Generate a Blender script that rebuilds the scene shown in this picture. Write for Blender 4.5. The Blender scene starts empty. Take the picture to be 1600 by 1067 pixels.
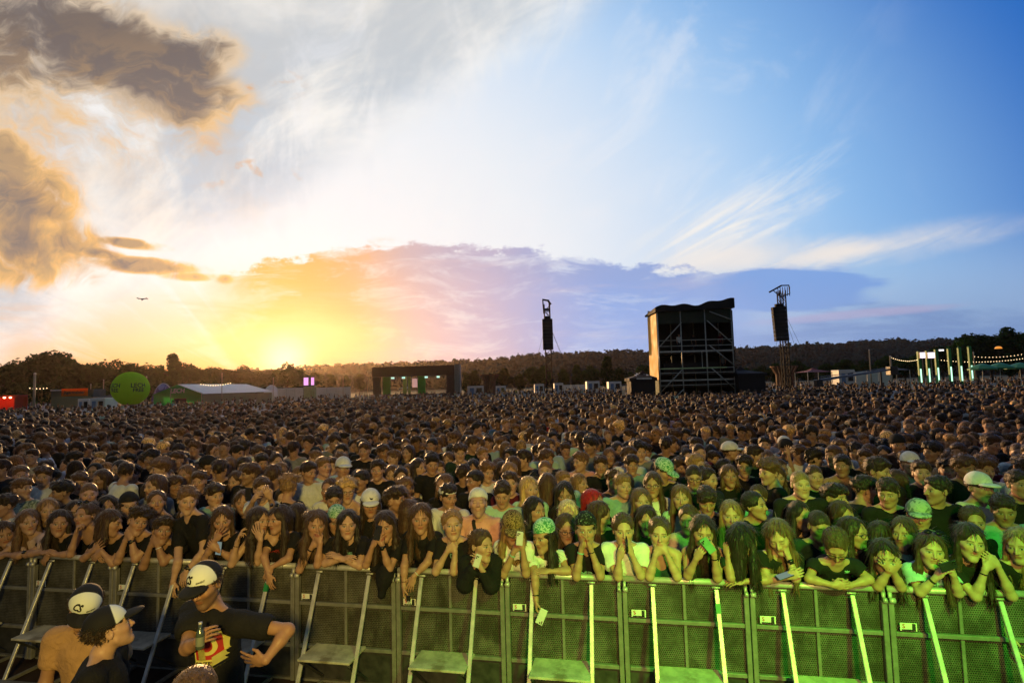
import bpy, bmesh, math, random
import numpy as np
from math import sin, cos, tan, pi, radians, degrees, atan2, asin, sqrt, exp
from mathutils import Vector, Matrix, Euler
import time as _time
_T0 = _time.time()
SC = bpy.context.scene
COL = SC.collection
# ------------------------------------------------------------------ camera
F = 889.0; PITCH = radians(4.33); ROLL = radians(1.5); H = 2.80
cd = bpy.data.cameras.new('camera'); cd.sensor_width = 36; cd.lens = 36 * F / 1600
cd.clip_start = 0.1; cd.clip_end = 12000
cam = bpy.data.objects.new('camera', cd); COL.objects.link(cam)
cam.matrix_world = Matrix.Translation((0, 0, H)) @ (Matrix.Rotation(PITCH, 4, 'X') @ Matrix.Rotation(pi / 2, 4, 'X')) @ Matrix.Rotation(-ROLL, 4, 'Z')
SC.camera = cam
SC.view_settings.view_transform = 'Standard'; SC.view_settings.look = 'None'
SC.view_settings.exposure = 0.0; SC.view_settings.gamma = 1.0
SC.cycles.use_denoising = True
SC.cycles.max_bounces = 6; SC.cycles.diffuse_bounces = 3; SC.cycles.glossy_bounces = 3
SC.cycles.transmission_bounces = 4; SC.cycles.transparent_max_bounces = 8; SC.cycles.volume_bounces = 1
SC.cycles.sample_clamp_indirect = 4.0
SC.render.threads_mode = 'AUTO'

def rayd(X, Y):
    X = X - 800; Y = 533.5 - Y; cr, sr = cos(ROLL), sin(ROLL)
    px = X * cr + Y * sr; py = -X * sr + Y * cr
    c, s = cos(PITCH), sin(PITCH)
    d = np.array([px / F, c - py / F * s, s + py / F * c]); return d / np.linalg.norm(d)
CAMP = np.array([0, 0, H])
def W(px, py, D):            # the point seen at px, py on the vertical plane y = D
    r = rayd(px, py); return CAMP + r * D / r[1]
def onz(px, py, z):
    r = rayd(px, py); return CAMP + r * (z - H) / r[2]

def lin(c):
    def f(v):
        v = v / 255.0
        return v / 12.92 if v <= 0.04045 else ((v + 0.055) / 1.055) ** 2.4
    return tuple(f(v) for v in c)

# ------------------------------------------------------------------ node expression helper
class NT:
    def __init__(s, nt): s.nt = nt
    def node(s, t, **kw):
        n = s.nt.nodes.new(t)
        for k, v in kw.items(): setattr(n, k, v)
        return n
    def put(s, sock, v):
        if isinstance(v, Ex): s.nt.links.new(v.s, sock)
        elif isinstance(v, bpy.types.NodeSocket): s.nt.links.new(v, sock)
        elif isinstance(v, (tuple, list)) and sock.type == 'RGBA' and len(v) == 3: sock.default_value = (*v, 1)
        else: sock.default_value = v
    def math(s, op, a, b=None, c=None):
        n = s.node('ShaderNodeMath', operation=op)
        s.put(n.inputs[0], a)
        if b is not None: s.put(n.inputs[1], b)
        if c is not None: s.put(n.inputs[2], c)
        return Ex(s, n.outputs[0])
    def ss(s, v, a, b, o0=0.0, o1=1.0, kind='SMOOTHSTEP'):   # smooth map range (a may exceed b)
        n = s.node('ShaderNodeMapRange', interpolation_type=kind)
        if kind == 'SMOOTHSTEP' and a > b: a, b, o0, o1 = b, a, o1, o0
        s.put(n.inputs[0], v); n.inputs[1].default_value = a; n.inputs[2].default_value = b
        n.inputs[3].default_value = o0; n.inputs[4].default_value = o1
        return Ex(s, n.outputs[0])
    def mix(s, f, a, b, mode='MIX'):
        n = s.node('ShaderNodeMix', data_type='RGBA', blend_type=mode, clamp_factor=True)
        s.put(n.inputs[0], f); s.put(n.inputs[6], a); s.put(n.inputs[7], b)
        return Ex(s, n.outputs[2])
    def vec(s, x, y, z):
        n = s.node('ShaderNodeCombineXYZ')
        s.put(n.inputs[0], x); s.put(n.inputs[1], y); s.put(n.inputs[2], z)
        return Ex(s, n.outputs[0])
    def noise(s, v, scale, detail=5, rough=0.5, dist=0.0, col=False, w=None):
        n = s.node('ShaderNodeTexNoise')
        if w is not None: n.noise_dimensions = '4D'; n.inputs['W'].default_value = w
        if v is not None: s.put(n.inputs['Vector'], v)
        n.inputs['Scale'].default_value = scale; n.inputs['Detail'].default_value = detail
        n.inputs['Roughness'].default_value = rough; n.inputs['Distortion'].default_value = dist
        return Ex(s, n.outputs['Color' if col else 'Fac'])
    def attr(s, name, kind='GEOMETRY', out='Color'):
        n = s.node('ShaderNodeAttribute', attribute_name=name, attribute_type=kind); return Ex(s, n.outputs[out])
    def sep(s, v):
        n = s.node('ShaderNodeSeparateXYZ'); s.put(n.inputs[0], v)
        return [Ex(s, o) for o in n.outputs]
class Ex:
    def __init__(e, n, s): e.n = n; e.s = s
    def __add__(e, o): return e.n.math('ADD', e, o)
    __radd__ = __add__
    def __mul__(e, o): return e.n.math('MULTIPLY', e, o)
    __rmul__ = __mul__
    def __sub__(e, o): return e.n.math('SUBTRACT', e, o)
    def __rsub__(e, o): return e.n.math('SUBTRACT', o, e)
    def __truediv__(e, o): return e.n.math('DIVIDE', e, o)
    def __neg__(e): return e.n.math('MULTIPLY', e, -1.0)

# ------------------------------------------------------------------ world: dusk sky with cloud banks
world = bpy.data.worlds.new('World'); SC.world = world; world.use_nodes = True
SUN_AZ = radians(-21.8); SUN_EL = radians(5.0)
def build_world():
    nt = world.node_tree; nt.nodes.clear(); g = NT(nt)
    tc = g.node('ShaderNodeTexCoord')
    x, y, z = g.sep(tc.outputs['Generated'])
    yy = g.math('MAXIMUM', y, 0.12)
    u = x / yy; v = z / yy                      # slopes of the direction: right and up per unit north
    def UV(px, py):
        r = rayd(px, py); return r[0] / r[1], r[2] / r[1]
    base_v = g.vec(u, v, 0.0)
    nbig = g.noise(base_v, 2.2, 6, 0.55)
    n1 = g.noise(base_v, 5.0, 8, 0.6, 0.3)
    # streaky noise, drawn out along the lines that radiate from the sunset
    u0, v0 = UV(520, 700)
    du = u - u0; dv = v - v0
    ang = g.math('ARCTAN2', dv, du); rad = g.math('SQRT', du * du + dv * dv)
    streak = g.noise(g.vec(ang * 3.2, rad * 1.8, 3.0), 1.6, 8, 0.62, 1.2)
    streak2 = g.noise(g.vec(ang * 16.0, rad * 1.6, 8.0), 1.6, 6, 0.62, 0.5)
    hs = g.noise(g.vec(u * 2.0, v * 14.0, 5.0), 1.6, 7, 0.6, 0.4)     # flat banks near the horizon
    wob = (n1 - 0.5); wob2 = (nbig - 0.5); wst = (streak - 0.5); whs = (hs - 0.5)
    def gauss(px, py, rx, ry, rot=0.0, n=None, amp=0.0, p0=1.0, p1=0.0):
        # soft ellipse given in the photograph's pixels, carried as a direction; noise frays its edge
        uu, vv = UV(px, py); c, s = cos(rot), sin(rot)
        a = (u - uu) * (c * F / rx) + (v - vv) * (s * F / rx)
        b = (u - uu) * (-s * F / ry) + (v - vv) * (c * F / ry)
        d = g.math('SQRT', a * a + b * b)
        if n is not None: d = d + n * (-amp)
        return g.ss(d, p0, p1)
    def C(r, gg, b, k=1.0):
        return tuple(k * t for t in lin((r, gg, b)))
    # clear sky: pale around the sun, deep blue high on the right
    us, vs = UV(445, 560)
    dsun = g.math('SQRT', (u - us) * (u - us) + (v - vs) * (v - vs) * 1.3)
    t = dsun + (u - us) * 0.10
    col = g.mix(g.ss(t, 0.40, 1.25), C(244, 245, 247), C(152, 200, 245))
    col = g.mix(g.ss(t + v * 0.2, 0.95, 1.9), col, C(38, 106, 192))
    # paler band low on the right
    col = g.mix(g.ss(v, 0.32, 0.05) * g.ss(u, 0.1, 0.5) * 0.75, col, C(172, 196, 222))
    # golden light near the horizon on the left
    gold = g.ss(v, 0.27, 0.02) * g.ss(u, 0.02, -0.35)
    col = g.mix(gold * 0.9, col, C(250, 186, 104))
    col = g.mix(g.ss(v, 0.10, 0.02) * g.ss(u, 0.15, -0.5) * 0.7, col, C(246, 172, 96))
    # high veil of white cloud, its edge running up to the right
    e1 = UV(470, 310); e2 = UV(960, 10)
    nx, ny = -(e2[1] - e1[1]), (e2[0] - e1[0]); L = sqrt(nx * nx + ny * ny); nx /= L; ny /= L
    side = (u - e1[0]) * nx + (v - e1[1]) * ny
    veil = g.ss(side + wst * 0.16 + wob2 * 0.10, -0.035, 0.10)
    dv2 = g.noise(g.vec(u * 0.9 + v * 0.7, v * 1.5 - u * 0.9, 31.0), 2.6, 9, 0.6, 0.5)
    vcol = g.mix(g.ss(dv2 + wst * 0.35, 0.34, 0.66), C(192, 203, 214), C(253, 250, 244))
    vcol = g.mix(g.ss(v, 0.40, 0.75) * g.ss(u, 0.2, -0.2) * 0.4, vcol, C(214, 204, 190))
    col = g.mix(veil * g.ss(u, 0.75, 0.25) * 0.9, col, vcol)
    # faint streaks over the blue
    col = g.mix(g.ss(streak + wob * 0.3, 0.48, 0.72) * g.ss(u, 0.85, 0.1) * 0.45, col, C(238, 240, 246))
    # cirrus right of centre
    ci = gauss(1140, 350, 210, 62, 0.30, wst, 0.9) * g.ss(streak2, 0.36, 0.62)
    ci2 = g.math('MAXIMUM', gauss(1330, 392, 360, 40, 0.13, wst, 1.0) * g.ss(streak2, 0.26, 0.60), gauss(1150, 405, 190, 42, 0.1, wst, 0.8) * 0.8)
    ci3 = gauss(1200, 300, 260, 80, 0.35, wst, 0.7) * g.ss(streak2, 0.5, 0.7)
    col = g.mix(ci * 0.95, col, C(250, 244, 236)); col = g.mix(ci2 * 0.85, col, C(250, 238, 226)); col = g.mix(ci3 * 0.5, col, C(235, 240, 245))
    # long crisp edge from the blue bank up to the right border
    # blue banks on the right
    l1 = gauss(1230, 452, 165, 46, 0.05, whs + wob * 0.7, 1.0, 1.0, 0.72)
    col = g.mix(l1 * 0.95, col, C(124, 164, 226))
    l2 = gauss(1480, 510, 420, 42, 0.03, whs + wob * 0.3, 1.4, 1.05, 0.55)
    col = g.mix(l2 * g.ss(hs, 0.36, 0.56), col, C(118, 150, 200))
    l3 = gauss(1330, 492, 260, 10, 0.06, whs, 1.4, 1.0, 0.3)
    col = g.mix(l3 * 0.7, col, C(206, 184, 208))
    # the long low bank: peach near the sun, lilac, then blue; crisp wavy top edge
    ex0, ey0 = UV(330, 430); ex1, ey1 = UV(640, 386); ex2, ey2 = UV(1080, 405)
    top = g.ss(u, UV(330, 0)[0], UV(600, 0)[0], ey0, ey1) + g.ss(u, UV(640, 0)[0], UV(1150, 0)[0], 0.0, ey2 - ey1 - 0.025)
    bank = g.ss(v - top - wob * 0.045 - whs * 0.05 - (g.noise(g.vec(u, v * 1.8, 2.0), 20.0, 7, 0.68) - 0.5) * 0.075 - g.math('MAXIMUM', wob2, 0.0) * 0.05, 0.008, -0.006)
    bank = bank * g.ss(u, UV(300, 0)[0], UV(420, 0)[0]) * g.ss(u + wob * 0.2, UV(1190, 0)[0], UV(1040, 0)[0])
    bcol = g.mix(g.ss(u, UV(420, 0)[0], UV(760, 0)[0]), C(250, 186, 96), C(206, 186, 204))
    bcol = g.mix(g.ss(u + wob * 0.15, UV(700, 0)[0], UV(960, 0)[0]), bcol, C(138, 172, 232))
    bcol = g.mix(g.ss(v - top, -0.09, -0.01) * 0.35 * g.ss(u, UV(450, 0)[0], UV(700, 0)[0]), bcol, C(160, 164, 198))
    bcol = g.mix(g.ss(hs, 0.5, 0.72) * 0.30, bcol, C(250, 224, 214))
    bcol = g.mix(g.ss(v, 0.09, 0.02) * g.ss(u, UV(900, 0)[0], UV(600, 0)[0]) * 0.7, bcol, C(238, 196, 190))
    bcol = g.mix(g.ss(u, UV(640, 0)[0], UV(500, 0)[0]) * 0.5, bcol, C(236, 164, 84))
    col = g.mix(bank * (g.ss(g.noise(g.vec(u * 1.5, v * 5.0, 9.0), 5.0, 8, 0.66, 0.5), 0.66, 0.46) * 0.50 + 0.48), col, bcol)
    hz = g.ss(v, 0.20, 0.06) * g.ss(u, UV(760, 0)[0], UV(1000, 0)[0])
    col = g.mix(hz * 0.65, col, g.mix(g.ss(u, UV(1000, 0)[0], UV(1500, 0)[0]), C(160, 182, 232), C(122, 152, 202)))
    # opening around the sun
    og = gauss(475, 522, 165, 50, 0.0, wob + whs * 1.5, 0.9, 1.1, 0.10)
    col = g.mix(og, col, (0.86, 0.56, 0.22))
    # grey and golden cumulus on the left: density with golden thin edges and dark cores
    lobes = [(20, 10, 250, 90, -.35, 1.25), (130, 55, 190, 85, -.55, 1.25), (215, 110, 170, 75, -.65, 1.25), (285, 165, 110, 60, -.75, 1.1), (275, 95, 100, 60, -.4, 1.05), (30, 120, 120, 60, -.5, .85), (110, 150, 120, 60, -.75, .80), (180, 205, 110, 50, -.6, .72), (330, 75, 90, 45, -.3, .62), (150, 120, 330, 190, -.6, .42),
             (-15, 250, 150, 80, -.7, .95), (10, 320, 150, 70, -.5, 1.2), (40, 385, 150, 62, -.2, 1.25), (-10, 420, 150, 40, 0, 1.0), (75, 300, 90, 60, -.9, .75), (120, 385, 60, 30, -.3, .7), (20, 340, 220, 160, -.4, .45), (60, 205, 130, 50, -.4, .62),
             (225, 415, 120, 13, -.10, 1.15), (150, 396, 70, 12, -.25, .95), (300, 432, 60, 8, -.05, .9), (205, 381, 85, 9, -.16, .85), (352, 436, 22, 9, 0, 1.05), (330, 150, 150, 60, -.6, .62)]
    dens = None
    for (a, b_, rx, ry, ro, kk) in lobes:
        q = gauss(a, b_, rx * 1.45, ry * 1.75, ro) * kk; dens = q if dens is None else g.math('SMOOTH_MAX', dens, q, 0.15)
    wv = g.noise(base_v, 3.0, 4, 0.6, 0.0, col=True); ws = g.sep(wv)
    uw = u + (ws[0] - 0.5) * 0.42; vw = v + (ws[1] - 0.5) * 0.34
    cn = g.noise(g.vec(uw * 0.75 - vw * 0.75, vw * 1.3 + uw * 0.8, 11.0), 3.6, 12, 0.62, 0.10)
    cn2 = g.noise(g.vec(uw * 0.75 - vw * 0.75 + 0.035, vw * 1.3 + uw * 0.8 + 0.03, 11.0), 3.6, 9, 0.62, 0.10)
    dens = (dens - 0.12) * 0.98 * g.ss(u + wob * 0.1, UV(470, 0)[0], UV(400, 0)[0])
    col = g.mix(gauss(150, 120, 430, 270, -0.5, wob, 0.8) * g.ss(cn, 0.34, 0.54) * 0.75, col, g.mix(g.ss(v, 0.62, 0.36), C(176, 160, 146), C(226, 190, 146)))
    dens = dens + (cn - 0.5) * 3.3 * g.ss(dens, 0.0, 0.55) + (g.noise(g.vec(uw, vw * 1.3, 40.0), 16.0, 7, 0.65) - 0.5) * 0.9 * g.ss(dens, 0.0, 0.4)
    body = g.ss(dens, 0.12, 0.70)
    core = g.ss(dens + (n1 - 0.5) * 0.6, 0.50, 1.12)
    lit = g.ss(cn - cn2, -0.05, 0.07)
    ccol = g.mix(core, g.mix(g.ss(v, 0.62, 0.34), C(226, 204, 176), C(252, 194, 112)), C(128, 116, 110))
    ccol = g.mix(g.ss(v, 0.50, 0.68) * core * 0.6, ccol, C(92, 84, 84))
    ccol = g.mix(lit * 0.34 * g.ss(v, 0.75, 0.45), ccol, C(248, 196, 120))
    ccol = g.mix(g.ss(cn - cn2, 0.02, -0.08) * 0.35, ccol, C(104, 98, 102))
    col = g.mix(body * 0.95, col, ccol)
    # scraps of small lit cloud
    sc = g.ss(g.noise(g.vec(u * 2.2 + v, v * 3.0, 21.0), 6.0, 8, 0.6, 0.3), 0.53, 0.66)
    scm = g.math('MAXIMUM', gauss(370, 265, 170, 60, -0.3), g.math('MAXIMUM', gauss(395, 130, 110, 70), gauss(600, 392, 120, 26)))
    col = g.mix(sc * scm * 0.9, col, C(226, 178, 130))
    dn = g.ss(hs, 0.50, 0.66) * g.ss(u, UV(520, 0)[0], UV(300, 0)[0]) * g.ss(v, 0.20, 0.11) * g.ss(v, 0.02, 0.06)
    col = g.mix(dn * 0.55, col, C(240, 178, 104))
    col = g.mix(g.ss(v, 0.075, 0.0) * g.ss(u, UV(720, 0)[0], UV(520, 0)[0]) * 0.8, col, C(250, 160, 58))
    # glare of the sun itself
    sg = g.ss(dsun, 0.09, 0.0)
    col = g.mix(sg * sg * 0.8, col, (2.0, 1.5, 0.7))
    # below the horizon and behind the camera
    col = g.mix(g.ss(v, 0.0, -0.03), col, C(70, 72, 60))
    sky = g.node('ShaderNodeTexSky', sky_type='NISHITA', sun_disc=False)
    sky.sun_elevation = SUN_EL; sky.sun_rotation = SUN_AZ; sky.air_density = 1.3; sky.dust_density = 1.5
    back = g.mix(1.0, Ex(g, sky.outputs[0]), (0.10, 0.10, 0.10), 'MULTIPLY')
    back = g.mix(0.7, back, (0.065, 0.095, 0.165))
    col = g.mix(g.ss(y, 0.42, 0.05), col, back)
    bg = g.node('ShaderNodeBackground'); g.put(bg.inputs[0], col); bg.inputs[1].default_value = 1.0
    out = g.node('ShaderNodeOutputWorld'); nt.links.new(bg.outputs[0], out.inputs[0])
    world.cycles.sampling_method = 'MANUAL'; world.cycles.sample_map_resolution = 512
build_world()
# ------------------------------------------------------------------ sun
sl = bpy.data.lights.new('sun', 'SUN'); sl.energy = 5.0; sl.angle = radians(0.6); sl.color = (1.0, 0.56, 0.22)
sun = bpy.data.objects.new('sun', sl); COL.objects.link(sun)
sd = Vector((sin(SUN_AZ) * cos(SUN_EL), cos(SUN_AZ) * cos(SUN_EL), sin(SUN_EL)))
sun.rotation_euler = sd.to_track_quat('Z', 'Y').to_euler()
# ------------------------------------------------------------------ stage lamps (hung over the stage front, above and behind the photographer)
def spot(name, loc, tgt, e, c, size, blend=0.6, rad=0.25):
    l = bpy.data.lights.new(name, 'SPOT'); l.energy = e; l.color = c; l.spot_size = radians(size); l.spot_blend = blend; l.shadow_soft_size = rad
    o = bpy.data.objects.new(name, l); COL.objects.link(o); o.location = loc
    o.rotation_euler = (Vector(tgt) - Vector(loc)).to_track_quat('-Z', 'Y').to_euler()
    return o
spot('stage_lamp_yellow', (0.5, -3.2, 4.1), (-0.5, 6.0, 1.0), 2900, (1.0, 0.72, 0.15), 82, 1.0)
spot('stage_lamp_green', (2.4, -1.0, 5.2), (2.5, 2.8, 0.0), 4300, (0.12, 1.0, 0.02), 72, 1.0)
# ------------------------------------------------------------------ materials
MATS = {}
def newmat(name):
    m = bpy.data.materials.new(name); m.use_nodes = True
    nt = m.node_tree; nt.nodes.clear(); g = NT(nt)
    b = g.node('ShaderNodeBsdfPrincipled'); o = g.node('ShaderNodeOutputMaterial')
    nt.links.new(b.outputs[0], o.inputs[0]); MATS[name] = m
    return m, g, b
def setb(g, b, col=None, rough=None, metal=None, spec=None, normal=None, alpha=None, emis=None, es=None):
    for k, v in (('Base Color', col), ('Roughness', rough), ('Metallic', metal), ('Specular IOR Level', spec), ('Normal', normal), ('Alpha', alpha), ('Emission Color', emis), ('Emission Strength', es)):
        if v is not None: g.put(b.inputs[k], v)
def bump(g, h, dist, strength=1.0):
    n = g.node('ShaderNodeBump'); n.inputs['Strength'].default_value = strength; n.inputs['Distance'].default_value = dist
    g.put(n.inputs['Height'], h); return n.outputs[0]
def objco(g):
    t = g.node('ShaderNodeTexCoord'); return t.outputs['Object']
def scl(g, v, s):
    n = g.node('ShaderNodeVectorMath', operation='MULTIPLY'); g.put(n.inputs[0], v); n.inputs[1].default_value = s
    return Ex(g, n.outputs[0])
def simple(name, col, rough=0.6, metal=0.0, var=0.25, nscale=6.0, bmp=0.0, spec=0.5, stain=None):
    if name in MATS: return MATS[name]
    m, g, b = newmat(name); oc = objco(g)
    n = g.noise(oc, nscale, 6, 0.65)
    c = g.mix(g.ss(n, 0.3, 0.7), tuple(x * (1 - var) for x in col), tuple(min(1, x * (1 + var)) for x in col))
    if stain: c = g.mix(g.ss(g.noise(oc, nscale * 0.37, 8, 0.7), 0.52, 0.66) * 0.8, c, stain)
    r = g.ss(n, 0.2, 0.8, max(0.05, rough - 0.12), min(1, rough + 0.12))
    setb(g, b, c, r, metal, spec)
    if bmp: g.put(b.inputs['Normal'], bump(g, g.noise(oc, nscale * 4, 5, 0.6), bmp))
    return m
def emit(name, col, k):
    if name in MATS: return MATS[name]
    m, g, b = newmat(name); setb(g, b, (0.02, 0.02, 0.02), 0.5); g.put(b.inputs['Emission Color'], col); b.inputs['Emission Strength'].default_value = k
    return m
def cloth_mat():
    m, g, b = newmat('cloth'); oc = objco(g)
    oi = g.node('ShaderNodeObjectInfo')
    n = g.noise(oc, 5.0, 4, 0.6); f = g.noise(oc, 14.0, 3, 0.55, 1.2)
    c = g.mix(1.0, Ex(g, oi.outputs['Color']), g.mix(g.ss(n, 0.3, 0.7), (0.8, 0.8, 0.8), (1.12, 1.12, 1.12)), 'MULTIPLY')
    setb(g, b, c, 0.85, 0.0, 0.2, bump(g, f + g.noise(oc, 240.0, 2, 0.5) * 0.12, 0.02, 0.8))
    b.inputs['Sheen Weight'].default_value = 0.0
    return m
def hair_mat():
    m, g, b = newmat('hair'); oc = objco(g)
    oi = g.node('ShaderNodeObjectInfo')
    st = g.noise(scl(g, oc, (1.0, 1.0, 0.10)), 85.0, 5, 0.7, 0.4)
    cl = g.noise(scl(g, oc, (1.0, 1.0, 0.22)), 38.0, 3, 0.6, 0.8)
    k = g.ss(st, 0.30, 0.72) * 0.65 + g.ss(cl, 0.3, 0.7) * 0.35
    c = g.mix(1.0, Ex(g, oi.outputs['Color']), g.mix(k, (0.25, 0.25, 0.25), (1.9, 1.75, 1.6)), 'MULTIPLY')
    setb(g, b, c, 0.45, 0.0, 0.30, bump(g, st * 0.5 + cl, 0.010, 0.9))
    b.inputs['Sheen Weight'].default_value = 0.10; b.inputs['Sheen Tint'].default_value = (1.0, 0.7, 0.4, 1)
    return m
def skin_mat():
    m, g, b = newmat('skin'); oc = objco(g)
    n = g.noise(oc, 30.0, 4, 0.6)
    c = g.mix(1.0, g.attr('col'), g.mix(g.ss(n, 0.3, 0.7), (0.94, 0.92, 0.92), (1.03, 1.02, 1.02)), 'MULTIPLY')
    setb(g, b, c, 0.48, 0.0, 0.35, bump(g, g.noise(oc, 120.0, 3, 0.6), 0.0015, 0.6))
    return m
def crowd_mat():
    m, g, b = newmat('crowd_people'); oc = objco(g)
    n = g.noise(oc, 14.0, 5, 0.75)
    hr = g.attr('col', out='Alpha')
    st = g.noise(scl(g, oc, (1.0, 1.0, 0.35)), 75.0, 4, 0.7, 0.5)
    c = g.mix(1.0, g.attr('col'), g.mix(g.ss(n, 0.3, 0.7), (0.7, 0.7, 0.7), (1.25, 1.2, 1.15)), 'MULTIPLY')
    c = g.mix(1.0, c, g.mix(hr, (1.0, 1.0, 1.0), g.mix(g.ss(st, 0.32, 0.68), (0.15, 0.15, 0.15), (2.1, 1.9, 1.6))), 'MULTIPLY')
    setb(g, b, c, 0.6, 0.0, 0.22, bump(g, g.noise(oc, 60.0, 3, 0.6), 0.01, 0.8))
    b.inputs['Sheen Weight'].default_value = 0.06; b.inputs['Sheen Tint'].default_value = (1.0, 0.7, 0.4, 1)
    return m
CLOTH = cloth_mat(); HAIR = hair_mat(); SKIN = skin_mat(); CROWD = crowd_mat()

# ------------------------------------------------------------------ object helpers
def tag(o, label=None, cat=None, group=None, kind=None):
    if label: o['label'] = label
    if cat: o['category'] = cat
    if group: o['group'] = group
    if kind: o['kind'] = kind
    return o
def link(name, me, parent=None, loc=None, color=None):
    o = bpy.data.objects.new(name, me); COL.objects.link(o)
    if parent is not None: o.parent = parent
    if loc is not None: o.location = loc
    if color is not None: o.color = (*color, 1)
    return o
def empty(name, loc=(0, 0, 0), rz=0, label=None, cat=None, group=None):
    o = bpy.data.objects.new(name, None); COL.objects.link(o); o.location = loc; o.rotation_euler = (0, 0, rz)
    o.empty_display_size = 0.1
    return tag(o, label, cat, group)
def copy_tree(o, parent=None):
    c = o.copy(); COL.objects.link(c); c.parent = parent
    for ch in CH.get(o.name, []):
        d = copy_tree(ch, c); CH.setdefault(c.name, []).append(d)
    return c
CH = {}
def kid(name, me, parent, **k):
    o = link(name, me, parent, **k); CH.setdefault(parent.name, []).append(o); return o
def mesh_np(name, V, Fq, mat, smooth=True, col=None, tris=False):
    n = 3 if tris else 4
    me = bpy.data.meshes.new(name); V = np.ascontiguousarray(V, dtype=np.float32); Fq = np.ascontiguousarray(Fq, dtype=np.int32)
    me.vertices.add(len(V)); me.vertices.foreach_set('co', V.ravel())
    me.loops.add(Fq.size); me.loops.foreach_set('vertex_index', Fq.ravel())
    me.polygons.add(len(Fq)); me.polygons.foreach_set('loop_start', np.arange(0, Fq.size, n, dtype=np.int32))
    me.polygons.foreach_set('loop_total', np.full(len(Fq), n, dtype=np.int32))
    me.update(calc_edges=True)
    me.polygons.foreach_set('use_smooth', np.full(len(Fq), smooth, dtype=bool))
    if col is not None:
        a = me.color_attributes.new('col', 'FLOAT_COLOR', 'POINT')
        c4 = np.ones((len(V), 4), np.float32); c4[:, :col.shape[1]] = col; a.data.foreach_set('color', c4.ravel())
    me.materials.append(mat); return me
class MB:
    """collects boxes, bars, tubes and sheets, then makes one mesh"""
    def __init__(s): s.v = []; s.f = []
    def add(s, vs, fs):
        k = len(s.v); s.v += [tuple(v) for v in vs]; s.f += [tuple(i + k for i in f) for f in fs]; return s
    def box(s, lo, hi, M=None, bev=0.0):
        x0, y0, z0 = lo; x1, y1, z1 = hi
        vs = [(x0, y0, z0), (x1, y0, z0), (x1, y1, z0), (x0, y1, z0), (x0, y0, z1), (x1, y0, z1), (x1, y1, z1), (x0, y1, z1)]
        if M is not None: vs = [M @ Vector(v) for v in vs]
        return s.add(vs, [(0, 3, 2, 1), (4, 5, 6, 7), (0, 1, 5, 4), (1, 2, 6, 5), (2, 3, 7, 6), (3, 0, 4, 7)])
    def bar(s, a, b, w, d=None, up=(0, 0, 1)):
        a = Vector(a); b = Vector(b); d = w if d is None else d
        z = (b - a).normalized(); x = z.cross(Vector(up))
        if x.length < 1e-3: x = z.cross(Vector((0, 1, 0)))
        x.normalize(); y = z.cross(x)
        vs = []
        for p in (a, b):
            for sx, sy in ((-1, -1), (1, -1), (1, 1), (-1, 1)): vs.append(p + x * (sx * w / 2) + y * (sy * d / 2))
        return s.add(vs, [(0, 3, 2, 1), (4, 5, 6, 7), (0, 1, 5, 4), (1, 2, 6, 5), (2, 3, 7, 6), (3, 0, 4, 7)])
    def tube(s, a, b, r0, r1=None, n=10, cap=True):
        a = Vector(a); b = Vector(b); r1 = r0 if r1 is None else r1
        z = (b - a).normalized(); x = z.orthogonal().normalized(); y = z.cross(x); vs = []
        for p, r in ((a, r0), (b, r1)):
            for i in range(n):
                t = 2 * pi * i / n; vs.append(p + x * (r * cos(t)) + y * (r * sin(t)))
        fs = [(i, (i + 1) % n, n + (i + 1) % n, n + i) for i in range(n)]
        if cap: fs += [tuple(range(n))[::-1], tuple(range(n, 2 * n))]
        return s.add(vs, fs)
    def path(s, pts, r, n=8):
        for a, b in zip(pts, pts[1:]): s.tube(a, b, r, r, n)
        return s
    def lathe(s, prof, n=24, c=(0, 0, 0)):
        vs = []; k = len(prof)
        for i in range(n):
            t = 2 * pi * i / n
            for r, z in prof: vs.append((c[0] + r * cos(t), c[1] + r * sin(t), c[2] + z))
        fs = []
        for i in range(n):
            j = (i + 1) % n
            for q in range(k - 1): fs.append((i * k + q, j * k + q, j * k + q + 1, i * k + q + 1))
        return s.add(vs, fs)
    def poly(s, pts): return s.add(pts, [tuple(range(len(pts)))])
    def ext(s, pts, d):      # a polygon given thickness along d
        d = Vector(d); n = len(pts); P = [Vector(p) for p in pts]; vs = P + [p + d for p in P]
        fs = [tuple(range(n))[::-1], tuple(range(n, 2 * n))] + [(i, (i + 1) % n, n + (i + 1) % n, n + i) for i in range(n)]
        return s.add(vs, fs)
    def mesh(s, name, mat, smooth=False, bevel=0.0):
        me = bpy.data.meshes.new(name); me.from_pydata(s.v, [], s.f)
        if bevel > 0:
            bm = bmesh.new(); bm.from_mesh(me)
            bmesh.ops.bevel(bm, geom=list(bm.edges), offset=bevel, segments=1, affect='EDGES', clamp_overlap=True)
            bm.to_mesh(me); bm.free()
        me.update(); me.materials.append(mat)
        if smooth: me.polygons.foreach_set('use_smooth', [True] * len(me.polygons))
        return me
    def top(s, name, mat, loc=(0, 0, 0), smooth=False, bevel=0.0): return link(name, s.mesh(name, mat, smooth, bevel), None, loc)
    def part(s, name, mat, parent, smooth=False, bevel=0.0, **k): return kid(name, s.mesh(name, mat, smooth, bevel), parent, **k)
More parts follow.
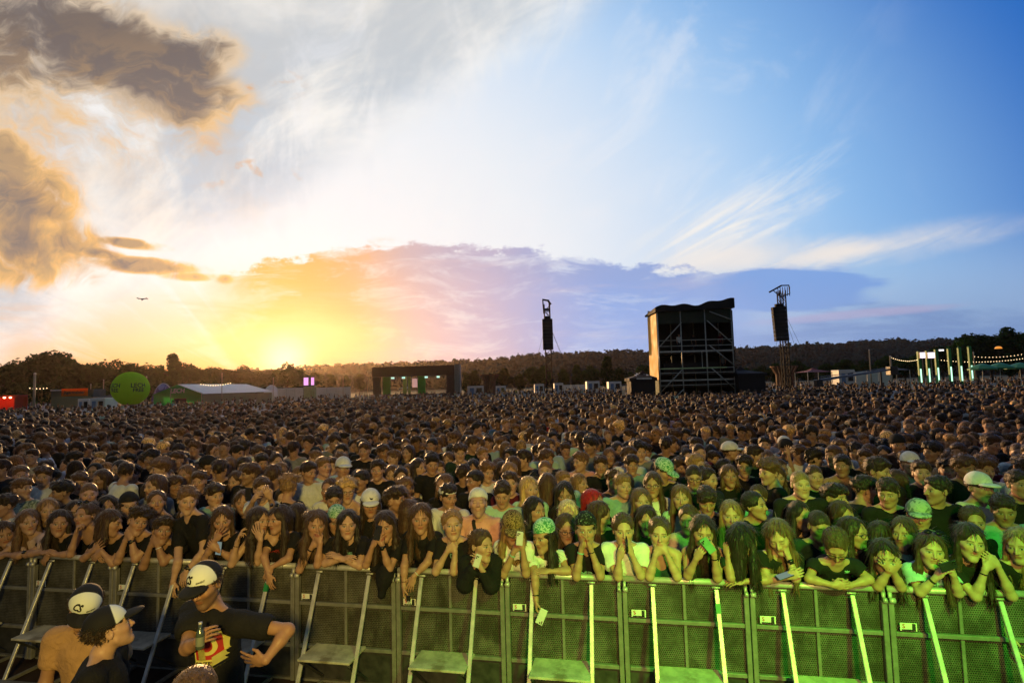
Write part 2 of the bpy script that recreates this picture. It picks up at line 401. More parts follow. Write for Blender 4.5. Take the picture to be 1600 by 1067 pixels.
def text_mesh(txt, size, depth=0.0, bold=0.0, shear=0.0, spacing=1.0):
    cu = bpy.data.curves.new('lettering', 'FONT'); cu.body = txt; cu.size = size; cu.extrude = depth; cu.offset = bold
    cu.align_x = 'CENTER'; cu.align_y = 'CENTER'; cu.resolution_u = 3; cu.shear = shear; cu.space_character = spacing
    o = bpy.data.objects.new('lettering', cu); COL.objects.link(o)
    dg = bpy.context.evaluated_depsgraph_get(); dg.update()
    me = bpy.data.meshes.new_from_object(o.evaluated_get(dg)); bpy.data.objects.remove(o); return me
def put_text(name, txt, size, mat, parent, M, **k):
    me = text_mesh(txt, size, **k); me.transform(M); me.materials.clear(); me.materials.append(mat); return kid(name, me, parent)
def facing(loc, nrm, up=(0, 0, 1)):       # matrix taking the xy plane's letters onto a plate whose outward normal is nrm
    z = Vector(nrm).normalized(); x = Vector(up).cross(z).normalized(); y = z.cross(x)
    M = Matrix((x, y, z)).transposed().to_4x4(); M.translation = Vector(loc); return M

# ------------------------------------------------------------------ barrier frame of reference
PSI = radians(11.05); B0 = np.array([-0.12, 5.31, 0.0]); SW = 1.04
BD = np.array([cos(PSI), -sin(PSI), 0.0]); BN = np.array([-sin(PSI), -cos(PSI), 0.0])   # along the barrier to the right; out towards the stage
RAIL = 1.09
def onN(px, py, n):           # point seen at px, py at distance n in front of (+) or behind (-) the barrier plane
    r = rayd(px, py); t = (n - (CAMP - B0) @ BN) / (r @ BN); return CAMP + r * t
def bp(s, n, z): return B0 + BD * s + BN * n + np.array([0, 0, z])

def metal_mat(name, base, rough):
    m, g, b = newmat(name); oc = objco(g)
    n = g.noise(oc, 9.0, 8, 0.7); sc2 = g.noise(scl(g, oc, (1, 1, 0.08)), 60.0, 5, 0.7)
    c = g.mix(g.ss(n, 0.38, 0.66), tuple(0.72 * x for x in base), base)
    c = g.mix(g.ss(g.noise(oc, 2.7, 9, 0.72), 0.55, 0.70) * 0.6, c, (0.10, 0.085, 0.06))
    setb(g, b, c, g.ss(sc2, 0.2, 0.8, rough - 0.1, rough + 0.15), 0.35, 0.5, bump(g, n, 0.002, 0.5))
    return m
ALU = metal_mat('worn_aluminium', (0.56, 0.55, 0.52), 0.42)
ALU_DARK = metal_mat('dull_aluminium', (0.24, 0.235, 0.22), 0.5)
def panel_mat():
    m, g, b = newmat('perforated_sheet'); oc = objco(g)
    oi = g.node('ShaderNodeObjectInfo'); rv = g.node('ShaderNodeVectorMath', operation='ADD'); g.put(rv.inputs[0], oc); rr_ = g.vec(Ex(g, oi.outputs['Random']) * 40.0, Ex(g, oi.outputs['Random']) * 17.0, 0.0); g.put(rv.inputs[1], rr_); oc2 = rv.outputs[0]
    x, y, z = g.sep(oc)
    p = 0.0165
    row = g.math('FLOOR', z * (1 / p)); odd = g.math('MODULO', g.math('ABSOLUTE', row), 2.0)
    fx = g.math('FRACT', x * (1 / p) + odd * 0.5 + 100.0) - 0.5; fz = g.math('FRACT', z * (1 / p) + 100.0) - 0.5
    r = g.math('SQRT', fx * fx + fz * fz)
    hole = g.ss(r, 0.36, 0.28)
    n = g.noise(oc2, 4.0, 8, 0.7); cor = g.math('SINE', x * (2 * pi / 0.0165))
    c = g.mix(g.ss(n, 0.35, 0.68), (0.055, 0.050, 0.035), (0.150, 0.145, 0.12))
    c = g.mix(g.ss(g.noise(scl(g, oc2, (1, 1, 0.2)), 7.0, 6, 0.7), 0.52, 0.68) * 0.75, c, (0.035, 0.028, 0.018))
    c = g.mix(g.ss(g.noise(oc2, 1.7, 3, 0.6), 0.56, 0.66) * 0.5, c, (0.24, 0.24, 0.20))
    c = g.mix(hole * 0.93, c, (0.006, 0.006, 0.005))
    setb(g, b, c, 0.5, 0.3, 0.45, bump(g, cor * 0.5 + hole * -1.0 + n, 0.002, 0.6))
    return m
PANEL = panel_mat()
PLY = simple('scuffed_plywood', (0.38, 0.36, 0.29), 0.75, 0, 0.25, 9.0, 0.002, 0.3, (0.16, 0.13, 0.08))
DARKSTEEL = simple('dark_steel', (0.05, 0.05, 0.05), 0.5, 0.4, 0.3, 9)

# ------------------------------------------------------------------ ground
def ground():
    m, g, b = newmat('trampled_field'); oc = objco(g)
    n = g.noise(oc, 0.35, 9, 0.7); n2 = g.noise(oc, 6.0, 6, 0.7)
    c = g.mix(g.ss(n + n2 * 0.3, 0.5, 0.8), (0.045, 0.055, 0.018), (0.085, 0.070, 0.040))
    setb(g, b, c, 0.95, 0, 0.2, bump(g, n2, 0.05))
    s = 6000
    mb = MB(); mb.add([(-s, -60, 0), (s, -60, 0), (s, s, 0), (-s, s, 0)], [(0, 1, 2, 3)])
    o = mb.top('ground', m); tag(o, 'trampled grass field', 'ground', kind='structure')
    m2, g, b = newmat('pit_floor_boards'); oc = objco(g)
    n = g.noise(oc, 3.0, 8, 0.7)
    setb(g, b, g.mix(g.ss(n, 0.35, 0.7), (0.022, 0.012, 0.008), (0.055, 0.030, 0.02)), g.ss(n, 0.3, 0.7, 0.5, 0.85), 0, 0.3, bump(g, n, 0.01))
    mb = MB(); P = [bp(-14, -0.02, 0.006), bp(-14, 9, 0.006), bp(14, 9, 0.006), bp(14, -0.02, 0.006)]
    mb.poly([tuple(p) for p in P]); o = mb.top('pit_floor', m2); tag(o, 'dark floor of the photo pit in front of the barrier', 'floor', kind='structure')
ground()
# ------------------------------------------------------------------ crowd barrier: one section, then copies
def R2(a): return Matrix.Rotation(a, 4, 'Z')
def build_section(k, label):
    rt = empty('crowd_barrier_section', tuple(bp(k * SW, 0, 0)), -PSI, label, 'barrier', 'crowd barrier sections along the pit')
    # local axes: x along the barrier, -y towards the stage
    w = SW
    m = MB(); m.tube((0.012, 0, RAIL), (w - 0.012, 0, RAIL), 0.026, n=16); m.part('top_rail', ALU, rt, True)
    m = MB(); m.box((0.045, 0.012, 0.345), (w - 0.045, 0.018, RAIL - 0.02)); m.part('perforated_panel', PANEL, rt)
    m = MB(); m.box((0.045, -0.030, 0.735), (w - 0.045, 0.008, 0.768)); m.part('middle_rail', ALU_DARK, rt, bevel=0.004)
    m = MB(); m.box((0.045, -0.030, 0.335), (w - 0.045, 0.008, 0.368)); m.part('bottom_rail', ALU_DARK, rt, bevel=0.004)
    m = MB(); m.box((0.045, 0.012, 0.05), (w - 0.045, 0.018, 0.334)); m.part('kick_panel', DARKSTEEL, rt)
    for x in (0.004, w - 0.044):
        m = MB(); m.box((x, -0.040, 0.03), (x + 0.040, 0.010, RAIL - 0.09)); p = m.part('post', ALU_DARK, rt, bevel=0.004)
        b = MB(); b.tube((x + 0.006, -0.045, RAIL - 0.075), (x + 0.034 + (0.012 if x < .5 else -0.0), -0.045, RAIL - 0.075), 0.021, n=12)
        b.box((x + 0.008, -0.03, RAIL - 0.09), (x + 0.032, 0.0, RAIL - 0.02)); q = b.part('hinge_pin', ALU, p, True)
    m = MB(); m.box((w / 2 - 0.013, -0.012, 0.369), (w / 2 + 0.013, 0.008, 0.734)); m.box((w / 2 - 0.013, -0.012, 0.769), (w / 2 + 0.013, 0.008, RAIL - 0.03)); m.part('centre_post', ALU_DARK, rt, bevel=0.003)
    for x in (w / 2 - 0.26, w / 2 + 0.26):
        m = MB(); m.bar((x, -0.045, RAIL - 0.045), (x, -0.47, 0.05), 0.036, 0.022, up=(0, 1, 0)); br = m.part('brace', ALU, rt, bevel=0.004)
        b = MB(); b.tube((x - 0.032, -0.03, RAIL - 0.035), (x + 0.032, -0.03, RAIL - 0.035), 0.009, n=8); b.part('bolt', ALU, br, True)
    m = MB(); m.box((w / 2 - 0.25, -0.43, 0.405), (w / 2 + 0.25, -0.10, 0.425)); st = m.part('step_plate', PLY, rt, bevel=0.003)
    for x in (w / 2 - 0.22, w / 2 + 0.22):
        m = MB(); m.bar((x, -0.10, 0.395), (x, -0.42, 0.395), 0.02); m.bar((x, -0.40, 0.385), (x, -0.04, 0.10), 0.018); m.part('step_bracket', DARKSTEEL, st)
    m = MB(); m.box((0.02, -0.52, 0.012), (w - 0.02, -0.46, 0.05)); m.box((w / 2 - 0.27, -0.459, 0.012), (w / 2 - 0.24, 0.0, 0.045)); m.box((w / 2 + 0.24, -0.459, 0.012), (w / 2 + 0.27, 0.0, 0.045)); m.part('base_frame', ALU_DARK, rt, bevel=0.004)
    m = MB(); m.box((0.025, 0.02, 0.01), (w - 0.025, 1.1, 0.03)); m.part('floor_plate', ALU_DARK, rt)
    # maker's plate beside the post
    m = MB(); m.box((0.075, -0.036, 0.785), (0.195, -0.032, 0.845)); pl = m.part('maker_plate', simple('plate_white', (0.62, 0.64, 0.58), 0.5, 0, 0.12), rt)
    m = MB(); m.box((0.160, -0.039, 0.792), (0.185, -0.0362, 0.842)); m.box((0.085, -0.039, 0.787), (0.185, -0.0362, 0.797)); m.part('plate_mark', simple('plate_black', (0.02, 0.02, 0.02), 0.5), pl)
    put_text('plate_letter', 'S', 0.045, simple('plate_red', (0.45, 0.03, 0.02), 0.5), pl, Matrix.Translation((0.100, -0.0375, 0.820)) @ Matrix.Rotation(pi / 2, 4, 'X'), bold=0.001)
    return rt
_where = ['at the far left end, mostly in shadow', 'behind the men in white front caps', 'behind the bearded man holding a bottle', 'left of the arms hanging over the rail',
          'under the girl with serious look and folded arms', 'under the long haired girl dangling keys', 'under the girl in black sweater leaning far over', 'under the girls in green and black bandanas',
          'under the pair hiding their mouths with hands', 'under the bent girl with glasses and phone', 'at the far right, under the two smiling girls']
sec0 = build_section(-6, 'perforated metal barrier section ' + _where[0])
BAR = {}
for i, k in enumerate(list(range(-5, 5)) + [5, 6, -7, -8]):
    o = copy_tree(sec0); BAR[k] = o; o.location = tuple(bp(k * SW, 0, 0)); o['label'] = 'perforated metal barrier section ' + (_where + ['second beyond the right picture edge', 'third beyond the right picture edge', 'first beyond the left picture edge', 'second beyond the left picture edge'])[i + 1]
for o, br_ in ((BAR[1], 1), (BAR[-3], 1)):
    b_ = [c for c in CH[o.name] if c.name.split('.')[0] == 'brace'][br_]; x = SW / 2 + .26; m = MB(); a = Vector((x, -.045, RAIL - .045)); e = Vector((x, -.47, .05)); m.bar(a + (e - a) * .10, a + (e - a) * .17, .040, .026, up=(0, 1, 0)); m.part('tape_band', simple('green_tape', (.01, .16, .04), .5), b_)
# ------------------------------------------------------------------ people: signed-distance bodies turned into one smooth surface each
f32 = np.float32
def nrm(v): v = np.asarray(v, float); return v / (np.linalg.norm(v) + 1e-9)
def rotz(a): c, s = cos(a), sin(a); return np.array([[c, -s, 0], [s, c, 0], [0, 0, 1.0]])
def rotx(a): c, s = cos(a), sin(a); return np.array([[1.0, 0, 0], [0, c, -s], [0, s, c]])
def roty(a): c, s = cos(a), sin(a); return np.array([[c, 0, s], [0, 1.0, 0], [-s, 0, c]])
def rc(a, b, ra, rb):                 # tapered capsule
    a = np.asarray(a, float); b = np.asarray(b, float); ba = b - a; L = float(ba @ ba) + 1e-9
    def fn(X, Y, Z):
        px, py, pz = X - a[0], Y - a[1], Z - a[2]
        t = np.clip((px * ba[0] + py * ba[1] + pz * ba[2]) / L, 0, 1)
        return np.sqrt((px - t * ba[0]) ** 2 + (py - t * ba[1]) ** 2 + (pz - t * ba[2]) ** 2) - (ra + (rb - ra) * t)
    m = max(ra, rb); return fn, np.minimum(a, b) - m, np.maximum(a, b) + m
def el(c, r, R=None):                 # ellipsoid
    c = np.asarray(c, float); r = np.asarray(r, float)
    def fn(X, Y, Z):
        x, y, z = X - c[0], Y - c[1], Z - c[2]
        if R is not None: x, y, z = (R[0, 0] * x + R[1, 0] * y + R[2, 0] * z, R[0, 1] * x + R[1, 1] * y + R[2, 1] * z, R[0, 2] * x + R[1, 2] * y + R[2, 2] * z)
        k0 = np.sqrt((x / r[0]) ** 2 + (y / r[1]) ** 2 + (z / r[2]) ** 2); k1 = np.sqrt((x / r[0] ** 2) ** 2 + (y / r[1] ** 2) ** 2 + (z / r[2] ** 2) ** 2) + 1e-6
        return k0 * (k0 - 1) / k1
    ext = r if R is None else np.sqrt(((R * r[None, :]) ** 2).sum(1))
    return fn, c - ext, c + ext
def smin(a, b, k):
    if k <= 0: return np.minimum(a, b)
    h = np.maximum(k - np.abs(a - b), 0) / k
    return np.minimum(a, b) - h * h * (k * 0.25)
class Grid:
    def __init__(s, h): s.h = h; s.ops = []
    def add(s, prim, k=0.0): s.ops.append((prim[0], prim[1], prim[2], k, 0)); return s
    def sub(s, prim, k=0.0): s.ops.append((prim[0], prim[1], prim[2], k, 1)); return s
    def disp(s, fn): s.ops.append((fn, None, None, 0, 2)); return s
    def clip(s, fn): s.ops.append((fn, None, None, 0, 3)); return s    # keeps the side where fn < 0
    def nets(s, zmin=None):
        h = s.h; adds = [o for o in s.ops if o[4] == 0]
        lo = np.min([o[1] for o in adds], 0) - 3 * h - 0.008; hi = np.max([o[2] for o in adds], 0) + 3 * h + 0.008
        if zmin is not None: lo[2] = max(lo[2], zmin)
        n = np.ceil((hi - lo) / h).astype(int) + 1
        ax = [(lo[i] + h * np.arange(n[i])).astype(f32) for i in range(3)]
        v = np.full(tuple(n), 0.5, f32)
        G = lambda sl: (ax[0][sl[0]][:, None, None], ax[1][sl[1]][None, :, None], ax[2][sl[2]][None, None, :])
        for fn, a, b, k, kind in s.ops:
            if kind in (2, 3):
                full = (slice(None),) * 3
                if kind == 2: v += fn(*G(full)).astype(f32)
                else: v = np.maximum(v, fn(*G(full)).astype(f32))
                continue
            p = k + 3 * h + (0.01 if kind == 0 else 0)
            i0 = np.maximum(np.floor((a - p - lo) / h).astype(int), 0); i1 = np.minimum(np.ceil((b + p - lo) / h).astype(int) + 1, n)
            if (i1 <= i0).any(): continue
            sl = tuple(slice(i0[i], i1[i]) for i in range(3)); d = fn(*G(sl)).astype(f32)
            if kind == 0: v[sl] = smin(v[sl], d, k)
            else: v[sl] = -smin(-v[sl], d, k)
        return nets(v, lo, h)
def nets(v, lo, h):
    ins = v < 0; n = v.shape
    c = np.zeros(tuple(i - 1 for i in n), np.uint8); sh = [(i, j, k) for i in (0, 1) for j in (0, 1) for k in (0, 1)]
    S = lambda A, o: A[o[0]:n[0] - 1 + o[0], o[1]:n[1] - 1 + o[1], o[2]:n[2] - 1 + o[2]]
    for o in sh: c += S(ins, o)
    act = (c > 0) & (c < 8); idx = np.argwhere(act); m = len(idx)
    if m == 0: return np.zeros((0, 3)), np.zeros((0, 4), int)
    vid = np.full(c.shape, -1, np.int32); vid[act] = np.arange(m)
    cv = {o: v[idx[:, 0] + o[0], idx[:, 1] + o[1], idx[:, 2] + o[2]] for o in sh}
    P = np.zeros((m, 3)); N = np.zeros(m)
    for o in sh:
        for a in range(3):
            if o[a] == 0:
                q = list(o); q[a] = 1; q = tuple(q); x, y = cv[o], cv[q]; cr = (x < 0) != (y < 0)
                t = np.where(cr, x / np.where(cr, x - y, 1), 0)
                for i in range(3): P[:, i] += np.where(cr, o[i] + (t if i == a else 0), 0)
                N += cr
    P = (P / N[:, None] + idx) * h + lo
    Fs = []
    for a in range(3):
        b, d = (a + 1) % 3, (a + 2) % 3
        s0 = [slice(None)] * 3; s1 = [slice(None)] * 3; s0[a] = slice(0, n[a] - 1); s1[a] = slice(1, n[a])
        x = ins[tuple(s0)]; y = ins[tuple(s1)]; e = np.argwhere(x != y)
        ok = (e[:, b] > 0) & (e[:, d] > 0) & (e[:, b] < n[b] - 1) & (e[:, d] < n[d] - 1); e = e[ok]
        fl = x[e[:, 0], e[:, 1], e[:, 2]]
        def cell(db, dd):
            q = e.copy(); q[:, b] -= db; q[:, d] -= dd; return vid[q[:, 0], q[:, 1], q[:, 2]]
        Q = np.stack([cell(1, 1), cell(0, 1), cell(0, 0), cell(1, 0)], 1)
        Q[~fl] = Q[~fl][:, ::-1]; Fs.append(Q)
    return P, np.concatenate(Fs)
def wav(seed, fr, n=5, an=(1, 1, 1)):      # cheap band of noise
    r = np.random.RandomState(seed); D = r.randn(n, 3); D /= np.linalg.norm(D, axis=1)[:, None]; D *= np.array(an) * fr * (0.7 + 0.6 * r.rand(n, 1)); ph = r.rand(n) * 6.28
    return lambda X, Y, Z: sum(np.sin(D[i, 0] * X + D[i, 1] * Y + D[i, 2] * Z + ph[i] + 1.3 * np.sin(D[(i + 1) % n, 1] * X * .6 + D[(i + 1) % n, 2] * Y * .6 + D[(i + 1) % n, 0] * Z * .6)) for i in range(n)) / n ** 0.5

def headlocal(R, c, fn):           # evaluates fn in the head's own axes
    def g(X, Y, Z):
        x, y, z = X - c[0], Y - c[1], Z - c[2]
        return fn(R[0, 0] * x + R[1, 0] * y + R[2, 0] * z, R[0, 1] * x + R[1, 1] * y + R[2, 1] * z, R[0, 2] * x + R[1, 2] * y + R[2, 2] * z)
    return g
def head_sdf(fem, smile=0.0, seed=0):
    r = np.random.RandomState(seed + 7); q = lambda s=1.0: 1 + s * 0.07 * r.randn()
    jw = (0.85 if fem else 1.0) * q(); nz = q(1.5); ch = q(); ck = q(0.6)
    P = []
    A = lambda p, k: P.append((p[0], k, 0))
    A(el((0, .014, .030), (.075, .094, .086)), 0)
    A(el((0, -.034, -.028), (.058 * ck, .058, .083)), .03)
    A(rc((-.046 * jw, -.012, -.052), (-.012, -.066, -.094), .020, .017), .03); A(rc((.046 * jw, -.012, -.052), (.012, -.066, -.094), .020, .017), .03)
    A(rc((-.006, -.074, -.096 * ch), (.006, -.074, -.096 * ch), .015, .015), .02)
    A(rc((-.041, -.064, -.017), (-.050, -.035, -.010), .018, .018), .025); A(rc((.041, -.064, -.017), (.050, -.035, -.010), .018, .018), .025)
    A(rc((-.034, -.074, .027), (.034, -.074, .027), .010, .010), .018)
    for sx in (-1, 1): P.append((el((sx * .031, -.101, .006), (.018, .015, .010))[0], .008, 1))
    for sx in (-1, 1): A(el((sx * .0305, -.0775, .006), (.0135, .0125, .0105)), .003)
    A(rc((0, -.084, .020), (0, -.109 * (1 + (nz - 1) * .3), -.021), .0065, .0105 * nz), .008)
    A(rc((-.011, -.096, -.026), (.011, -.096, -.026), .0075, .0075), .006)
    P.append((rc((-.019, -.098, -.0525 + smile * .006), (.019, -.098, -.0525 + smile * .006), .006, .006)[0], .008, 1))
    A(rc((-.015, -.0885, -.047 + smile * .004), (.015, -.0885, -.047 + smile * .004), .0055, .0055), .005)
    A(rc((-.013, -.0865, -.0595), (.013, -.0865, -.0595), .0065, .0065), .005)
    for sx in (-1, 1):
        A(el((sx * .076, .010, -.004), (.009, .019, .031)), .006)
        P.append((el((sx * .084, .004, .000), (.006, .010, .017))[0], .004, 1))
    def fn(x, y, z):
        v = None
        for p, k, s in P:
            d = p(x, y, z)
            if v is None: v = d
            elif s == 0: v = smin(v, d, k)
            else: v = -smin(-v, d, k)
        return v
    return fn
def paint_face(L, base, brow, lip, eyes='open', beard=None, scalp=None, rough=0.0, fem=False):
    x, y, z = L[:, 0], L[:, 1], L[:, 2]; n = len(x); col = np.tile(np.array(base, float), (n, 1))
    head = (np.abs(x) < .10) & (z > -.13) & (z < .13) & (y < .12)
    def mixc(w, c): w = (np.clip(w, 0, 1) * head)[:, None]; col[:] = col * (1 - w) + np.array(c) * w
    sm = lambda d, w: np.clip(0.5 - d / w, 0, 1)
    b = np.array(base)
    front = y < -.045
    mixc(sm(np.hypot((np.abs(x) - .042) / .022, (z + .022) / .018) - 1, .8) * front * .35, b * (1.08, .80, .74))
    mixc(sm(np.hypot(x / .012, (z + .022) / .012) - 1, .8) * front * .3, b * (1.05, .80, .76))
    if scalp is not None: mixc(sm(.035 - z + np.clip(-y - .03, 0, 1) * 1.2, .02) * (1 - 0.0), scalp)
    if beard is not None:
        w = sm(z + .035 - np.abs(x) * .25, .02) * sm(-(z + .115), .02) * (y < -.0) * (np.hypot(x / .020, (z + .053) / .007) > 1)
        mixc(w * beard[1], beard[0])
    mixc(sm(np.hypot(x / .023, (z + .0535) / .0105) - 1, .5) * (y < -.07) * .85, lip)
    mixc(sm(np.abs(z + .053) - .0012, .004) * (np.abs(x) < .021) * (y < -.07) * .8, b * .22)
    zb = .026 - ((np.abs(x) - .028) / .03) ** 2 * .006
    mixc(sm(np.abs(z - zb) - .0035, .004) * (np.abs(x) > .012) * (np.abs(x) < .046) * (y < -.055) * .85, brow)
    ex = np.abs(x) - .0305
    ed = np.hypot(ex / .0145, (z - .006) / .0062)
    mixc(sm(np.hypot(ex / .019, (z - .009) / .012) - 1, .6) * (y < -.05) * .25, b * .6)
    if eyes == 'open':
        mixc(sm(ed - 1, .35) * (y < -.06), (.42, .40, .38))
        mixc(sm(np.hypot(ex / .0062, (z - .0065) / .0065) - 1, .4) * (y < -.06), (.02, .014, .01))
        mixc(sm(np.abs(z - .0125 + (ex / .016) ** 2 * .004) - .0016, .003) * (np.abs(ex) < .017) * (y < -.055), (.012, .01, .009))
    else:
        mixc(sm(np.abs(z - .002 - (ex / .016) ** 2 * .003) - .0015, .003) * (np.abs(ex) < .016) * (y < -.055) * .85, (.02, .014, .012))
    for sx in (-1, 1): mixc(sm(np.hypot((x - sx * .008) / .004, (z + .030) / .003) - 1, .5) * (y < -.09) * .7, b * .15)
    return col
SKINS = {'fair': (.42, .26, .175), 'warm': (.36, .205, .13), 'tan': (.29, .16, .095), 'pink': (.43, .25, .19), 'olive': (.28, .17, .105)}
HAIRS = {'black': (.012, .010, .009), 'dark': (.022, .014, .010), 'brown': (.050, .028, .016), 'lightbrown': (.11, .062, .032), 'darkblond': (.19, .115, .055), 'blond': (.38, .26, .12), 'platinum': (.55, .43, .27), 'red': (.16, .035, .015), 'ginger': (.22, .075, .025), 'cherry': (.28, .01, .012)}

def hair_ops(g, style, seed, R, c, P):
    """hair in head axes (R, c carry them to the person's axes)"""
    q_ = P.get('hsc', 1.0)
    hs_ = lambda fn: headlocal(R, c, lambda x, y, z: fn(x / q_, y / q_, z / q_) * q_)
    HL = lambda p, k: g.add((hs_(p[0]), c - .28, c + .28), k)
    HS = lambda p, k: g.sub((hs_(p[0]), c - .28, c + .28), k)
    tw = lambda l: c + R @ (np.array(l, float) * q_)
    rnd = np.random.RandomState(seed)
    if g.h > .02: g.fat = g.h * .28
    down = lambda l, dz, out=(0, 0): tw(l) * (1, 1, 0) + np.array([out[0], out[1], tw(l)[2] - dz])
    if style in ('long', 'wavy', 'bob', 'tied', 'bun', 'hood', 'halfup'):
        HL(el((0, .018, .036), (.086, .104, .092)), 0)
        if style in ('tied', 'bun', 'halfup'): HS(el((0, -.115, .028), (.070, .078, .068)), .008)
        else:
            HS(el((0, -.114, .010), (.057, .078, .086)), .008); HS(el((0, -.100, .082), (.026, .045, .030)), .010)
        HS(el((0, -.10, -.12), (.075, .085, .10)), .02)
        if style in ('tied', 'bun', 'halfup'):
            for sx in (-1, 1): HS(el((sx * .085, -.045, -.04), (.03, .05, .055)), .012)
            HS(el((0, .07, -.125), (.09, .07, .06)), .02)
        HS(rc((0, -.09, .115), (0, .05, .139), .004, .004), .006)         # parting
        if style == 'bun': HL(el((0, .085, .095), (.040, .038, .036)), .02)
        if style == 'tied': g.add(rc(tw((0, .105, .03)), down((0, .14, 0), .22), .030, .014), .02)
        if style in ('long', 'wavy', 'halfup'):
            Ln = .40 if style == 'long' else .32; ww = .012 if style == 'wavy' else 0
            g.add(rc(tw((0, .05, -.01)), down((0, .075, 0), .30), .085, .070), .04)
            for sx in (-1, 1):
                a = tw((sx * .070, -.010, .030)); b = down((sx * .082, -.020, -.05), .10); d = down((sx * (.095 + ww), -.050, -.05), Ln * (.6 + .25 * rnd.rand()))
                if P.get('fronthair', True):
                    g.add(rc(a, b, .022, .030 + ww), .02); g.add(rc(b, d, .030 + ww, .022 + ww), .025)
                    g.add(rc(b + R @ (sx * .01, .02, 0), down((sx * .10, .01, -.05), Ln * .7), .030 + ww, .026), .03)
                else: g.add(rc(a, down((sx * .07, .04, -.05), .20), .026, .035), .03)
        if style == 'bob':
            for sx in (-1, 1): g.add(rc(tw((sx * .070, -.004, .03)), down((sx * .078, -.012, -.05), .055), .024, .032), .02)
            g.add(rc(tw((0, .05, 0)), down((0, .06, 0), .13), .082, .078), .03)
        sd = wav(seed, 150, 5, (1, 1, .12)); s2 = wav(seed + 1, 34, 4, (1, 1, .35))
        am = .0035 if style != 'wavy' else .006
        g.disp(lambda X, Y, Z: am * .55 * sd(X, Y, Z) + am * s2(X, Y, Z))
    elif style in ('short', 'fringe', 'curly', 'crop', 'curtain', 'buzz', 'mullet', 'afro'):
        if style == 'buzz': HL(el((0, .014, .036), (.0775, .0965, .086)), 0)
        elif style == 'afro': HL(el((0, .018, .050), (.105, .115, .105)), 0)
        else: HL(el((0, .018, .042), (.083, .104, .090)), 0)
        if style in ('short', 'curtain', 'mullet'): HL(el((0, -.012, .082), (.076, .084, .052)), .02)
        if style == 'fringe': HL(el((0, -.018, .082), (.084, .094, .056)), .02); HL(rc((-.045, -.082, .062), (.045, -.086, .060), .020, .020), .02)
        if style == 'curly': HL(el((0, -.006, .084), (.096, .104, .064)), .02); HL(rc((-.04, -.078, .070), (.04, -.080, .070), .024, .024), .02)
        if style == 'crop': HL(el((0, -.010, .075), (.072, .082, .042)), .015)
        if style == 'mullet': HL(rc((0, .075, -.02), (0, .085, -.09), .05, .035), .02)
        zl = {'fringe': .010, 'curly': .020, 'curtain': -.002}.get(style, .018)
        HS(el((0, -.118, -.010 + zl * .6), (.068, .080, .070)), .008)
        HS(el((0, -.075, -.115), (.12, .115, .085)), .012)
        for sx in (-1, 1): HS(el((sx * .085, -.012, -.028), (.030, .040, .040)), .008)
        HS(el((0, .10, -.115), (.13, .10, .060)), .012)
        if g.h > .02: w9 = wav(seed + 9, 48, 5); g.disp(lambda X, Y, Z: .011 * w9(X, Y, Z))
        fr = {'curly': (70, .010), 'afro': (85, .009), 'fringe': (85, .006), 'buzz': (200, .0008), 'crop': (130, .0035)}.get(style, (100, .005))
        s1 = wav(seed, fr[0], 6, (1, .6, .8)); s2 = wav(seed + 3, fr[0] * 2.1, 5, (1, .5, .8))
        g.disp(lambda X, Y, Z: fr[1] * s1(X, Y, Z) + fr[1] * .5 * s2(X, Y, Z))

def hand_ops(g, w, d, n, curl, tsgn, spread=0.0, sc=1.0, k=.003):
    """palm and five fingers: w wrist, d towards the knuckles, n the way the palm faces, tsgn the thumb's side"""
    d = nrm(d); n = np.asarray(n, float); n = nrm(n - d * (n @ d)); s = np.cross(d, n)
    R = np.stack([s, n, d], 1)
    g.add(el(w + d * .048 * sc, np.array([.041, .0155, .052]) * sc, R), .012)
    g.add(rc(w, w + d * .03 * sc, .022 * sc, .020 * sc), .015)
    Ls = [(.041, .025, .020), (.046, .029, .021), (.042, .027, .021), (.032, .021, .018)]
    cu = curl if isinstance(curl, (tuple, list)) else (curl,) * 4
    for i in range(4):
        o = (1.5 - i) * .0195 * tsgn; a = w + d * (.088 - .003 * abs(i - 1.2)) * sc + s * o * sc - n * .002
        dirv = nrm(d + s * (o / .03) * (.10 + spread)); ang = 0.0; p = a; r = .0088 - .0008 * (i == 3)
        for j, l in enumerate(Ls[i]):
            ang += cu[i] * (.75, 1.0, .7)[j]
            q = p + (dirv * cos(ang) + n * sin(ang)) * l * sc
            g.add(rc(p, q, r * sc, (r - .0009) * sc), k if j or True else k); p = q; r -= .0007
    tb = w + d * .022 * sc + s * .026 * tsgn * sc; c0 = float(np.mean(cu))
    t1 = tb + nrm(s * tsgn * (.75 - .3 * c0) + d * .75 + n * (.15 + .45 * c0)) * .042 * sc
    t2 = t1 + nrm(s * tsgn * (.35 - .7 * c0) + d * .9 + n * (.1 + .6 * c0)) * .032 * sc
    g.add(rc(tb, t1, .0125 * sc, .0105 * sc), .008); g.add(rc(t1, t2, .0105 * sc, .0085 * sc), .003)

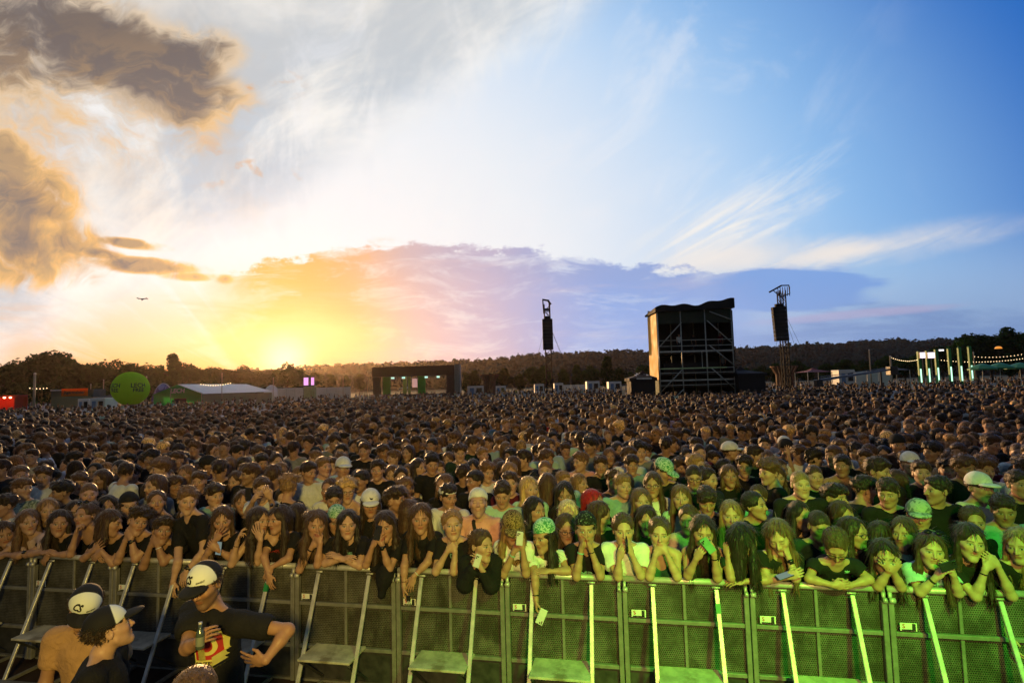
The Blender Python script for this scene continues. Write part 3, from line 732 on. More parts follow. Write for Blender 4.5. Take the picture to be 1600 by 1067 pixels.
def make_person(P):
    """P: hc, hR (head), nb (neck base), pel (pelvis), bR (3x3 chest axes), arms [{sh, el, wr, hd, hn, curl}], fem, ..., returns dict of (V, F, col/None) in the same axes"""
    fem = P['fem']; hc = P['hc']; hR = P['hR']; nb = P['nb']; pel = P['pel']; bR = P['bR']; sc = P.get('sc', 1.0); h = P['h']
    up = nrm(nb - pel); bx = bR[:, 0]; by = np.cross(up, bx); by = nrm(by); TR = np.stack([bx, by, up], 1)    # by points back
    seed = P['seed']; wd = P.get('wide', 1.0) * (0.9 if fem else 1.0)
    out = {}
    ar = [dict(a) for a in P['arms']]
    fa = .88 if fem else 1.0
    rU0, rU1, rF0, rF1 = .043 * fa * P.get('armw', 1), .038 * fa * P.get('armw', 1), .038 * fa * P.get('armw', 1), .0245 * fa
    chest = nb - up * .17 - by * .0; waist = nb - up * .36
    def torso(g, t, k=.04):
        g.add(el(chest, np.array([.142 * wd + t, .102 + t, .165 + t]), TR), k)
        g.add(el(nb - up * .085 + by * .012, np.array([.125 * wd + t, .072 + t, .075 + t]), TR), k)
        g.add(rc(chest - up * .04, pel, (.115 if fem else .125) * wd + t, (.130 if fem else .125) * P.get('wide', 1) + t), k)
        if fem:
            for sx in (-1, 1): g.add(el(chest + bx * sx * .062 - by * .070 - up * .035, (.060 + t, .056 + t, .058 + t)), .03)
        else: g.add(el(chest - by * .045 + up * .02, np.array([.12 * wd + t, .07 + t, .09 + t]), TR), .03)
        for a in ar: g.add(rc(nb - up * .05, a['sh'], .045 + t, .047 * fa + t), .03)
    # ---- body
    g = Grid(h)
    torso(g, 0)
    g.add(rc(nb - up * .02 + by * .0, hc + hR @ (0, .018, -.06), .060 * fa, .052 * fa), .03)
    for sx in (-1, 1): g.add(rc(nb + by * .01 + up * .03, nb + bx * sx * .12 * wd - up * .02, .030, .034), .04)
    hf = head_sdf(fem, P.get('smile', 0), seed)
    if P.get('hsc', 1.0) != 1.0:
        q = P['hsc']; h0 = hf; hf = lambda x, y, z: h0(x / q, y / q, z / q) * q
    g.add((headlocal(hR, hc, hf), hc - .15, hc + .15), .018)
    for a in ar:
        e = a['el']; w = a['wr']
        g.add(rc(a['sh'], e, rU0, rU1), .03); g.add(rc(e, e + (w - e) * .35, rF0, rF0 * .98), .025); g.add(rc(e + (w - e) * .3, w, rF0 * .96, rF1), .02)
        if a.get('hand', True) and h < .012: hand_ops(g, w, a['hd'], a['hn'], a.get('curl', .35), a['ts'], a.get('spread', 0), .92 if fem else 1.0)
        elif a.get('hand', True): g.add(rc(w, w + nrm(a['hd']) * .13, .035, .03), .02)
    V, Fq = g.nets(P.get('zmin'))
    q = P.get('hsc', 1.0); L = (V - hc) @ hR / q
    base = np.array(SKINS[P.get('skin', 'warm')]) * P.get('tone', 1.0); hcol = np.array(HAIRS[P['hcol']])
    beard = (hcol * 1.3 + .01, P['beard']) if P.get('beard') else None
    scalp = base * .35 + hcol * .5 if P['hair'] in ('short', 'crop', 'buzz', 'fringe', 'curly', 'curtain', 'mullet') else None
    col = paint_face(L, base, hcol * .8 + .008, base * (.85, .48, .46) if fem else base * (.85, .60, .56), P.get('eyes', 'open'), beard, scalp, fem=fem)
    out['body'] = (V, Fq, col)
    # ---- hair
    if P['hair'] != 'none':
        g = Grid(P.get('hh', h * 1.15)); g.v = None
        hair_ops(g, P['hair'], seed, hR, hc, P)
        if hasattr(g, 'fat'): fat_ = g.fat; g.disp(lambda X, Y, Z: -fat_ + 0 * X)
        if P.get('capcut'): g.clip(headlocal(hR, hc, lambda x, y, z: z - (.045 + y * .15) * 1.08))
        V, Fq = g.nets(P.get('zmin'))
        if P.get('strands', 1) and h < .012: V, Fq = strands(V, Fq, int(1500 * (1.6 if P['hair'] in ('long', 'wavy', 'halfup') else 1) * (1 if h < .007 else .45)), P['hair'], seed, hc, hR)
        if h > .012 and h < .05 and P.get('tuft'): V, Fq = strands(V, Fq, P['tuft'], P['hair'], seed, hc, hR, 2.2 if h < .02 else 3.2 if h < .03 else 4.5)
        out['hair'] = (V, Fq, None)
    # ---- clothes
    st = P.get('shirt', 'tee'); t = P.get('loose', .016); gh = P.get('gh', h * 1.3)
    g = Grid(gh)
    if st == 'tank':
        torso(g, .006, .035); 
        for a in ar: g.sub((rc(a['sh'] + up * .05 + bx * .02 * np.sign((a['sh'] - nb) @ bx), a['sh'] - up * .075, .062, .058)), .02)
        g.sub(el(nb - by * .06 + up * .01, (.085, .13, .085 + P.get('deep', .05)), TR), .02)
        g.sub(rc(nb + up * .1, nb + up * .03, .10, .075), .02)
    else:
        torso(g, t)
        sl = {'tee': .62, 'long': .97, 'sweater': .97, 'short': .45}.get(st, .62)
        for a in ar:
            e = a['el']; w = a['wr']; dU = e - a['sh']
            if st in ('long', 'sweater'):
                g.add(rc(a['sh'], e, rU0 + t, rU1 + t * 1.2), .04); g.add(rc(e, e + (w - e) * .90, rF0 + t * 1.2, rF1 + t), .03)
            else:
                g.add(rc(a['sh'], a['sh'] + dU * (sl - .12), rU0 + t, rU1 + t * 1.7), .035)
                g.sub(rc(a['sh'] + dU * (sl + .22), a['sh'] + dU * (sl + .5), .072, .08), .006)
        nk = P.get('neck', .062)
        g.sub(rc(nb + up * .12 - by * .05, nb + up * .012 - by * .018, nk + .02, nk), .010)
        if P.get('vneck'): g.sub(rc(nb - by * .06, nb - up * .07 - by * .13, .045, .012), .01)
    w1 = wav(seed + 11, 22, 5, (1, 1, .8)); w2 = wav(seed + 17, 55, 5, (1, 1, .7))
    g.disp(lambda X, Y, Z: .0045 * w1(X, Y, Z) + .0016 * w2(X, Y, Z))
    V, Fq = g.nets(P.get('zmin')); out['shirt'] = (V, Fq, None)
    # ---- trousers, down to the ground
    if P.get('legs', True):
        g = Grid(P.get('lh', .018)); fz = P.get('foot', 0.0)
        g.add(el(pel - (0, 0, .03), (.165, .125, .13)), .04)
        for sx in (-1, 1):
            hip = pel + bx * sx * .085 - np.array([0, 0, .06]); kn = hip * (1, 1, 0) - by * .05 * (1, 1, 0) + bx * sx * .02 + (0, 0, fz + .48); an = kn * (1, 1, 0) + by * .05 * (1, 1, 0) + (0, 0, fz + .09)
            g.add(rc(hip, kn, .085, .062), .03); g.add(rc(kn, an, .062, .048), .02); g.add(rc(an + (0, 0, -.045), an - by * .15 * np.array([1, 1, 0]) + (0, 0, -.05), .042, .036), .015)
        V, Fq = g.nets(); out['trousers'] = (V, Fq, None)
    return out

def strands(V, Fq, n, style, seed, hc=None, hR=None, wk=1.0):
    """loose locks: thin tapering blades laid along the hair so that its outline is never a clean line"""
    r = np.random.RandomState(seed); fi = r.randint(0, len(Fq), n)
    if hR is not None:
        q = (V[Fq[fi, 0]] - hc) @ hR; keep = ~((q[:, 1] < -.025) & (np.abs(q[:, 0]) < .095) & (q[:, 2] > -.17) & (q[:, 2] < .11)); fi = fi[keep]; n = len(fi); A, B, C_ = V[Fq[fi, 0]], V[Fq[fi, 1]], V[Fq[fi, 2]]
    N = np.cross(B - A, C_ - A); N /= np.linalg.norm(N, axis=1)[:, None] + 1e-9
    c = V.mean(0) if hc is None else hc
    longh = style in ('long', 'wavy', 'bob', 'halfup')
    g = np.tile(np.array([0, 0, -1.0]), (n, 1))
    if not longh:
        rad = (A - c) * (1, 1, 0); g = rad * 4 + np.array([0, 0, -.3]) + r.randn(n, 3) * (.9 if style in ('curly', 'afro') else .45)
        if style in ('tied', 'bun'): g = np.tile(np.array([0, .6, .1]), (n, 1)) + r.randn(n, 3) * .1
    T = g - N * (g * N).sum(1)[:, None] + r.randn(n, 3) * .07; T /= np.linalg.norm(T, axis=1)[:, None] + 1e-9
    L = (r.uniform(.05, .11, n) if longh else r.uniform(.018, .038, n) if style != 'buzz' else r.uniform(.003, .006, n))[:, None]
    if style in ('tied', 'bun'): L *= .9
    lift = {'curly': .016, 'afro': .02, 'fringe': .012, 'buzz': .002, 'tied': .005, 'bun': .006}.get(style, .009 if not longh else .0045)
    S = np.cross(T, N); w = (r.uniform(.0016, .004, n) if longh else r.uniform(.0015, .0035, n))[:, None] * wk
    p0 = A - N * .004; p1 = A + T * L * .5 + N * lift * r.rand(n, 1); p2 = A + T * L + N * (lift * 1.2 * r.rand(n, 1)) + r.randn(n, 3) * .003
    VV = np.stack([p0 - S * w, p0 + S * w, p1 - S * w * .9, p1 + S * w * .9, p2 - S * w * .2, p2 + S * w * .2], 1).reshape(-1, 3)
    b = (np.arange(n) * 6)[:, None]; FF = np.concatenate([b + np.array([[0, 1, 3, 2]]), b + np.array([[2, 3, 5, 4]])])
    return np.concatenate([V, VV]), np.concatenate([Fq, FF + len(V)])

def cap_meshes(kind, seed=0):
    """headgear in head axes; returns list of (name, V, F)"""
    res = []
    if kind in ('cap', 'backcap'):
        g = Grid(.005); g.add(el((0, .012, .050), (.089, .108, .092)), 0); g.clip(lambda x, y, z: (.030 - z - y * .10 + 0 * x))
        g.disp(lambda X, Y, Z: .0008 * np.sin(X * 90)); res.append(('crown_panel', *g.nets()))
        g = Grid(.0045); sg = -1 if kind == 'cap' else 1
        g.add(el((0, sg * .095, .038), (.078, .088, .020)), 0); g.sub(el((0, sg * .092, .016), (.090, .100, .026)), .002); g.clip(lambda x, y, z: (sg * -y + .078 + 0 * z + 0 * x)); res.append(('brim', *g.nets()))
    elif kind == 'beanie':
        g = Grid(.0055); g.add(el((0, .018, .052), (.088, .106, .096)), 0); g.clip(lambda x, y, z: (.036 - z - y * .25 + 0 * x)); s = wav(seed, 60, 5)
        g.disp(lambda X, Y, Z: .0022 * s(X, Y, Z)); res.append(('crown_panel', *g.nets()))
    elif kind == 'headband':
        g = Grid(.0045); g.add(el((0, .014, .048), (.0845, .1035, .094)), 0); g.clip(lambda x, y, z: (.040 - z - y * .12 + 0 * x)); g.clip(lambda x, y, z: (z - .088 + y * .12 + 0 * x)); res.append(('band', *g.nets()))
    return res
# ------------------------------------------------------------------ people pressed against the barrier, each posed by hand
FWD = BN.copy(); BACK = -BN
CLO = {'black': (.010, .010, .011), 'white': (.62, .64, .62), 'pink': (.62, .30, .27), 'teal': (.20, .36, .32), 'grey': (.20, .21, .22), 'mint': (.34, .52, .42), 'tan': (.34, .20, .10), 'green': (.02, .10, .05), 'darkgreen': (.012, .030, .020),
       'cream': (.50, .46, .36), 'blue': (.05, .12, .30), 'lightblue': (.32, .46, .55), 'red': (.35, .02, .02), 'yellow': (.50, .48, .04), 'navy': (.014, .018, .035), 'brown': (.06, .035, .02), 'lilac': (.35, .26, .42), 'rose': (.50, .36, .34), 'burgundy': (.10, .012, .02), 'orange': (.55, .15, .02), 'camo': (.26, .33, .28)}
PARTNAME = {'tee': 't_shirt', 'tank': 'tank_top', 'long': 'long_sleeved_top', 'sweater': 'sweater', 'short': 't_shirt'}
def emit_person(P, out, root, label, group=None, cat='person'):
    V, Fq, col = out['body']
    o = link('person', mesh_np('person', V - root, Fq, SKIN, col=col), None, tuple(root)); tag(o, label, cat, group); CH[o.name] = []
    if 'hair' in out: kid('hair', mesh_np('hair', out['hair'][0] - root, out['hair'][1], HAIR), o, color=HAIRS[P['hcol']])
    c = P.get('shirtcol', 'black'); c = CLO[c] if isinstance(c, str) else c
    kid(PARTNAME.get(P.get('shirt', 'tee'), 't_shirt'), mesh_np('garment', out['shirt'][0] - root, out['shirt'][1], P.get('shirtmat', CLOTH)), o, color=c)
    if 'trousers' in out: kid('trousers', mesh_np('trousers', out['trousers'][0] - root, out['trousers'][1], CLOTH), o, color=P.get('legcol', (.02, .022, .03)))
    return o
def head_part(o, root, P, name, V, Fq, mat, color=None):
    hc, hR, q = P['hc'], P['hR'], P.get('hsc', 1.0)
    return kid(name, mesh_np(name, (V * q) @ hR.T + hc - root, Fq, mat), o, color=color)
def head_mb(o, root, P, name, mb, mat, smooth=True):
    V = np.array([tuple(v) for v in mb.v]); q = P.get('hsc', 1.0); V = (V * q) @ P['hR'].T + P['hc'] - root
    me = bpy.data.meshes.new(name); me.from_pydata(V.tolist(), [], mb.f); me.update(); me.materials.append(mat)
    if smooth: me.polygons.foreach_set('use_smooth', [True] * len(me.polygons))
    return kid(name, me, o)
BLACKPL = simple('black_plastic', (.012, .012, .012), .25, 0, .1)
def two_tone(name, front, back, z0=0.0):      # trucker cap: pale front panel, dark rear
    m, g, b = newmat(name); n = g.noise(objco(g), 60.0, 3, 0.6); x, y, z = g.sep(g.attr('capco', out='Vector'))
    c = g.mix(g.ss(y, 0.012, 0.018), front, back)
    setb(g, b, c, .8, 0, .25, bump(g, n, .001)); return m
def band_mat(name, a, bcol, scale=26.0, t0=.5, t1=.54):
    m, g, b = newmat(name); oc = objco(g)
    w = g.noise(oc, scale, 2, .5, 1.5); c = g.mix(g.ss(w, t0, t1), a, bcol); setb(g, b, c, .85, 0, .2); return m
PAISLEY = band_mat('patterned_mint_cloth', (.36, .55, .42), (.05, .22, .10), 40)
DARKPAIS = band_mat('patterned_black_cloth', (.012, .014, .014), (.16, .22, .16), 34, .60, .64)
LEOPARD = band_mat('leopard_cloth', (.26, .17, .07), (.03, .018, .01), 60)
WHITEC = band_mat('plain_white_cloth', (.60, .62, .60), (.52, .54, .52), 10)
BLACKC = band_mat('plain_black_cloth', (.012, .012, .013), (.016, .016, .018), 10)
CAMO = band_mat('camouflage_cloth', (.30, .36, .30), (.12, .16, .13), 18)
GLASSM = simple('dark_lens', (.008, .008, .008), .08, 0, .05)
def sunglasses_mb(zoff=0.0, yoff=0.0, tilt=0.0, frame=False):
    m = MB(); M = Matrix.Translation((0, yoff, zoff)) @ Matrix.Rotation(tilt, 4, 'X')
    for sx in (-1, 1):
        pts = [M @ Vector((sx * (.033 + .024 * cos(t)), -.104 + .010 * abs(cos(t)) * (1 if sx * cos(t) * sx > 0 else .2), .006 + .017 * sin(t))) for t in [2 * pi * i / 14 for i in range(15)]]
        if frame: m.path(pts, .0022, 5)
        else: m.ext(pts[:-1], (M.to_3x3() @ Vector((0, .005, 0))))
        m.path([M @ Vector((sx * .057, -.098, .010)), M @ Vector((sx * .078, -.06, .012)), M @ Vector((sx * .080, .01, .008))], .0025, 5)
    m.path([M @ Vector((-.011, -.103, .010)), M @ Vector((.011, -.103, .010))], .0025, 5)
    return m
def wrist_band(o, root, a, name, r, w, mat, t=.045, disc=False):
    d = nrm(a['wr'] - a['el']); c = a['wr'] - d * t - root
    m = MB(); z = Vector(d); x = z.orthogonal().normalized(); y = z.cross(x); n = 16; prof = ((r, -w / 2), (r + .003, -w / 3), (r + .003, w / 3), (r, w / 2)); vs = []; fs = []
    for i in range(n):
        for rr, zz in prof: vs.append(Vector(c) + x * rr * cos(2 * pi * i / n) + y * rr * sin(2 * pi * i / n) + z * zz)
    for i in range(n):
        j = (i + 1) % n
        for q in range(3): fs.append((i * 4 + q, j * 4 + q, j * 4 + q + 1, i * 4 + q + 1))
    m.add(vs, fs)
    if disc:
        u = Vector(nrm(np.array(FWD) * .8 + np.array([0, 0, .6]))); u = (u - z * u.dot(z)).normalized(); k = z.cross(u); cc = Vector(c) + u * (r + .003)
        m.box((-.017, -.019, -.002), (.017, .019, .007), Matrix((k, z, u)).transposed().to_4x4().copy() if False else Matrix.Translation(cc) @ Matrix((k, z, u)).transposed().to_4x4())
    return kid(name, m.mesh(name, mat, True), o)
PHONEB = {'black': simple('phone_black', (.02, .02, .022), .2, 0, .1), 'white': simple('phone_white', (.55, .56, .55), .25, 0, .05), 'green': simple('phone_green', (.12, .30, .16), .3, 0, .1)}
SCREEN = emit('phone_screen', (.45, .6, .55), .35)
def phone(c, up, out, label, col='black', lit=False, sc=1.0, group=None):
    """a phone centred at c, long axis up, screen facing out"""
    z = Vector(nrm(up)); y = Vector(nrm(out)); y = (y - z * y.dot(z)).normalized(); x = y.cross(z)
    M = Matrix((x, -y, z)).transposed().to_4x4(); w, hh, d = .033 * sc, .067 * sc, .0042
    rt = empty('mobile_phone', (0, 0, 0), 0, label, 'phone', group); rt.matrix_world = Matrix.Translation(Vector(c)) @ M
    m = MB(); m.box((-w, -d, -hh), (w, d, hh)); m.part('phone_case', PHONEB[col], rt, bevel=.0035)
    m = MB(); m.box((-w + .003, -d - .001, -hh + .004), (w - .003, -d - .0002, hh - .004)); m.part('screen', SCREEN if lit else GLASSM, rt)
    m = MB(); m.box((-w + .006, d + .0002, hh - .040), (-w + .036, d + .003, hh - .010)); cb = m.part('camera_bump', PHONEB[col], rt, bevel=.001)
    for q in ((-w + .014, hh - .018), (-w + .028, hh - .018), (-w + .014, hh - .032)):
        m = MB(); m.tube((q[0], d + .0032, q[1]), (q[0], d + .0052, q[1]), .0062, n=10); m.part('lens', GLASSM, cb)
    return rt

MODES = {}
def arm_from(P, side, spec, eN0):
    """spec (ex, ey, eN, hx, hy, hN, mode): elbow and middle of the hand in the photograph with their distance from the barrier plane"""
    ex, ey, eN, hx, hy, hN, mode = spec[:7]
    el_ = onN(ex, ey, eN); hd_t = onN(hx, hy, hN); v = hd_t - el_; L = np.linalg.norm(v); d = v / L
    fl = min(max(L - .06, .17), .27 if not P['fem'] else .255); wr = el_ + d * fl
    sx = 1 if side == 'i' else -1; bx = P['bR'][:, 0]; up = np.array([0, 0, 1.0])
    rest = hd_t - wr
    if mode == 'clasp': hd = nrm(d * .55 + bx * sx * .65 + up * .35); hn = BACK; cu = 1.0
    elif mode == 'fist': hd = nrm(d + up * .2); hn = nrm(BACK * .6 + bx * sx * .7); cu = 1.25
    elif mode == 'pray': hd = nrm(d * .5 + up * .8 + bx * sx * .15); hn = nrm(bx * sx + BACK * .3); cu = .35
    elif mode == 'hang': hd = nrm(d * .6 - up * .8); hn = BACK; cu = .38
    elif mode == 'hangphone': hd = nrm(d * .8 - up * .5); hn = nrm(bx * sx * .8 + BACK * .3); cu = .85
    elif mode == 'phone': hd = nrm(d * .8 + up * .25 + bx * sx * .25); hn = nrm(BACK * .7 + bx * sx * .5); cu = .80
    elif mode == 'fore': hd = d; hn = -up * .8 + BACK * .4; cu = .35
    elif mode == 'open': hd = nrm(d * .3 + up * .5 + bx * sx * .5); hn = BACK; cu = .18
    elif mode == 'hip': hd = nrm(d * .3 - bx * .95 + up * .05); hn = nrm(BACK + up * .2); cu = (.12, .18, .25, .35)
    elif mode == 'cig': hd = nrm(d * .6 + up * .5 + bx * sx * .2); hn = nrm(bx * sx + BACK * .5); cu = (.35, .5, 1.0, 1.1)
    else: hd = d; hn = BACK; cu = .4
    return dict(el=el_, wr=wr, hd=hd, hn=hn, curl=cu, ts=1 if side == 'i' else -1, spread=.22 if mode in ('open', 'hip') else .0)
DIAG = []
def front(nm, hx, hy, hN, yaw=0, pitch=0, roll=0, fem=True, hair='long', hcol='dark', skin='warm', shirt='tee', col='black', ai=None, aj=None, byaw=0, label='', lean=.28, acc=(), h=.0052, root=None, ground=0.0, shz=0.0, **kw):
    az = atan2(*(onN(hx, hy, hN)[:2])); hc = onN(hx, hy, hN)
    P = dict(fem=fem, hair=hair, hcol=hcol, skin=skin, shirt=shirt, shirtcol=col, seed=int(hx * 7 + hy), h=h, hh=.0062, gh=.0075, hsc=kw.pop('hsc', 1.12 if fem else 1.11), **kw)
    P['hc'] = hc; P['hR'] = rotz(-az + radians(yaw)) @ rotx(radians(pitch)) @ roty(radians(roll))
    bR = rotz(-PSI + radians(byaw)); P['bR'] = bR; bf = -bR[:, 1]
    nb = hc - bf * .045 + np.array([0, 0, -.150]); P['nb'] = nb
    pel = nb - bf * lean; pel[2] = .93 + ground if nb[2] - ground > 1.28 else .90 + ground; P['pel'] = pel; up = nrm(nb - pel)
    arms = []
    for side, spec in (('i', ai), ('j', aj)):
        sx = -1 if side == 'i' else 1; w_ = (.138 if fem else .168) * P.get('wide', 1.0)
        sh = nb + bR[:, 0] * sx * w_ - up * .055 + bf * .02
        if spec is None:
            e = sh + np.array([0, 0, -.27]) + bR[:, 0] * sx * .04 + bf * .02; w = e + np.array([0, 0, -.20]) + bf * .12
            a = dict(el=e, wr=w, hd=nrm(w - e), hn=bR[:, 0] * -sx, curl=.4, ts=-sx)
        else: a = arm_from(P, side, spec, 0)
        v = a['el'] - sh; Lu = np.linalg.norm(v)
        if Lu > .31: sh = sh + v / Lu * min(Lu - .31, .09)
        DIAG.append((nm, side, round(Lu, 2), round(float(np.linalg.norm(a['wr'] - a['el'])), 2)))
        a['sh'] = sh; arms.append(a)
    P['arms'] = arms; P['foot'] = ground
    rt = np.array([pel[0], pel[1], ground]) if root is None else root
    out = make_person(P); o = emit_person(P, out, rt, label); o['_p'] = nm
    del o['_p']
    for a in acc:
        k = a[0]
        if k in ('cap', 'backcap', 'beanie', 'headband'):
            for (n_, V, Fq) in cap_meshes(k):
                mt = a[1]
                if n_ == 'brim' and len(a) > 2: mt = a[2]
                cp = head_part(o, rt, P, {'crown_panel': k if k != 'backcap' else 'cap', 'brim': 'cap_brim', 'band': 'headband'}[n_], V, Fq, mt)
                if n_ == 'crown_panel' and len(a) > 3:
                    at = cp.data.attributes.new('capco', 'FLOAT_VECTOR', 'POINT'); at.data.foreach_set('vector', np.ascontiguousarray(V + np.array([0, a[3], 0]), dtype=f32).ravel())
        elif k == 'sunglasses_up': head_mb(o, rt, P, 'sunglasses', sunglasses_mb(.085, .045, -.5), GLASSM)
        elif k == 'glasses': head_mb(o, rt, P, 'glasses', sunglasses_mb(0, 0, 0, True), BLACKPL)
        elif k == 'sunglasses': head_mb(o, rt, P, 'sunglasses', sunglasses_mb(), GLASSM)
        elif k == 'watch': wrist_band(o, rt, arms[a[1]], 'wrist_watch', .027, .022, BLACKPL, .03, True)
        elif k == 'bracelet': wrist_band(o, rt, arms[a[1]], 'bracelet', .026, a[2] if len(a) > 2 else .010, BLACKC if len(a) < 4 else a[3], .035)
        elif k == 'earring':
            for sx in (-1, 1):
                m = MB(); n = 10; m.path([(sx * .084, .0 + .012 * cos(t), -.052 + .014 * sin(t)) for t in [2 * pi * i / n for i in range(n + 1)]], .0018, 5); head_mb(o, rt, P, 'earring', m, ALU)
    return o, P, rt
def chest_text(o, P, rt, txt, size, mat, dz=-.16, dx=0.0, bold=.0, spacing=1.0, rot=0.0, name='print', me=None):
    """letters laid onto the front of the garment"""
    from mathutils.bvhtree import BVHTree
    gar = [c for c in CH[o.name] if c.name.split('.')[0] in PARTNAME.values()][0]
    bvh = BVHTree.FromPolygons([v.co for v in gar.data.vertices], [tuple(p.vertices) for p in gar.data.polygons])
    bR = P['bR']; x = Vector(bR[:, 0]); f = Vector(-bR[:, 1]); up = Vector(nrm(P['nb'] - P['pel']))
    c = Vector(P['nb'] - rt) + up * dz + x * dx
    me = me or text_mesh(txt, size, bold=bold, spacing=spacing)
    bm = bmesh.new(); bm.from_mesh(me); bmesh.ops.subdivide_edges(bm, edges=[e for e in bm.edges if e.calc_length() > .01], cuts=2, use_grid_fill=True); bm.to_mesh(me); bm.free()
    cr, sr = cos(rot), sin(rot)
    for v in me.vertices:
        a, b_ = v.co.x * cr - v.co.y * sr, v.co.x * sr + v.co.y * cr
        p = c + x * a + up * b_ + f * .5; hit = bvh.ray_cast(p, -f)
        v.co = (hit[0] + f * .004) if hit[0] is not None else c + x * a + up * b_ + f * .14
    me.materials.clear(); me.materials.append(mat); return kid(name, me, o)
# each entry: photograph position of the head, its distance from the barrier plane, turn of the head, hair, clothes, arms
FR = []
def fr(*a, **k):
    r = front(*a, **k); FR.append((a[0], a[1], a[2], r[1]['hc'], r[0])); return r
PRW = simple('print_white', (.55, .58, .55), .6, 0, .1); PRG = simple('print_mint', (.20, .42, .34), .6, 0, .1); PRR = simple('print_red', (.30, .03, .02), .6, 0, .1); PRGREY = simple('print_grey', (.12, .12, .12), .6, 0, .3)
fr('a', 6, 834, -.08, 10, 8, -6, hair='long', hcol='brown', col='rose', shirt='tee', ai=None, aj=(30, 868, .04, 8, 866, .04, 'fore'), label='brown haired girl half cut off by the left picture edge, forearm on the rail')
fr('b', 44, 815, -.10, 12, 4, -4, hair='long', hcol='lightbrown', col='rose', skin='fair', ai=(2, 868, .03, -12, 872, .05, 'fore'), aj=(70, 862, .02, 12, 866, .05, 'fore'), label='light brown haired girl in pale rose top stretching her arm along the rail', acc=[('watch', 1)], smile=1)
fr('c', 92, 817, -.10, 4, 2, 4, hair='halfup', hcol='dark', shirt='tee', ai=(42, 866, .03, 72, 862, .05, 'fore'), aj=(112, 866, .0, 64, 866, .05, 'hang'), label='smiling dark haired girl in black, folded arms and one hand hanging over the rail', smile=1)
fr('e', 134, 806, -.14, -42, -6, -6, hair='bun', hcol='brown', shirt='tank', col='black', ai=(110, 866, .03, 121, 826, .02, 'fist'), aj=(140, 862, .0, 152, 858, .06, 'hang'), label='girl with hair bun and sunglasses on top, turned left, fist at chin', acc=[('sunglasses_up',)])
fr('f', 172, 817, -.02, 62, 14, 8, hair='bob', hcol='brown', shirt='tee', ai=(131, 872, .05, 150, 858, .08, 'open'), aj=(176, 880, .05, 160, 862, .08, 'hang'), label='person with brown bob turned away to the right, leaning low over the rail in black')
fr('g', 216, 815, -.04, 12, 4, 16, fem=False, hair='curly', hcol='dark', shirt='tee', ai=(184, 876, .04, 199, 836, .04, 'clasp'), aj=(212, 873, .04, 203, 832, .05, 'clasp'), label='curly haired boy resting his cheek on clasped hands with black wrist watch', acc=[('watch', 1)])
fr('h', 254, 829, -.03, 8, -4, 10, fem=False, hair='short', hcol='dark', skin='tan', shirt='tee', ai=(224, 885, .04, 238, 845, .06, 'clasp'), aj=(256, 878, .04, 243, 842, .06, 'clasp'), label='small dark haired kid holding hands to the cheek with a bracelet, black tee', acc=[('bracelet', 1, .008, WHITEC)])
_j = fr('j', 293, 781, -.12, 6, 10, 4, fem=False, hair='crop', hcol='lightbrown', skin='fair', byaw=-12, ai=(278, 878, .06, 268, 918, .11, 'hang'), aj=(318, 862, -.02, 284, 900, .10, 'hang'), vneck=True, wide=1.06, lean=.30, label='tall young man with cropped hair and black v-neck, both arms hanging over the rail', acc=[('watch', 1)])
fr('k', 348, 812, -.03, -6, 12, -4, hair='long', hcol='brown', ai=(321, 872, .04, 347, 824, .13, 'open'), aj=(362, 872, -.02, 346, 862, .06, 'phone'), label='girl in dark top covering her face with a spread hand, bracelet on wrist', acc=[('bracelet', 0, .006)])
phone(onN(342, 856, .08), (0.1, 0, 1), FWD, 'phone held low above the rail by the girl hiding her face', lit=True)
fr('l', 405, 813, -.03, 34, 4, 6, hair='long', hcol='dark', skin='fair', shirt='tank', deep=.09, ai=(362, 881, .04, 373, 838, .06, 'cig'), aj=(402, 878, .04, 409, 832, .12, 'open'), label='dark haired girl in low cut black tank top talking with raised hands', acc=[('bracelet', 0, .006)])
_m = fr('m', 436, 811, -.08, -48, 4, -4, hair='long', hcol='dark', ai=(413, 870, .05, 421, 901, .10, 'hang'), aj=(451, 872, .0, 416, 890, .09, 'hang'), label='girl in profile to the left, sunglasses in long dark hair, wrists crossed over the rail', acc=[('sunglasses_up',)])
chest_text(*_m, 'OVFLOST', .052, PRR, dz=-.20, bold=.0012)
_n = fr('n', 494, 819, -.05, 6, 8, 4, hair='wavy', hcol='brown', ai=(468, 890, .05, 494, 842, .04, 'clasp'), aj=(496, 882, .05, 502, 838, .05, 'clasp'), label='girl with wavy brown hair pressing both hands to her mouth, dark bracelets', acc=[('bracelet', 0, .014)])
_o = fr('o', 543, 819, -.08, 2, 2, 0, hair='long', hcol='black', skin='fair', ai=(508, 880, .03, 540, 872, .05, 'fore'), aj=(562, 884, .02, 524, 868, .06, 'fore'), label='serious girl with straight black hair and folded forearms flat on the rail', wide=1.08)
chest_text(*_o, 'ME', .07, PRG, dz=-.17, bold=.002)
fr('q', 602, 821, -.05, -12, 10, -8, hair='long', hcol='dark', ai=(572, 882, .04, 585, 845, .09, 'phone'), aj=(608, 889, .05, 594, 840, .11, 'phone'), label='dark haired girl looking down at her hands, black watch, above the draped jacket', acc=[('watch', 1)])
phone(onN(590, 832, .14), (.2, .1, 1), BACK, 'dark phone held up in both hands by the girl wearing a black watch', 'black')
_r = fr('r', 657, 809, -.08, 0, 6, 0, hair='long', hcol='brown', ai=(632, 884, .05, 631, 922, .10, 'hangphone'), aj=(668, 878, .02, 642, 905, .10, 'hang'), label='girl with very long straight brown hair in black tee, arm dangling with keys', acc=[('bracelet', 0, .006), ('bracelet', 1, .006, WHITEC)])
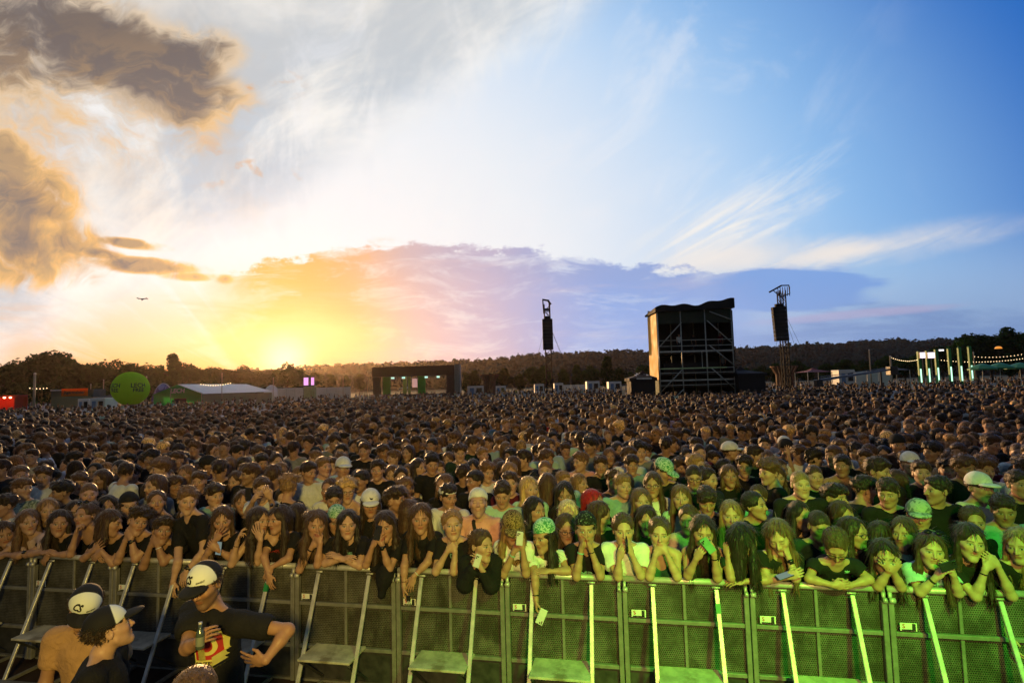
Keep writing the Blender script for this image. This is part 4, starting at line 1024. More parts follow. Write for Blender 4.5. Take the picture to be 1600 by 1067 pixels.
_s = fr('s', 707, 820, -.03, 4, -4, -3, hair='tied', hcol='darkblond', skin='fair', ai=(681, 893, .05, 704, 852, .05, 'clasp'), aj=(709, 893, .05, 712, 851, .04, 'clasp'), label='girl with tied back dark blond hair, hands folded under her chin, black tee')
chest_text(*_s, 'DF\nC', .075, PRG, dz=-.20, dx=.01, bold=.002)
fr('u', 752, 852, .10, 44, 2, 4, hair='tied', hcol='brown', skin='fair', shirt='sweater', loose=.03, byaw=14, lean=.55, ai=(727, 912, .16, 740, 885, .20, 'cig'), aj=(768, 914, .14, 747, 880, .20, 'cig'), label='girl in loose black sweater leaning far over the rail, face turned right')
phone(onN(746, 876, .25), (.35, 0, 1), BACK, 'slim white phone in the hands of the girl in the black sweater', 'white', sc=.85)
_v = fr('v', 801, 824, -.04, 6, 22, 2, hair='long', hcol='darkblond', col='white', ai=(787, 897, .05, 807, 853, .10, 'phone'), aj=(822, 896, .05, 815, 845, .12, 'phone'), label='blond girl in leopard print cap and white tee taking a picture with her phone', acc=[('cap', LEOPARD), ('bracelet', 0, .012, PRG)], capcut=True)
_h = MB()
_hp = [(.0 + .052 * (16 * sin(t) ** 3) / 16, .050 * (13 * cos(t) - 5 * cos(2 * t) - 2 * cos(3 * t) - cos(4 * t)) / 15, 0) for t in [2 * pi * i / 28 for i in range(28)]]
_h.add([(0, 0, 0)] + _hp, [(0, i + 1, (i + 1) % 28 + 1) for i in range(28)])
chest_text(*_v, '', 1, LEOPARD, dz=-.20, dx=.015, me=_h.mesh('heart', LEOPARD))
phone(onN(812, 841, .16), (.1, 0, 1), BACK, 'small phone raised in front of the leopard cap', 'white', sc=.9)
_w = fr('w', 850, 838, -.06, -38, 10, -4, hair='long', hcol='black', col='white', byaw=-6, ai=(836, 902, .08, 838, 948, .13, 'hangphone'), aj=(888, 892, .0, 850, 892, .06, 'fore'), label='girl in mint patterned bandana and white sleeves, straight arm hanging down with a phone', acc=[('beanie', PAISLEY), ('bracelet', 0, .010)], capcut=True)
phone(onN(846, 963, .17), (-.45, 0, -1), BACK, 'white phone with round lenses hanging from the outstretched hand below the rail', 'white')
_x = fr('x', 915, 828, -.03, 2, 0, 0, hair='tied', hcol='black', vneck=True, ai=(901, 901, .05, 910, 847, .06, 'pray'), aj=(938, 900, .05, 919, 846, .07, 'pray'), label='girl in dark patterned bandana covering her mouth with both hands, black v-neck', acc=[('beanie', DARKPAIS), ('bracelet', 0, .014, PRG), ('bracelet', 1, .008)], capcut=True)
chest_text(*_x, 'MB.', .085, PRG, dz=-.30, bold=.004)
_y = fr('y', 974, 828, -.03, 4, 4, 0, hair='tied', hcol='brown', skin='fair', col='white', loose=.028, wide=1.1, ai=(966, 901, .05, 968, 864, .10, 'phone'), aj=(1001, 899, .05, 983, 856, .09, 'fist'), label='girl with slicked back hair in oversized white tee holding a small dark vaporizer')
_mb = MB(); _p0 = onN(980, 862, .14); _p1 = onN(979, 842, .12); _mb.tube(_p0, _p1, .012, .010, 12); _o2 = MB(); _vp = empty('vaporizer', tuple(_p0), 0, 'small dark vaporizer held at the mouth of the girl in white', 'vaporizer')
kid('vaporizer_body', _mb.mesh('vaporizer_body', BLACKPL, True), _vp, loc=tuple(-_p0)); _mb = MB(); _mb.tube(_p1, _p1 + (_p1 - _p0) * .25, .006, .005, 10); kid('mouthpiece', _mb.mesh('mouthpiece', GLASSM, True), _vp, loc=tuple(-_p0))
fr('z', 1031, 834, -.03, 0, 2, 2, hair='tied', hcol='brown', skin='fair', shirt='tank', col='green', deep=.06, ai=(1015, 901, .05, 1027, 856, .07, 'clasp'), aj=(1058, 901, .05, 1036, 852, .07, 'clasp'), label='girl in green strappy top with clasped hands against her lips')
fr('A', 1098, 831, -.05, 8, 12, 6, hair='long', hcol='dark', skin='warm', shirt='tank', deep=.07, ai=(1075, 899, .05, 1092, 864, .14, 'phone'), aj=(1121, 903, .05, 1114, 856, .12, 'phone'), label='girl with long dark hair and black tank top typing on a phone with pale cover', acc=[('bracelet', 1, .010)], smile=1)
phone(onN(1106, 852, .17), (-.6, .1, .8), BACK, 'phone with pale green cover in the hands of the girl in black tank top', 'green')
fr('B', 1162, 843, -.03, 128, 18, 12, hair='long', hcol='black', shirt='tee', col='darkgreen', byaw=30, ai=(1142, 902, .05, 1137, 866, .02, 'fist'), aj=(1196, 906, .03, 1158, 908, .05, 'fore'), label='girl facing away with black hair hanging down, forearm lying along the rail')
fr('C', 1217, 838, -.02, -6, 26, -10, hair='long', hcol='lightbrown', skin='fair', ai=(1200, 905, .02, 1222, 902, .08, 'phone'), aj=(1243, 903, .05, 1230, 864, .04, 'fist'), label='girl with long light brown hair looking down, square watch at her chin', acc=[('watch', 1)], eyes='closed')
phone(onN(1226, 899, .13), (1, .1, .25), (0, -.3, 1), 'lit phone lying in the palm of the girl with the square watch', 'black', lit=True)
fr('D', 1280, 822, -.42, 22, 16, 0, fem=False, hair='buzz', hcol='dark', skin='tan', col='darkgreen', label='young man with shaved dark hair in dark green tee looking down to the right', eyes='closed', wide=1.05)
_E = fr('E', 1306, 852, .02, 2, 42, 0, hair='tied', hcol='brown', shirt='tee', lean=.45, wide=1.12, ai=(1264, 904, .04, 1302, 914, .10, 'phone'), aj=(1358, 905, .04, 1318, 918, .10, 'phone'), label='bent girl with parted hair and glasses bowed over her phone, black tee', acc=[('glasses',)], eyes='closed')
_tf = MB()
for _a in (-.6, 0, .6): _tf.add([(0, -.01, 0), (-.008 + .02 * sin(_a), .012 * cos(_a), 0), (.030 * sin(_a), .030 * cos(_a), 0), (.008 + .02 * sin(_a), .012 * cos(_a), 0)], [(0, 3, 2, 1)])
_tf.add([(-.018, -.012, 0), (.018, -.012, 0), (.018, -.009, 0), (-.018, -.009, 0)], [(0, 1, 2, 3)])
chest_text(*_E, '', 1, PRG, dz=-.10, dx=.075, me=_tf.mesh('badge', PRG))
fr('F', 1381, 870, -.04, 10, 8, 4, hair='halfup', hcol='dark', skin='warm', shirt='tee', ai=(1372, 916, .03, 1386, 896, .07, 'clasp'), aj=(1408, 917, .03, 1396, 893, .07, 'clasp'), label='pensive girl with dark hair crouching low, fingers interlaced above the rail')
_G = fr('G', 1454, 859, -.03, 14, 2, 6, hair='long', hcol='brown', skin='fair', col='lightblue', loose=.026, ai=(1438, 925, .05, 1468, 897, .12, 'fore'), aj=(1497, 926, .05, 1487, 888, .13, 'phone'), label='smiling girl with sunglasses on her head and pale blue blouse holding a phone', acc=[('sunglasses_up',), ('bracelet', 0, .016)], smile=1)
phone(onN(1482, 884, .18), (.9, .0, .25), BACK, 'phone held sideways by the smiling girl in pale blue', 'black')
_H = fr('H', 1515, 846, -.03, 20, 4, 8, hair='long', hcol='dark', skin='fair', hsc=1.14, wide=1.15, ai=(1525, 932, .06, 1543, 878, .10, 'clasp'), aj=(1581, 931, .05, 1552, 870, .09, 'clasp'), label='laughing dark haired girl in black tee with pale fingernails and dark bracelet', acc=[('bracelet', 0, .010)], smile=2)
chest_text(*_H, 'Dng', .09, PRG, dz=-.28, dx=.05, bold=.002)
fr('I', 1594, 852, -.08, -14, 8, -4, hair='long', hcol='darkblond', skin='fair', shirt='tee', label='blond girl in black at the right picture edge')
# things on the rail
def draped():
    g = Grid(.008); c = onN(600, 900, .07)
    g.add(el(c, (.085, .05, .10)), 0); g.add(rc(onN(585, 888, .0), onN(612, 888, .0), .045, .045), .04); g.add(rc(c, onN(596, 930, .08), .055, .035), .04)
    s = wav(5, 40, 5); g.disp(lambda X, Y, Z: .006 * s(X, Y, Z)); V, Fq = g.nets(); rt = c
    o = link('draped_jacket', mesh_np('draped_jacket', V - rt, Fq, CLOTH), None, tuple(rt), (.010, .010, .012)); tag(o, 'black jacket with faint print draped over the rail', 'jacket')
draped()
def keys():
    c = onN(638, 934, .14); rt = empty('key_bundle', tuple(c), 0, 'bunch of keys with dark fob dangling from the hand of the long haired girl', 'keys')
    m = MB(); m.box((-.02, -.006, -.03), (.02, .006, .02)); m.part('key_fob', BLACKPL, rt, bevel=.004)
    for q, a in enumerate((-.5, .2, .7)):
        m = MB(); m.bar((0, -.008, -.02), (.045 * sin(a), -.010, -.02 - .045 * cos(a)), .008, .002); m.part('key', ALU, rt)
keys()
# ------------------------------------------------------------------ men in the photo pit
def atD(px, py, D): 
    p = W(px, py, D); return float((p - B0) @ BN)
TR1 = two_tone('trucker_cap_cloth', (.62, .66, .62), (.010, .010, .012)); 
nb_ = lambda px, py, D: atD(px, py, D)
_n0 = atD(321, 914, 3.7)
bott = front('pit1', 321, 914, _n0, -32, 16, -6, fem=False, hair='crop', hcol='dark', skin='tan', col='black', h=.0052, lean=.05, byaw=-16, wide=1.02, armw=1.0, beard=.55, hsc=1.05, loose=.024, neck=.055,
    ai=(292, 1012, _n0 + .16, 312, 1000, _n0 + .24, 'phone'), aj=(450, 984, _n0 - .04, 404, 1046, _n0 + .16, 'hip'), label='bearded man in white front cap and black poster tee, hand on hip', acc=[('cap', TR1, BLACKC, .018)], capcut=True, eyes='closed')
def poster_print(o, P, rt):
    bw, bh = .072, .105
    def rect(x0, y0, x1, y1, nx=6, ny=8):
        m = MB(); vs = [(x0 + (x1 - x0) * i / nx, y0 + (y1 - y0) * j / ny, 0) for j in range(ny + 1) for i in range(nx + 1)]
        m.add(vs, [(j * (nx + 1) + i, j * (nx + 1) + i + 1, (j + 1) * (nx + 1) + i + 1, (j + 1) * (nx + 1) + i) for j in range(ny) for i in range(nx)]); return m
    Y = simple('print_yellow', (.50, .46, .12), .7, 0, .15); Rr = simple('print_crimson', (.32, .015, .012), .7, 0, .2); Bk = simple('print_black', (.012, .012, .012), .7)
    k = dict(dz=-.20, dx=.10)
    chest_text(o, P, rt, '', 1, Y, me=rect(-bw, -bh, bw, bh).mesh('p', Y), name='poster_print', **k)
    def lay(me, mat, nm, lift):
        q = chest_text(o, P, rt, '', 1, mat, me=me, name=nm, **k); f = Vector(-P['bR'][:, 1])
        for v in q.data.vertices: v.co += f * lift
    lay(rect(-bw + .010, -bh + .038, bw - .010, bh - .012).mesh('p', Rr), Rr, 'print', .002)
    m = MB(); n = 16; vs = []; 
    for i in range(n + 1):
        t = -1.9 + 3.6 * i / n
        for rr in (.040, .062): vs.append((.000 + rr * cos(t) * .8, .022 + rr * sin(t), 0))
    m.add(vs, [(2 * i, 2 * i + 1, 2 * i + 3, 2 * i + 2) for i in range(n)]); m.box((-.045, -.07, 0), (-.010, .0, .0005)); lay(m.mesh('p', Y), Y, 'print', .004)
    q = chest_text(o, P, rt, 'BRZERIT', .036, Bk, dz=-.20 - .094, dx=.10, bold=.0012, name='print')
    for v in q.data.vertices: v.co += Vector(-P['bR'][:, 1]) * .002
poster_print(*bott)
def cap_logo(o, P, rt, txt, sub, side=0.0, sz=.052):
    """letters set on the pale front panel of the cap, in head axes"""
    hc, hR, q = P['hc'], P['hR'], P['hsc']
    for t_, s_, ang, zz in ((txt, sz, side - .45, .088), (sub, .013, side + .45, .072)):
        me = text_mesh(t_, s_, bold=.0022 if s_ > .02 else .0006, shear=.3); 
        for v in me.vertices:
            a = ang + v.co.x / .098; z = zz + v.co.y; k = sqrt(max(0.05, 1 - ((z - .050) / .092) ** 2))
            p = np.array([.0905 * sin(a) * k, .012 - .1105 * cos(a) * k, z]) ; p[:2] *= 1.012
            v.co = Vector(hR @ (p * q) + hc - rt)
        me.materials.clear(); me.materials.append(BLACKC); kid('cap_logo', me, o)
cap_logo(*bott, 'CS', 'DAVENT')
def bottle(P):
    c = P['arms'][0]['wr'] + nrm(P['arms'][0]['hd']) * .08 + FWD * .03 + np.array([0, 0, .0])
    c = c - np.array([0, 0, .02]); rt = empty('glass_bottle', tuple(c), 0, 'small clear bottle held at the chest of the bearded man', 'bottle')
    rt.scale = (.72, .72, .72); rt.location.z += .02
    G = simple('bottle_glass', (.05, .07, .05), .10, 0, .1, spec=.8)
    m = MB(); m.lathe([(0, -.075), (.030, -.075), (.032, -.07), (.032, .035), (.026, .058), (.013, .080), (.012, .115), (.0, .115)], 20); m.part('bottle_glass', G, rt, True)
    m = MB(); m.lathe([(.0326, -.05), (.0326, .02)], 20); m.part('bottle_label', simple('label_pale', (.14, .16, .12), .4), rt, True)
    m = MB(); m.lathe([(.0135, .112), (.0145, .114), (.0145, .128), (.0, .129)], 16); m.part('bottle_cap', ALU, rt, True)
bottle(bott[1])
_n1 = atD(134, 946, 3.95)
pa = front('pit2', 132, 948, _n1, -12, 34, 14, fem=False, hair='crop', hcol='dark', skin='tan', col='tan', lean=.05, byaw=20, wide=1.12, hsc=1.05, label='man in orange brown tee and white front cap, head bowed', acc=[('cap', TR1, BLACKC, .018)], capcut=True, eyes='closed', loose=.022)
cap_logo(*pa, 'CS', 'DAVENT')
_n2 = atD(172, 985, 3.6)
pb_ = front('pit3', 172, 984, _n2, 96, -16, 6, fem=False, hair='crop', hcol='dark', skin='fair', col='black', lean=.02, byaw=118, wide=1.10, hsc=1.08, loose=.02, label='man in black tee and black cap seen from behind, face turned up to the right', acc=[('cap', TR1, BLACKC, .048)], capcut=True)
cap_logo(*pb_, 'C', '', side=.45, sz=.05)
_n3 = atD(303, 1080, 2.45)
front('pit4', 303, 1092, _n3, 150, 0, -8, fem=False, hair='buzz', hcol='brown', skin='fair', col='black', lean=.02, byaw=150, label='top of a brown haired head at the bottom edge below the bearded man', lh=.03)
print('front', _time.time() - _T0)
for f_ in FR: print(f_[0], [round(float(t), 2) for t in f_[3]])
print([d for d in DIAG if d[2] > .42 or d[3] < .2])
# ------------------------------------------------------------------ second and third rows that can be told apart
SR = []
def second(nm, px, py, z, fem, hair, hcol, yaw, pitch, shirt, col, label, skin='warm', acc=(), roll=0, h=.0078, **k):
    p = onz(px, py, z); n = float((p - B0) @ BN)
    o, P, rt = front(nm, px, py, n, yaw, pitch, roll, fem=fem, hair=hair, hcol=hcol, skin=skin, shirt=shirt, col=col, label=label, lean=.06, acc=acc, h=h, **k)
    FR.append((nm, px, py, P['hc'], o)); return o, P, rt
def s2(*a, **k): return second(*a, **k)
s2('d', 75, 797, 1.50, True, 'long', 'darkblond', 4, 4, 'tee', 'black', 'blond girl with black top standing behind the two girls at the far left', 'fair')
s2('ca', 34, 764, 1.62, False, 'fringe', 'lightbrown', 42, 0, 'tee', 'camo', 'fair haired boy in pale camouflage shirt looking right, far left of the crowd', 'fair', shirtmat=CAMO)
s2('cb', 8, 790, 1.50, False, 'short', 'dark', -70, 6, 'tee', 'white', 'person in white striped shirt cut by the left picture edge')
s2('cc', 139, 772, 1.60, False, 'buzz', 'lightbrown', 0, 4, 'tee', 'black', 'broad faced man with shaved head behind the girl with the hair bun', 'pink', wide=1.1, hsc=1.12)
s2('cd', 197, 738, 1.74, False, 'crop', 'dark', 165, 8, 'tee', 'white', 'man in white tee turning his back to the stage', byaw=165, wide=1.15)
s2('ce', 201, 790, 1.50, True, 'long', 'dark', 10, 4, 'tee', 'black', 'girl in black knitted beanie behind the curly haired boy', 'fair', acc=[('beanie', BLACKC)], capcut=True)
s2('cf', 167, 792, 1.46, True, 'long', 'black', 8, 2, 'tee', 'black', 'dark haired girl peering between the bun and the beanie')
s2('cg', 245, 785, 1.56, True, 'tied', 'brown', 0, -6, 'tank', 'brown', 'girl with hoop earrings and bare shoulders behind the small kid', 'warm', acc=[('earring',)])
s2('ch', 118, 800, 1.45, True, 'long', 'dark', 6, 4, 'tee', 'black', 'smiling girl in the gap left of the hair bun', smile=1)
_pt = s2('ci', 409, 764, 1.66, False, 'crop', 'brown', 4, 6, 'tee', 'white', 'man in white tee photographing with a raised phone', 'fair', wide=1.05, ai=(388, 800, -.62, 398, 776, -.42, 'phone'), aj=(430, 800, -.62, 420, 772, -.42, 'phone'))
phone(_pt[1]['hc'] + FWD * .20 + np.array([-.03, 0, -.02]), (0, 0, 1), BACK, 'black phone held up before the face of the man in white tee', 'black', sc=1.1)
s2('cj', 335, 774, 1.60, False, 'fringe', 'dark', 24, 6, 'tee', 'teal', 'dark fringed boy in pale tee with black strap, right of the tall young man', 'fair')
s2('ck', 442, 781, 1.52, True, 'tied', 'black', 0, -2, 'tee', 'black', 'girl with black hair above the profile girl with sunglasses', 'fair')
s2('cl', 451, 762, 1.66, False, 'curly', 'darkblond', 170, 10, 'tee', 'black', 'big curly blond head seen from behind', byaw=170)
s2('cm', 380, 784, 1.50, True, 'long', 'brown', -6, 6, 'tee', 'black', 'girl with brown hair low behind the photographing man')
s2('cn', 522, 780, 1.58, False, 'crop', 'black', 2, 14, 'tee', 'black', 'man with black cropped hair looking down above the pale bandana', 'tan')
s2('co', 542, 767, 1.62, True, 'curly', 'blond', 6, 4, 'tank', 'rose', 'woman with short curly blond hair, glasses and rose top', 'fair', acc=[('glasses',)])
s2('p', 526, 813, 1.42, True, 'long', 'black', 4, 10, 'tee', 'black', 'girl in pale patterned bandana left of the serious girl', acc=[('beanie', PAISLEY)], capcut=True)
_wc = s2('cp', 579, 786, 1.56, True, 'long', 'dark', 2, 10, 'tee', 'black', 'person in white baseball cap with black swoosh, dark long hair', acc=[('cap', WHITEC)], capcut=True, smile=0)
_sw = MB(); _sp = [(-.045, .010), (-.030, -.014), (-.012, -.016), (.050, .022), (-.010, -.004), (-.030, .000)]
_sw.add([(a, b, 0) for a, b in _sp], [(0, 1, 5), (1, 2, 4, 5), (2, 3, 4)])
def swoosh(o, P, rt):
    me = _sw.mesh('cap_mark', BLACKC)
    for v in me.vertices:
        a = .25 + v.co.x / .098; z = .085 + v.co.y; k = sqrt(max(.05, 1 - ((z - .050) / .092) ** 2)); p = np.array([.092 * sin(a) * k, .012 - .112 * cos(a) * k, z]); v.co = Vector(P['hR'] @ (p * P['hsc']) + P['hc'] - rt)
    kid('cap_mark', me, o)
swoosh(*_wc)
s2('cq', 617, 782, 1.60, False, 'fringe', 'dark', 66, -2, 'tee', 'black', 'young man in profile to the right with thick dark red brown fringe', 'tan')
s2('cr', 747, 787, 1.62, False, 'buzz', 'lightbrown', 0, -14, 'tee', 'pink', 'man in pink tee with white headband and black shoulder strap, eyes closed', 'pink', acc=[('beanie', WHITEC)], capcut=True, beard=.35, wide=1.12, eyes='closed', h=.0062)
def strap(P, o, rt):
    bR = P['bR']; nb = P['nb']; f = -bR[:, 1]; x = bR[:, 0]; m = MB(); pts = [nb + x * (-.03) - f * .02 + (0, 0, .03), nb + x * (-.045) + f * .075 + (0, 0, -.02), nb + x * .0 + f * .135 + (0, 0, -.16), nb + x * .08 + f * .135 + (0, 0, -.30)]
    for a, b in zip(pts, pts[1:]): m.bar(a - rt, b - rt, .010, .035, up=tuple(x))
    kid('shoulder_strap', m.mesh('shoulder_strap', BLACKC), o)
_l = [f for f in FR if f[0] == 'cr'][0]
s2('cs', 700, 776, 1.58, False, 'short', 'black', 30, 8, 'tee', 'white', 'dark haired person with pale headband and pale patterned shirt', acc=[('headband', WHITEC)])
s2('ct', 785, 772, 1.62, False, 'short', 'dark', -6, 20, 'tee', 'mint', 'young man looking down beside the man in pink', 'warm')
s2('cu', 827, 764, 1.64, True, 'long', 'blond', 28, 0, 'tee', 'mint', 'girl with long blond hair and pale mint shirt looking right', 'fair')
s2('cv', 836, 797, 1.50, True, 'long', 'black', 40, 4, 'tee', 'black', 'black haired girl with hairpins between the leopard cap and mint bandana')
s2('cw', 887, 803, 1.46, True, 'long', 'platinum', 4, 2, 'tee', 'cream', 'girl with straight platinum hair between the two bandanas', 'fair')
s2('cx', 884, 826, 1.36, True, 'wavy', 'brown', 14, 10, 'tee', 'black', 'girl with round glasses squeezed low between the two bandanas', acc=[('glasses',)])
s2('cy', 927, 785, 1.52, True, 'bob', 'cherry', 60, 6, 'tee', 'black', 'person with bright cherry red hair turned right', 'fair')
s2('cz', 973, 759, 1.64, False, 'crop', 'darkblond', 26, 2, 'tee', 'teal', 'blond young man in pale teal tee with black strap line', 'fair', wide=1.1)
s2('da', 1002, 783, 1.54, True, 'long', 'lightbrown', 14, 2, 'tee', 'mint', 'girl with long light brown hair and mint tee above the girl in green', 'fair')
s2('db', 1010, 812, 1.42, True, 'long', 'dark', 0, 12, 'tee', 'black', 'smiling dark haired girl between oversized white tee and green top', smile=1)
s2('dc', 1064, 778, 1.56, True, 'long', 'lightbrown', 2, 2, 'tee', 'mint', 'girl with brown hair and mint tee left of the dark curtain of hair', 'fair')
s2('dd', 1036, 735, 1.74, False, 'short', 'dark', 60, 30, 'tee', 'black', 'person in pale green baseball cap bowed to the right', acc=[('cap', PAISLEY)], capcut=True)
s2('de', 1020, 757, 1.66, True, 'long', 'brown', -4, 4, 'tee', 'white', 'woman with green tinted glasses and brown hair', acc=[('glasses',)])
s2('df', 1076, 812, 1.42, True, 'tied', 'brown', -12, 6, 'tee', 'rose', 'girl peeking out behind the phone typing girl')
s2('dg', 1104, 782, 1.56, False, 'fringe', 'dark', 10, 24, 'tee', 'black', 'boy with long dark fringe hanging over his eyes')
s2('dh', 1142, 804, 1.48, True, 'long', 'darkblond', 4, 6, 'tee', 'black', 'girl with long straight dark blond hair above the phone with pale cover', 'fair')
s2('di', 1179, 790, 1.54, True, 'tied', 'black', 62, -4, 'tee', 'black', 'black haired girl in profile looking right and up')
s2('dj', 1084, 745, 1.70, False, 'buzz', 'dark', 6, 14, 'tee', 'black', 'shaven man with glasses looking down', acc=[('glasses',)])
s2('dk', 1251, 757, 1.74, False, 'buzz', 'darkblond', 20, 0, 'tee', 'black', 'tall young man with shaved fair hair and black tee, face turned right', 'fair', wide=1.14, hsc=1.08)
s2('dl', 1304, 778, 1.60, False, 'fringe', 'black', 55, 0, 'tee', 'black', 'young man with black mop of hair in profile to the right')
s2('dm', 1250, 806, 1.48, True, 'long', 'black', 40, 2, 'tee', 'black', 'black haired girl looking right behind the girl with the square watch')
s2('dn', 1316, 806, 1.48, True, 'bob', 'brown', 40, 8, 'tee', 'black', 'girl with brown hair looking right behind the shaved young man')
s2('do', 1334, 832, 1.42, True, 'long', 'dark', 58, 4, 'tee', 'brown', 'girl with glasses and a red hair bow in profile', acc=[('glasses',)])
s2('dp', 1388, 770, 1.66, False, 'curtain', 'dark', -12, 12, 'tee', 'black', 'young man with fringe and shaded face above the girl with the hair bow')
s2('dq', 1412, 832, 1.42, True, 'long', 'brown', -16, 4, 'tee', 'mint', 'brown haired girl with mint sleeve left of the smiling girl', 'warm')
s2('dr', 1436, 806, 1.52, False, 'short', 'dark', 4, 4, 'tee', 'black', 'boy in camouflage cap', acc=[('cap', CAMO)], capcut=True)
s2('ds', 1464, 766, 1.68, False, 'crop', 'black', -48, 2, 'tee', 'black', 'young man with black hair and open collar looking left')
s2('dt', 1520, 815, 1.46, True, 'tied', 'brown', 14, 6, 'tee', 'black', 'girl with brown hair tied back behind the laughing girl')
s2('du', 1568, 797, 1.56, False, 'crop', 'dark', 8, 14, 'tee', 'teal', 'man with short dark hair and pale teal tee near the right edge', 'tan', wide=1.12)
s2('dv', 1592, 757, 1.70, False, 'crop', 'dark', 30, 0, 'tee', 'black', 'tall man cut by the right picture edge')
s2('dw', 1350, 765, 1.62, False, 'fringe', 'black', 120, 10, 'tee', 'black', 'mop of black hair turned away beside the fringe face', byaw=120)
s2('dx', 1376, 838, 1.36, True, 'halfup', 'dark', 150, 10, 'tee', 'black', 'dark hair with a thin shiny headband seen from behind', byaw=150)
s2('dy', 937, 805, 1.45, True, 'long', 'brown', 70, 24, 'tee', 'black', 'girl with long brown hair hanging forward right of the dark bandana')
s2('dz', 640, 800, 1.48, True, 'long', 'brown', 150, 8, 'tee', 'black', 'long brown hair seen from behind left of the very long haired girl', byaw=150)
s2('ea', 465, 806, 1.44, True, 'long', 'dark', 140, 10, 'tee', 'black', 'dark hair seen from behind between profile girl and wavy haired girl', byaw=140)
s2('eb', 797, 740, 1.70, True, 'hood', 'darkblond', 10, 2, 'long', 'black', 'woman wearing a hood over blond hair')
s2('ec', 590, 735, 1.72, False, 'short', 'dark', -10, 0, 'long', 'black', 'hooded person in black with shaded face')
strap(dict(bR=rotz(-PSI), nb=_l[3] + np.array([0, 0, -.150]) + BN * -.045), _l[4], np.array(_l[4].location))
print('second', _time.time() - _T0)

# ------------------------------------------------------------------ the rest: thirty builds of people, copied one by one into the rows
rs = random.Random(11)
HOUT = {}
def proto(i, fem, hair, hcol, skin, yaw, pitch, pose='stand', acc=(), **k):
    hz = 1.545 if fem else 1.665
    P = dict(fem=fem, hair=hair, hcol=hcol, skin=skin, shirt=k.pop('shirt', 'tee'), shirtcol='black', seed=100 + i, h=.009, hh=.009, gh=.011, hsc=1.13, lh=.03, wide=1.0 + .06 * ((i * 7) % 5 - 2) / 2, **k)
    P['hc'] = np.array([0, 0, hz]); P['hR'] = rotz(radians(yaw)) @ rotx(radians(pitch)) @ roty(radians(((i * 37) % 11) - 5)); P['bR'] = np.eye(3)
    nb = np.array([0, .045, hz - .150]); P['nb'] = nb; P['pel'] = np.array([0, .06, hz - .66]); arms = []
    for sx in (-1, 1):
        w_ = .138 if fem else .168; sh = nb + np.array([sx * w_, -.02, -.055])
        if pose == 'up' and sx == 1: e = sh + (.06, -.18, .16); w = e + (-.06, -.06, .24); a = dict(el=e, wr=w, hd=nrm((-.1, -.1, 1)), hn=np.array([0, -1.0, 0]), curl=.25, ts=-sx, spread=.15)
        elif pose == 'phone': e = sh + (sx * .05, -.22, -.06); w = e + (-sx * .12, -.10, .22); a = dict(el=e, wr=w, hd=nrm((-sx * .3, -.1, 1)), hn=nrm((-sx * .6, .7, 0)), curl=.7, ts=-sx)
        elif pose == 'folded': e = sh + (sx * .04, -.06, -.26); w = e + (-sx * .22, -.14, .03); a = dict(el=e, wr=w, hd=nrm((-sx, -.2, .1)), hn=np.array([0, 1.0, 0]), curl=.6, ts=-sx)
        else: e = sh + (sx * .045, .0, -.27); w = e + (-.0, -.08, -.23); a = dict(el=e, wr=w, hd=nrm((0, -.3, -1)), hn=np.array([-sx, 0, 0.0]), curl=.5, ts=-sx)
        a['sh'] = sh; arms.append(a)
    P['arms'] = arms; P['acc'] = acc
    return P
SPEC = [(0, True, 'long', 'dark', 'warm', 10, 2), (1, True, 'long', 'brown', 'fair', -25, 4), (2, True, 'long', 'darkblond', 'fair', 35, 0), (3, True, 'wavy', 'black', 'tan', 0, 8), (4, True, 'tied', 'brown', 'warm', -40, -2), (5, True, 'bun', 'dark', 'fair', 20, 4),
        (6, True, 'bob', 'lightbrown', 'warm', -10, 0), (7, True, 'long', 'blond', 'fair', 0, -4), (8, True, 'halfup', 'brown', 'olive', 55, 6), (9, True, 'long', 'black', 'warm', 160, 6), (10, False, 'fringe', 'dark', 'warm', 0, 4), (11, False, 'fringe', 'brown', 'tan', 35, 8),
        (12, False, 'curly', 'dark', 'warm', -20, 0), (13, False, 'curly', 'lightbrown', 'fair', 15, 6), (14, False, 'crop', 'black', 'tan', -35, 0), (15, False, 'short', 'brown', 'fair', 5, -4), (16, False, 'short', 'dark', 'warm', 60, 10), (17, False, 'buzz', 'lightbrown', 'fair', -8, 2),
        (18, False, 'curtain', 'brown', 'warm', 18, 14), (19, False, 'fringe', 'black', 'olive', -50, 4), (20, False, 'crop', 'darkblond', 'pink', 25, 0), (21, False, 'fringe', 'dark', 'warm', 170, 8), (22, False, 'short', 'lightbrown', 'fair', -70, 4), (23, True, 'long', 'lightbrown', 'fair', -15, 10),
        (24, False, 'short', 'dark', 'warm', 0, 0, 'stand', 'cap'), (25, False, 'crop', 'black', 'tan', 10, 2, 'stand', 'backcap'), (26, True, 'long', 'dark', 'warm', 12, 0, 'phone'), (27, False, 'afro', 'black', 'olive', 5, 0), (28, True, 'tied', 'blond', 'fair', 0, 0, 'up'), (29, False, 'short', 'brown', 'warm', -12, 4, 'folded')]
HN = {'long': 'long', 'wavy': 'long wavy', 'tied': 'tied back', 'bun': 'pinned up', 'bob': 'chin length', 'halfup': 'long', 'fringe': 'fringed', 'curly': 'curly', 'crop': 'cropped', 'short': 'short', 'buzz': 'shaved', 'curtain': 'floppy', 'afro': 'frizzy'}
CN = {'black': 'black', 'dark': 'dark', 'brown': 'brown', 'lightbrown': 'light brown', 'darkblond': 'dark blond', 'blond': 'blond'}
PROTO = []
for s_ in SPEC:
    P = proto(*s_[:8]); out = make_person(P); acc = s_[8] if len(s_) > 8 else None
    if acc: P2 = dict(P); P2['capcut'] = True; out = make_person(P2)
    PROTO.append((P, out, acc))
print('protos', _time.time() - _T0)
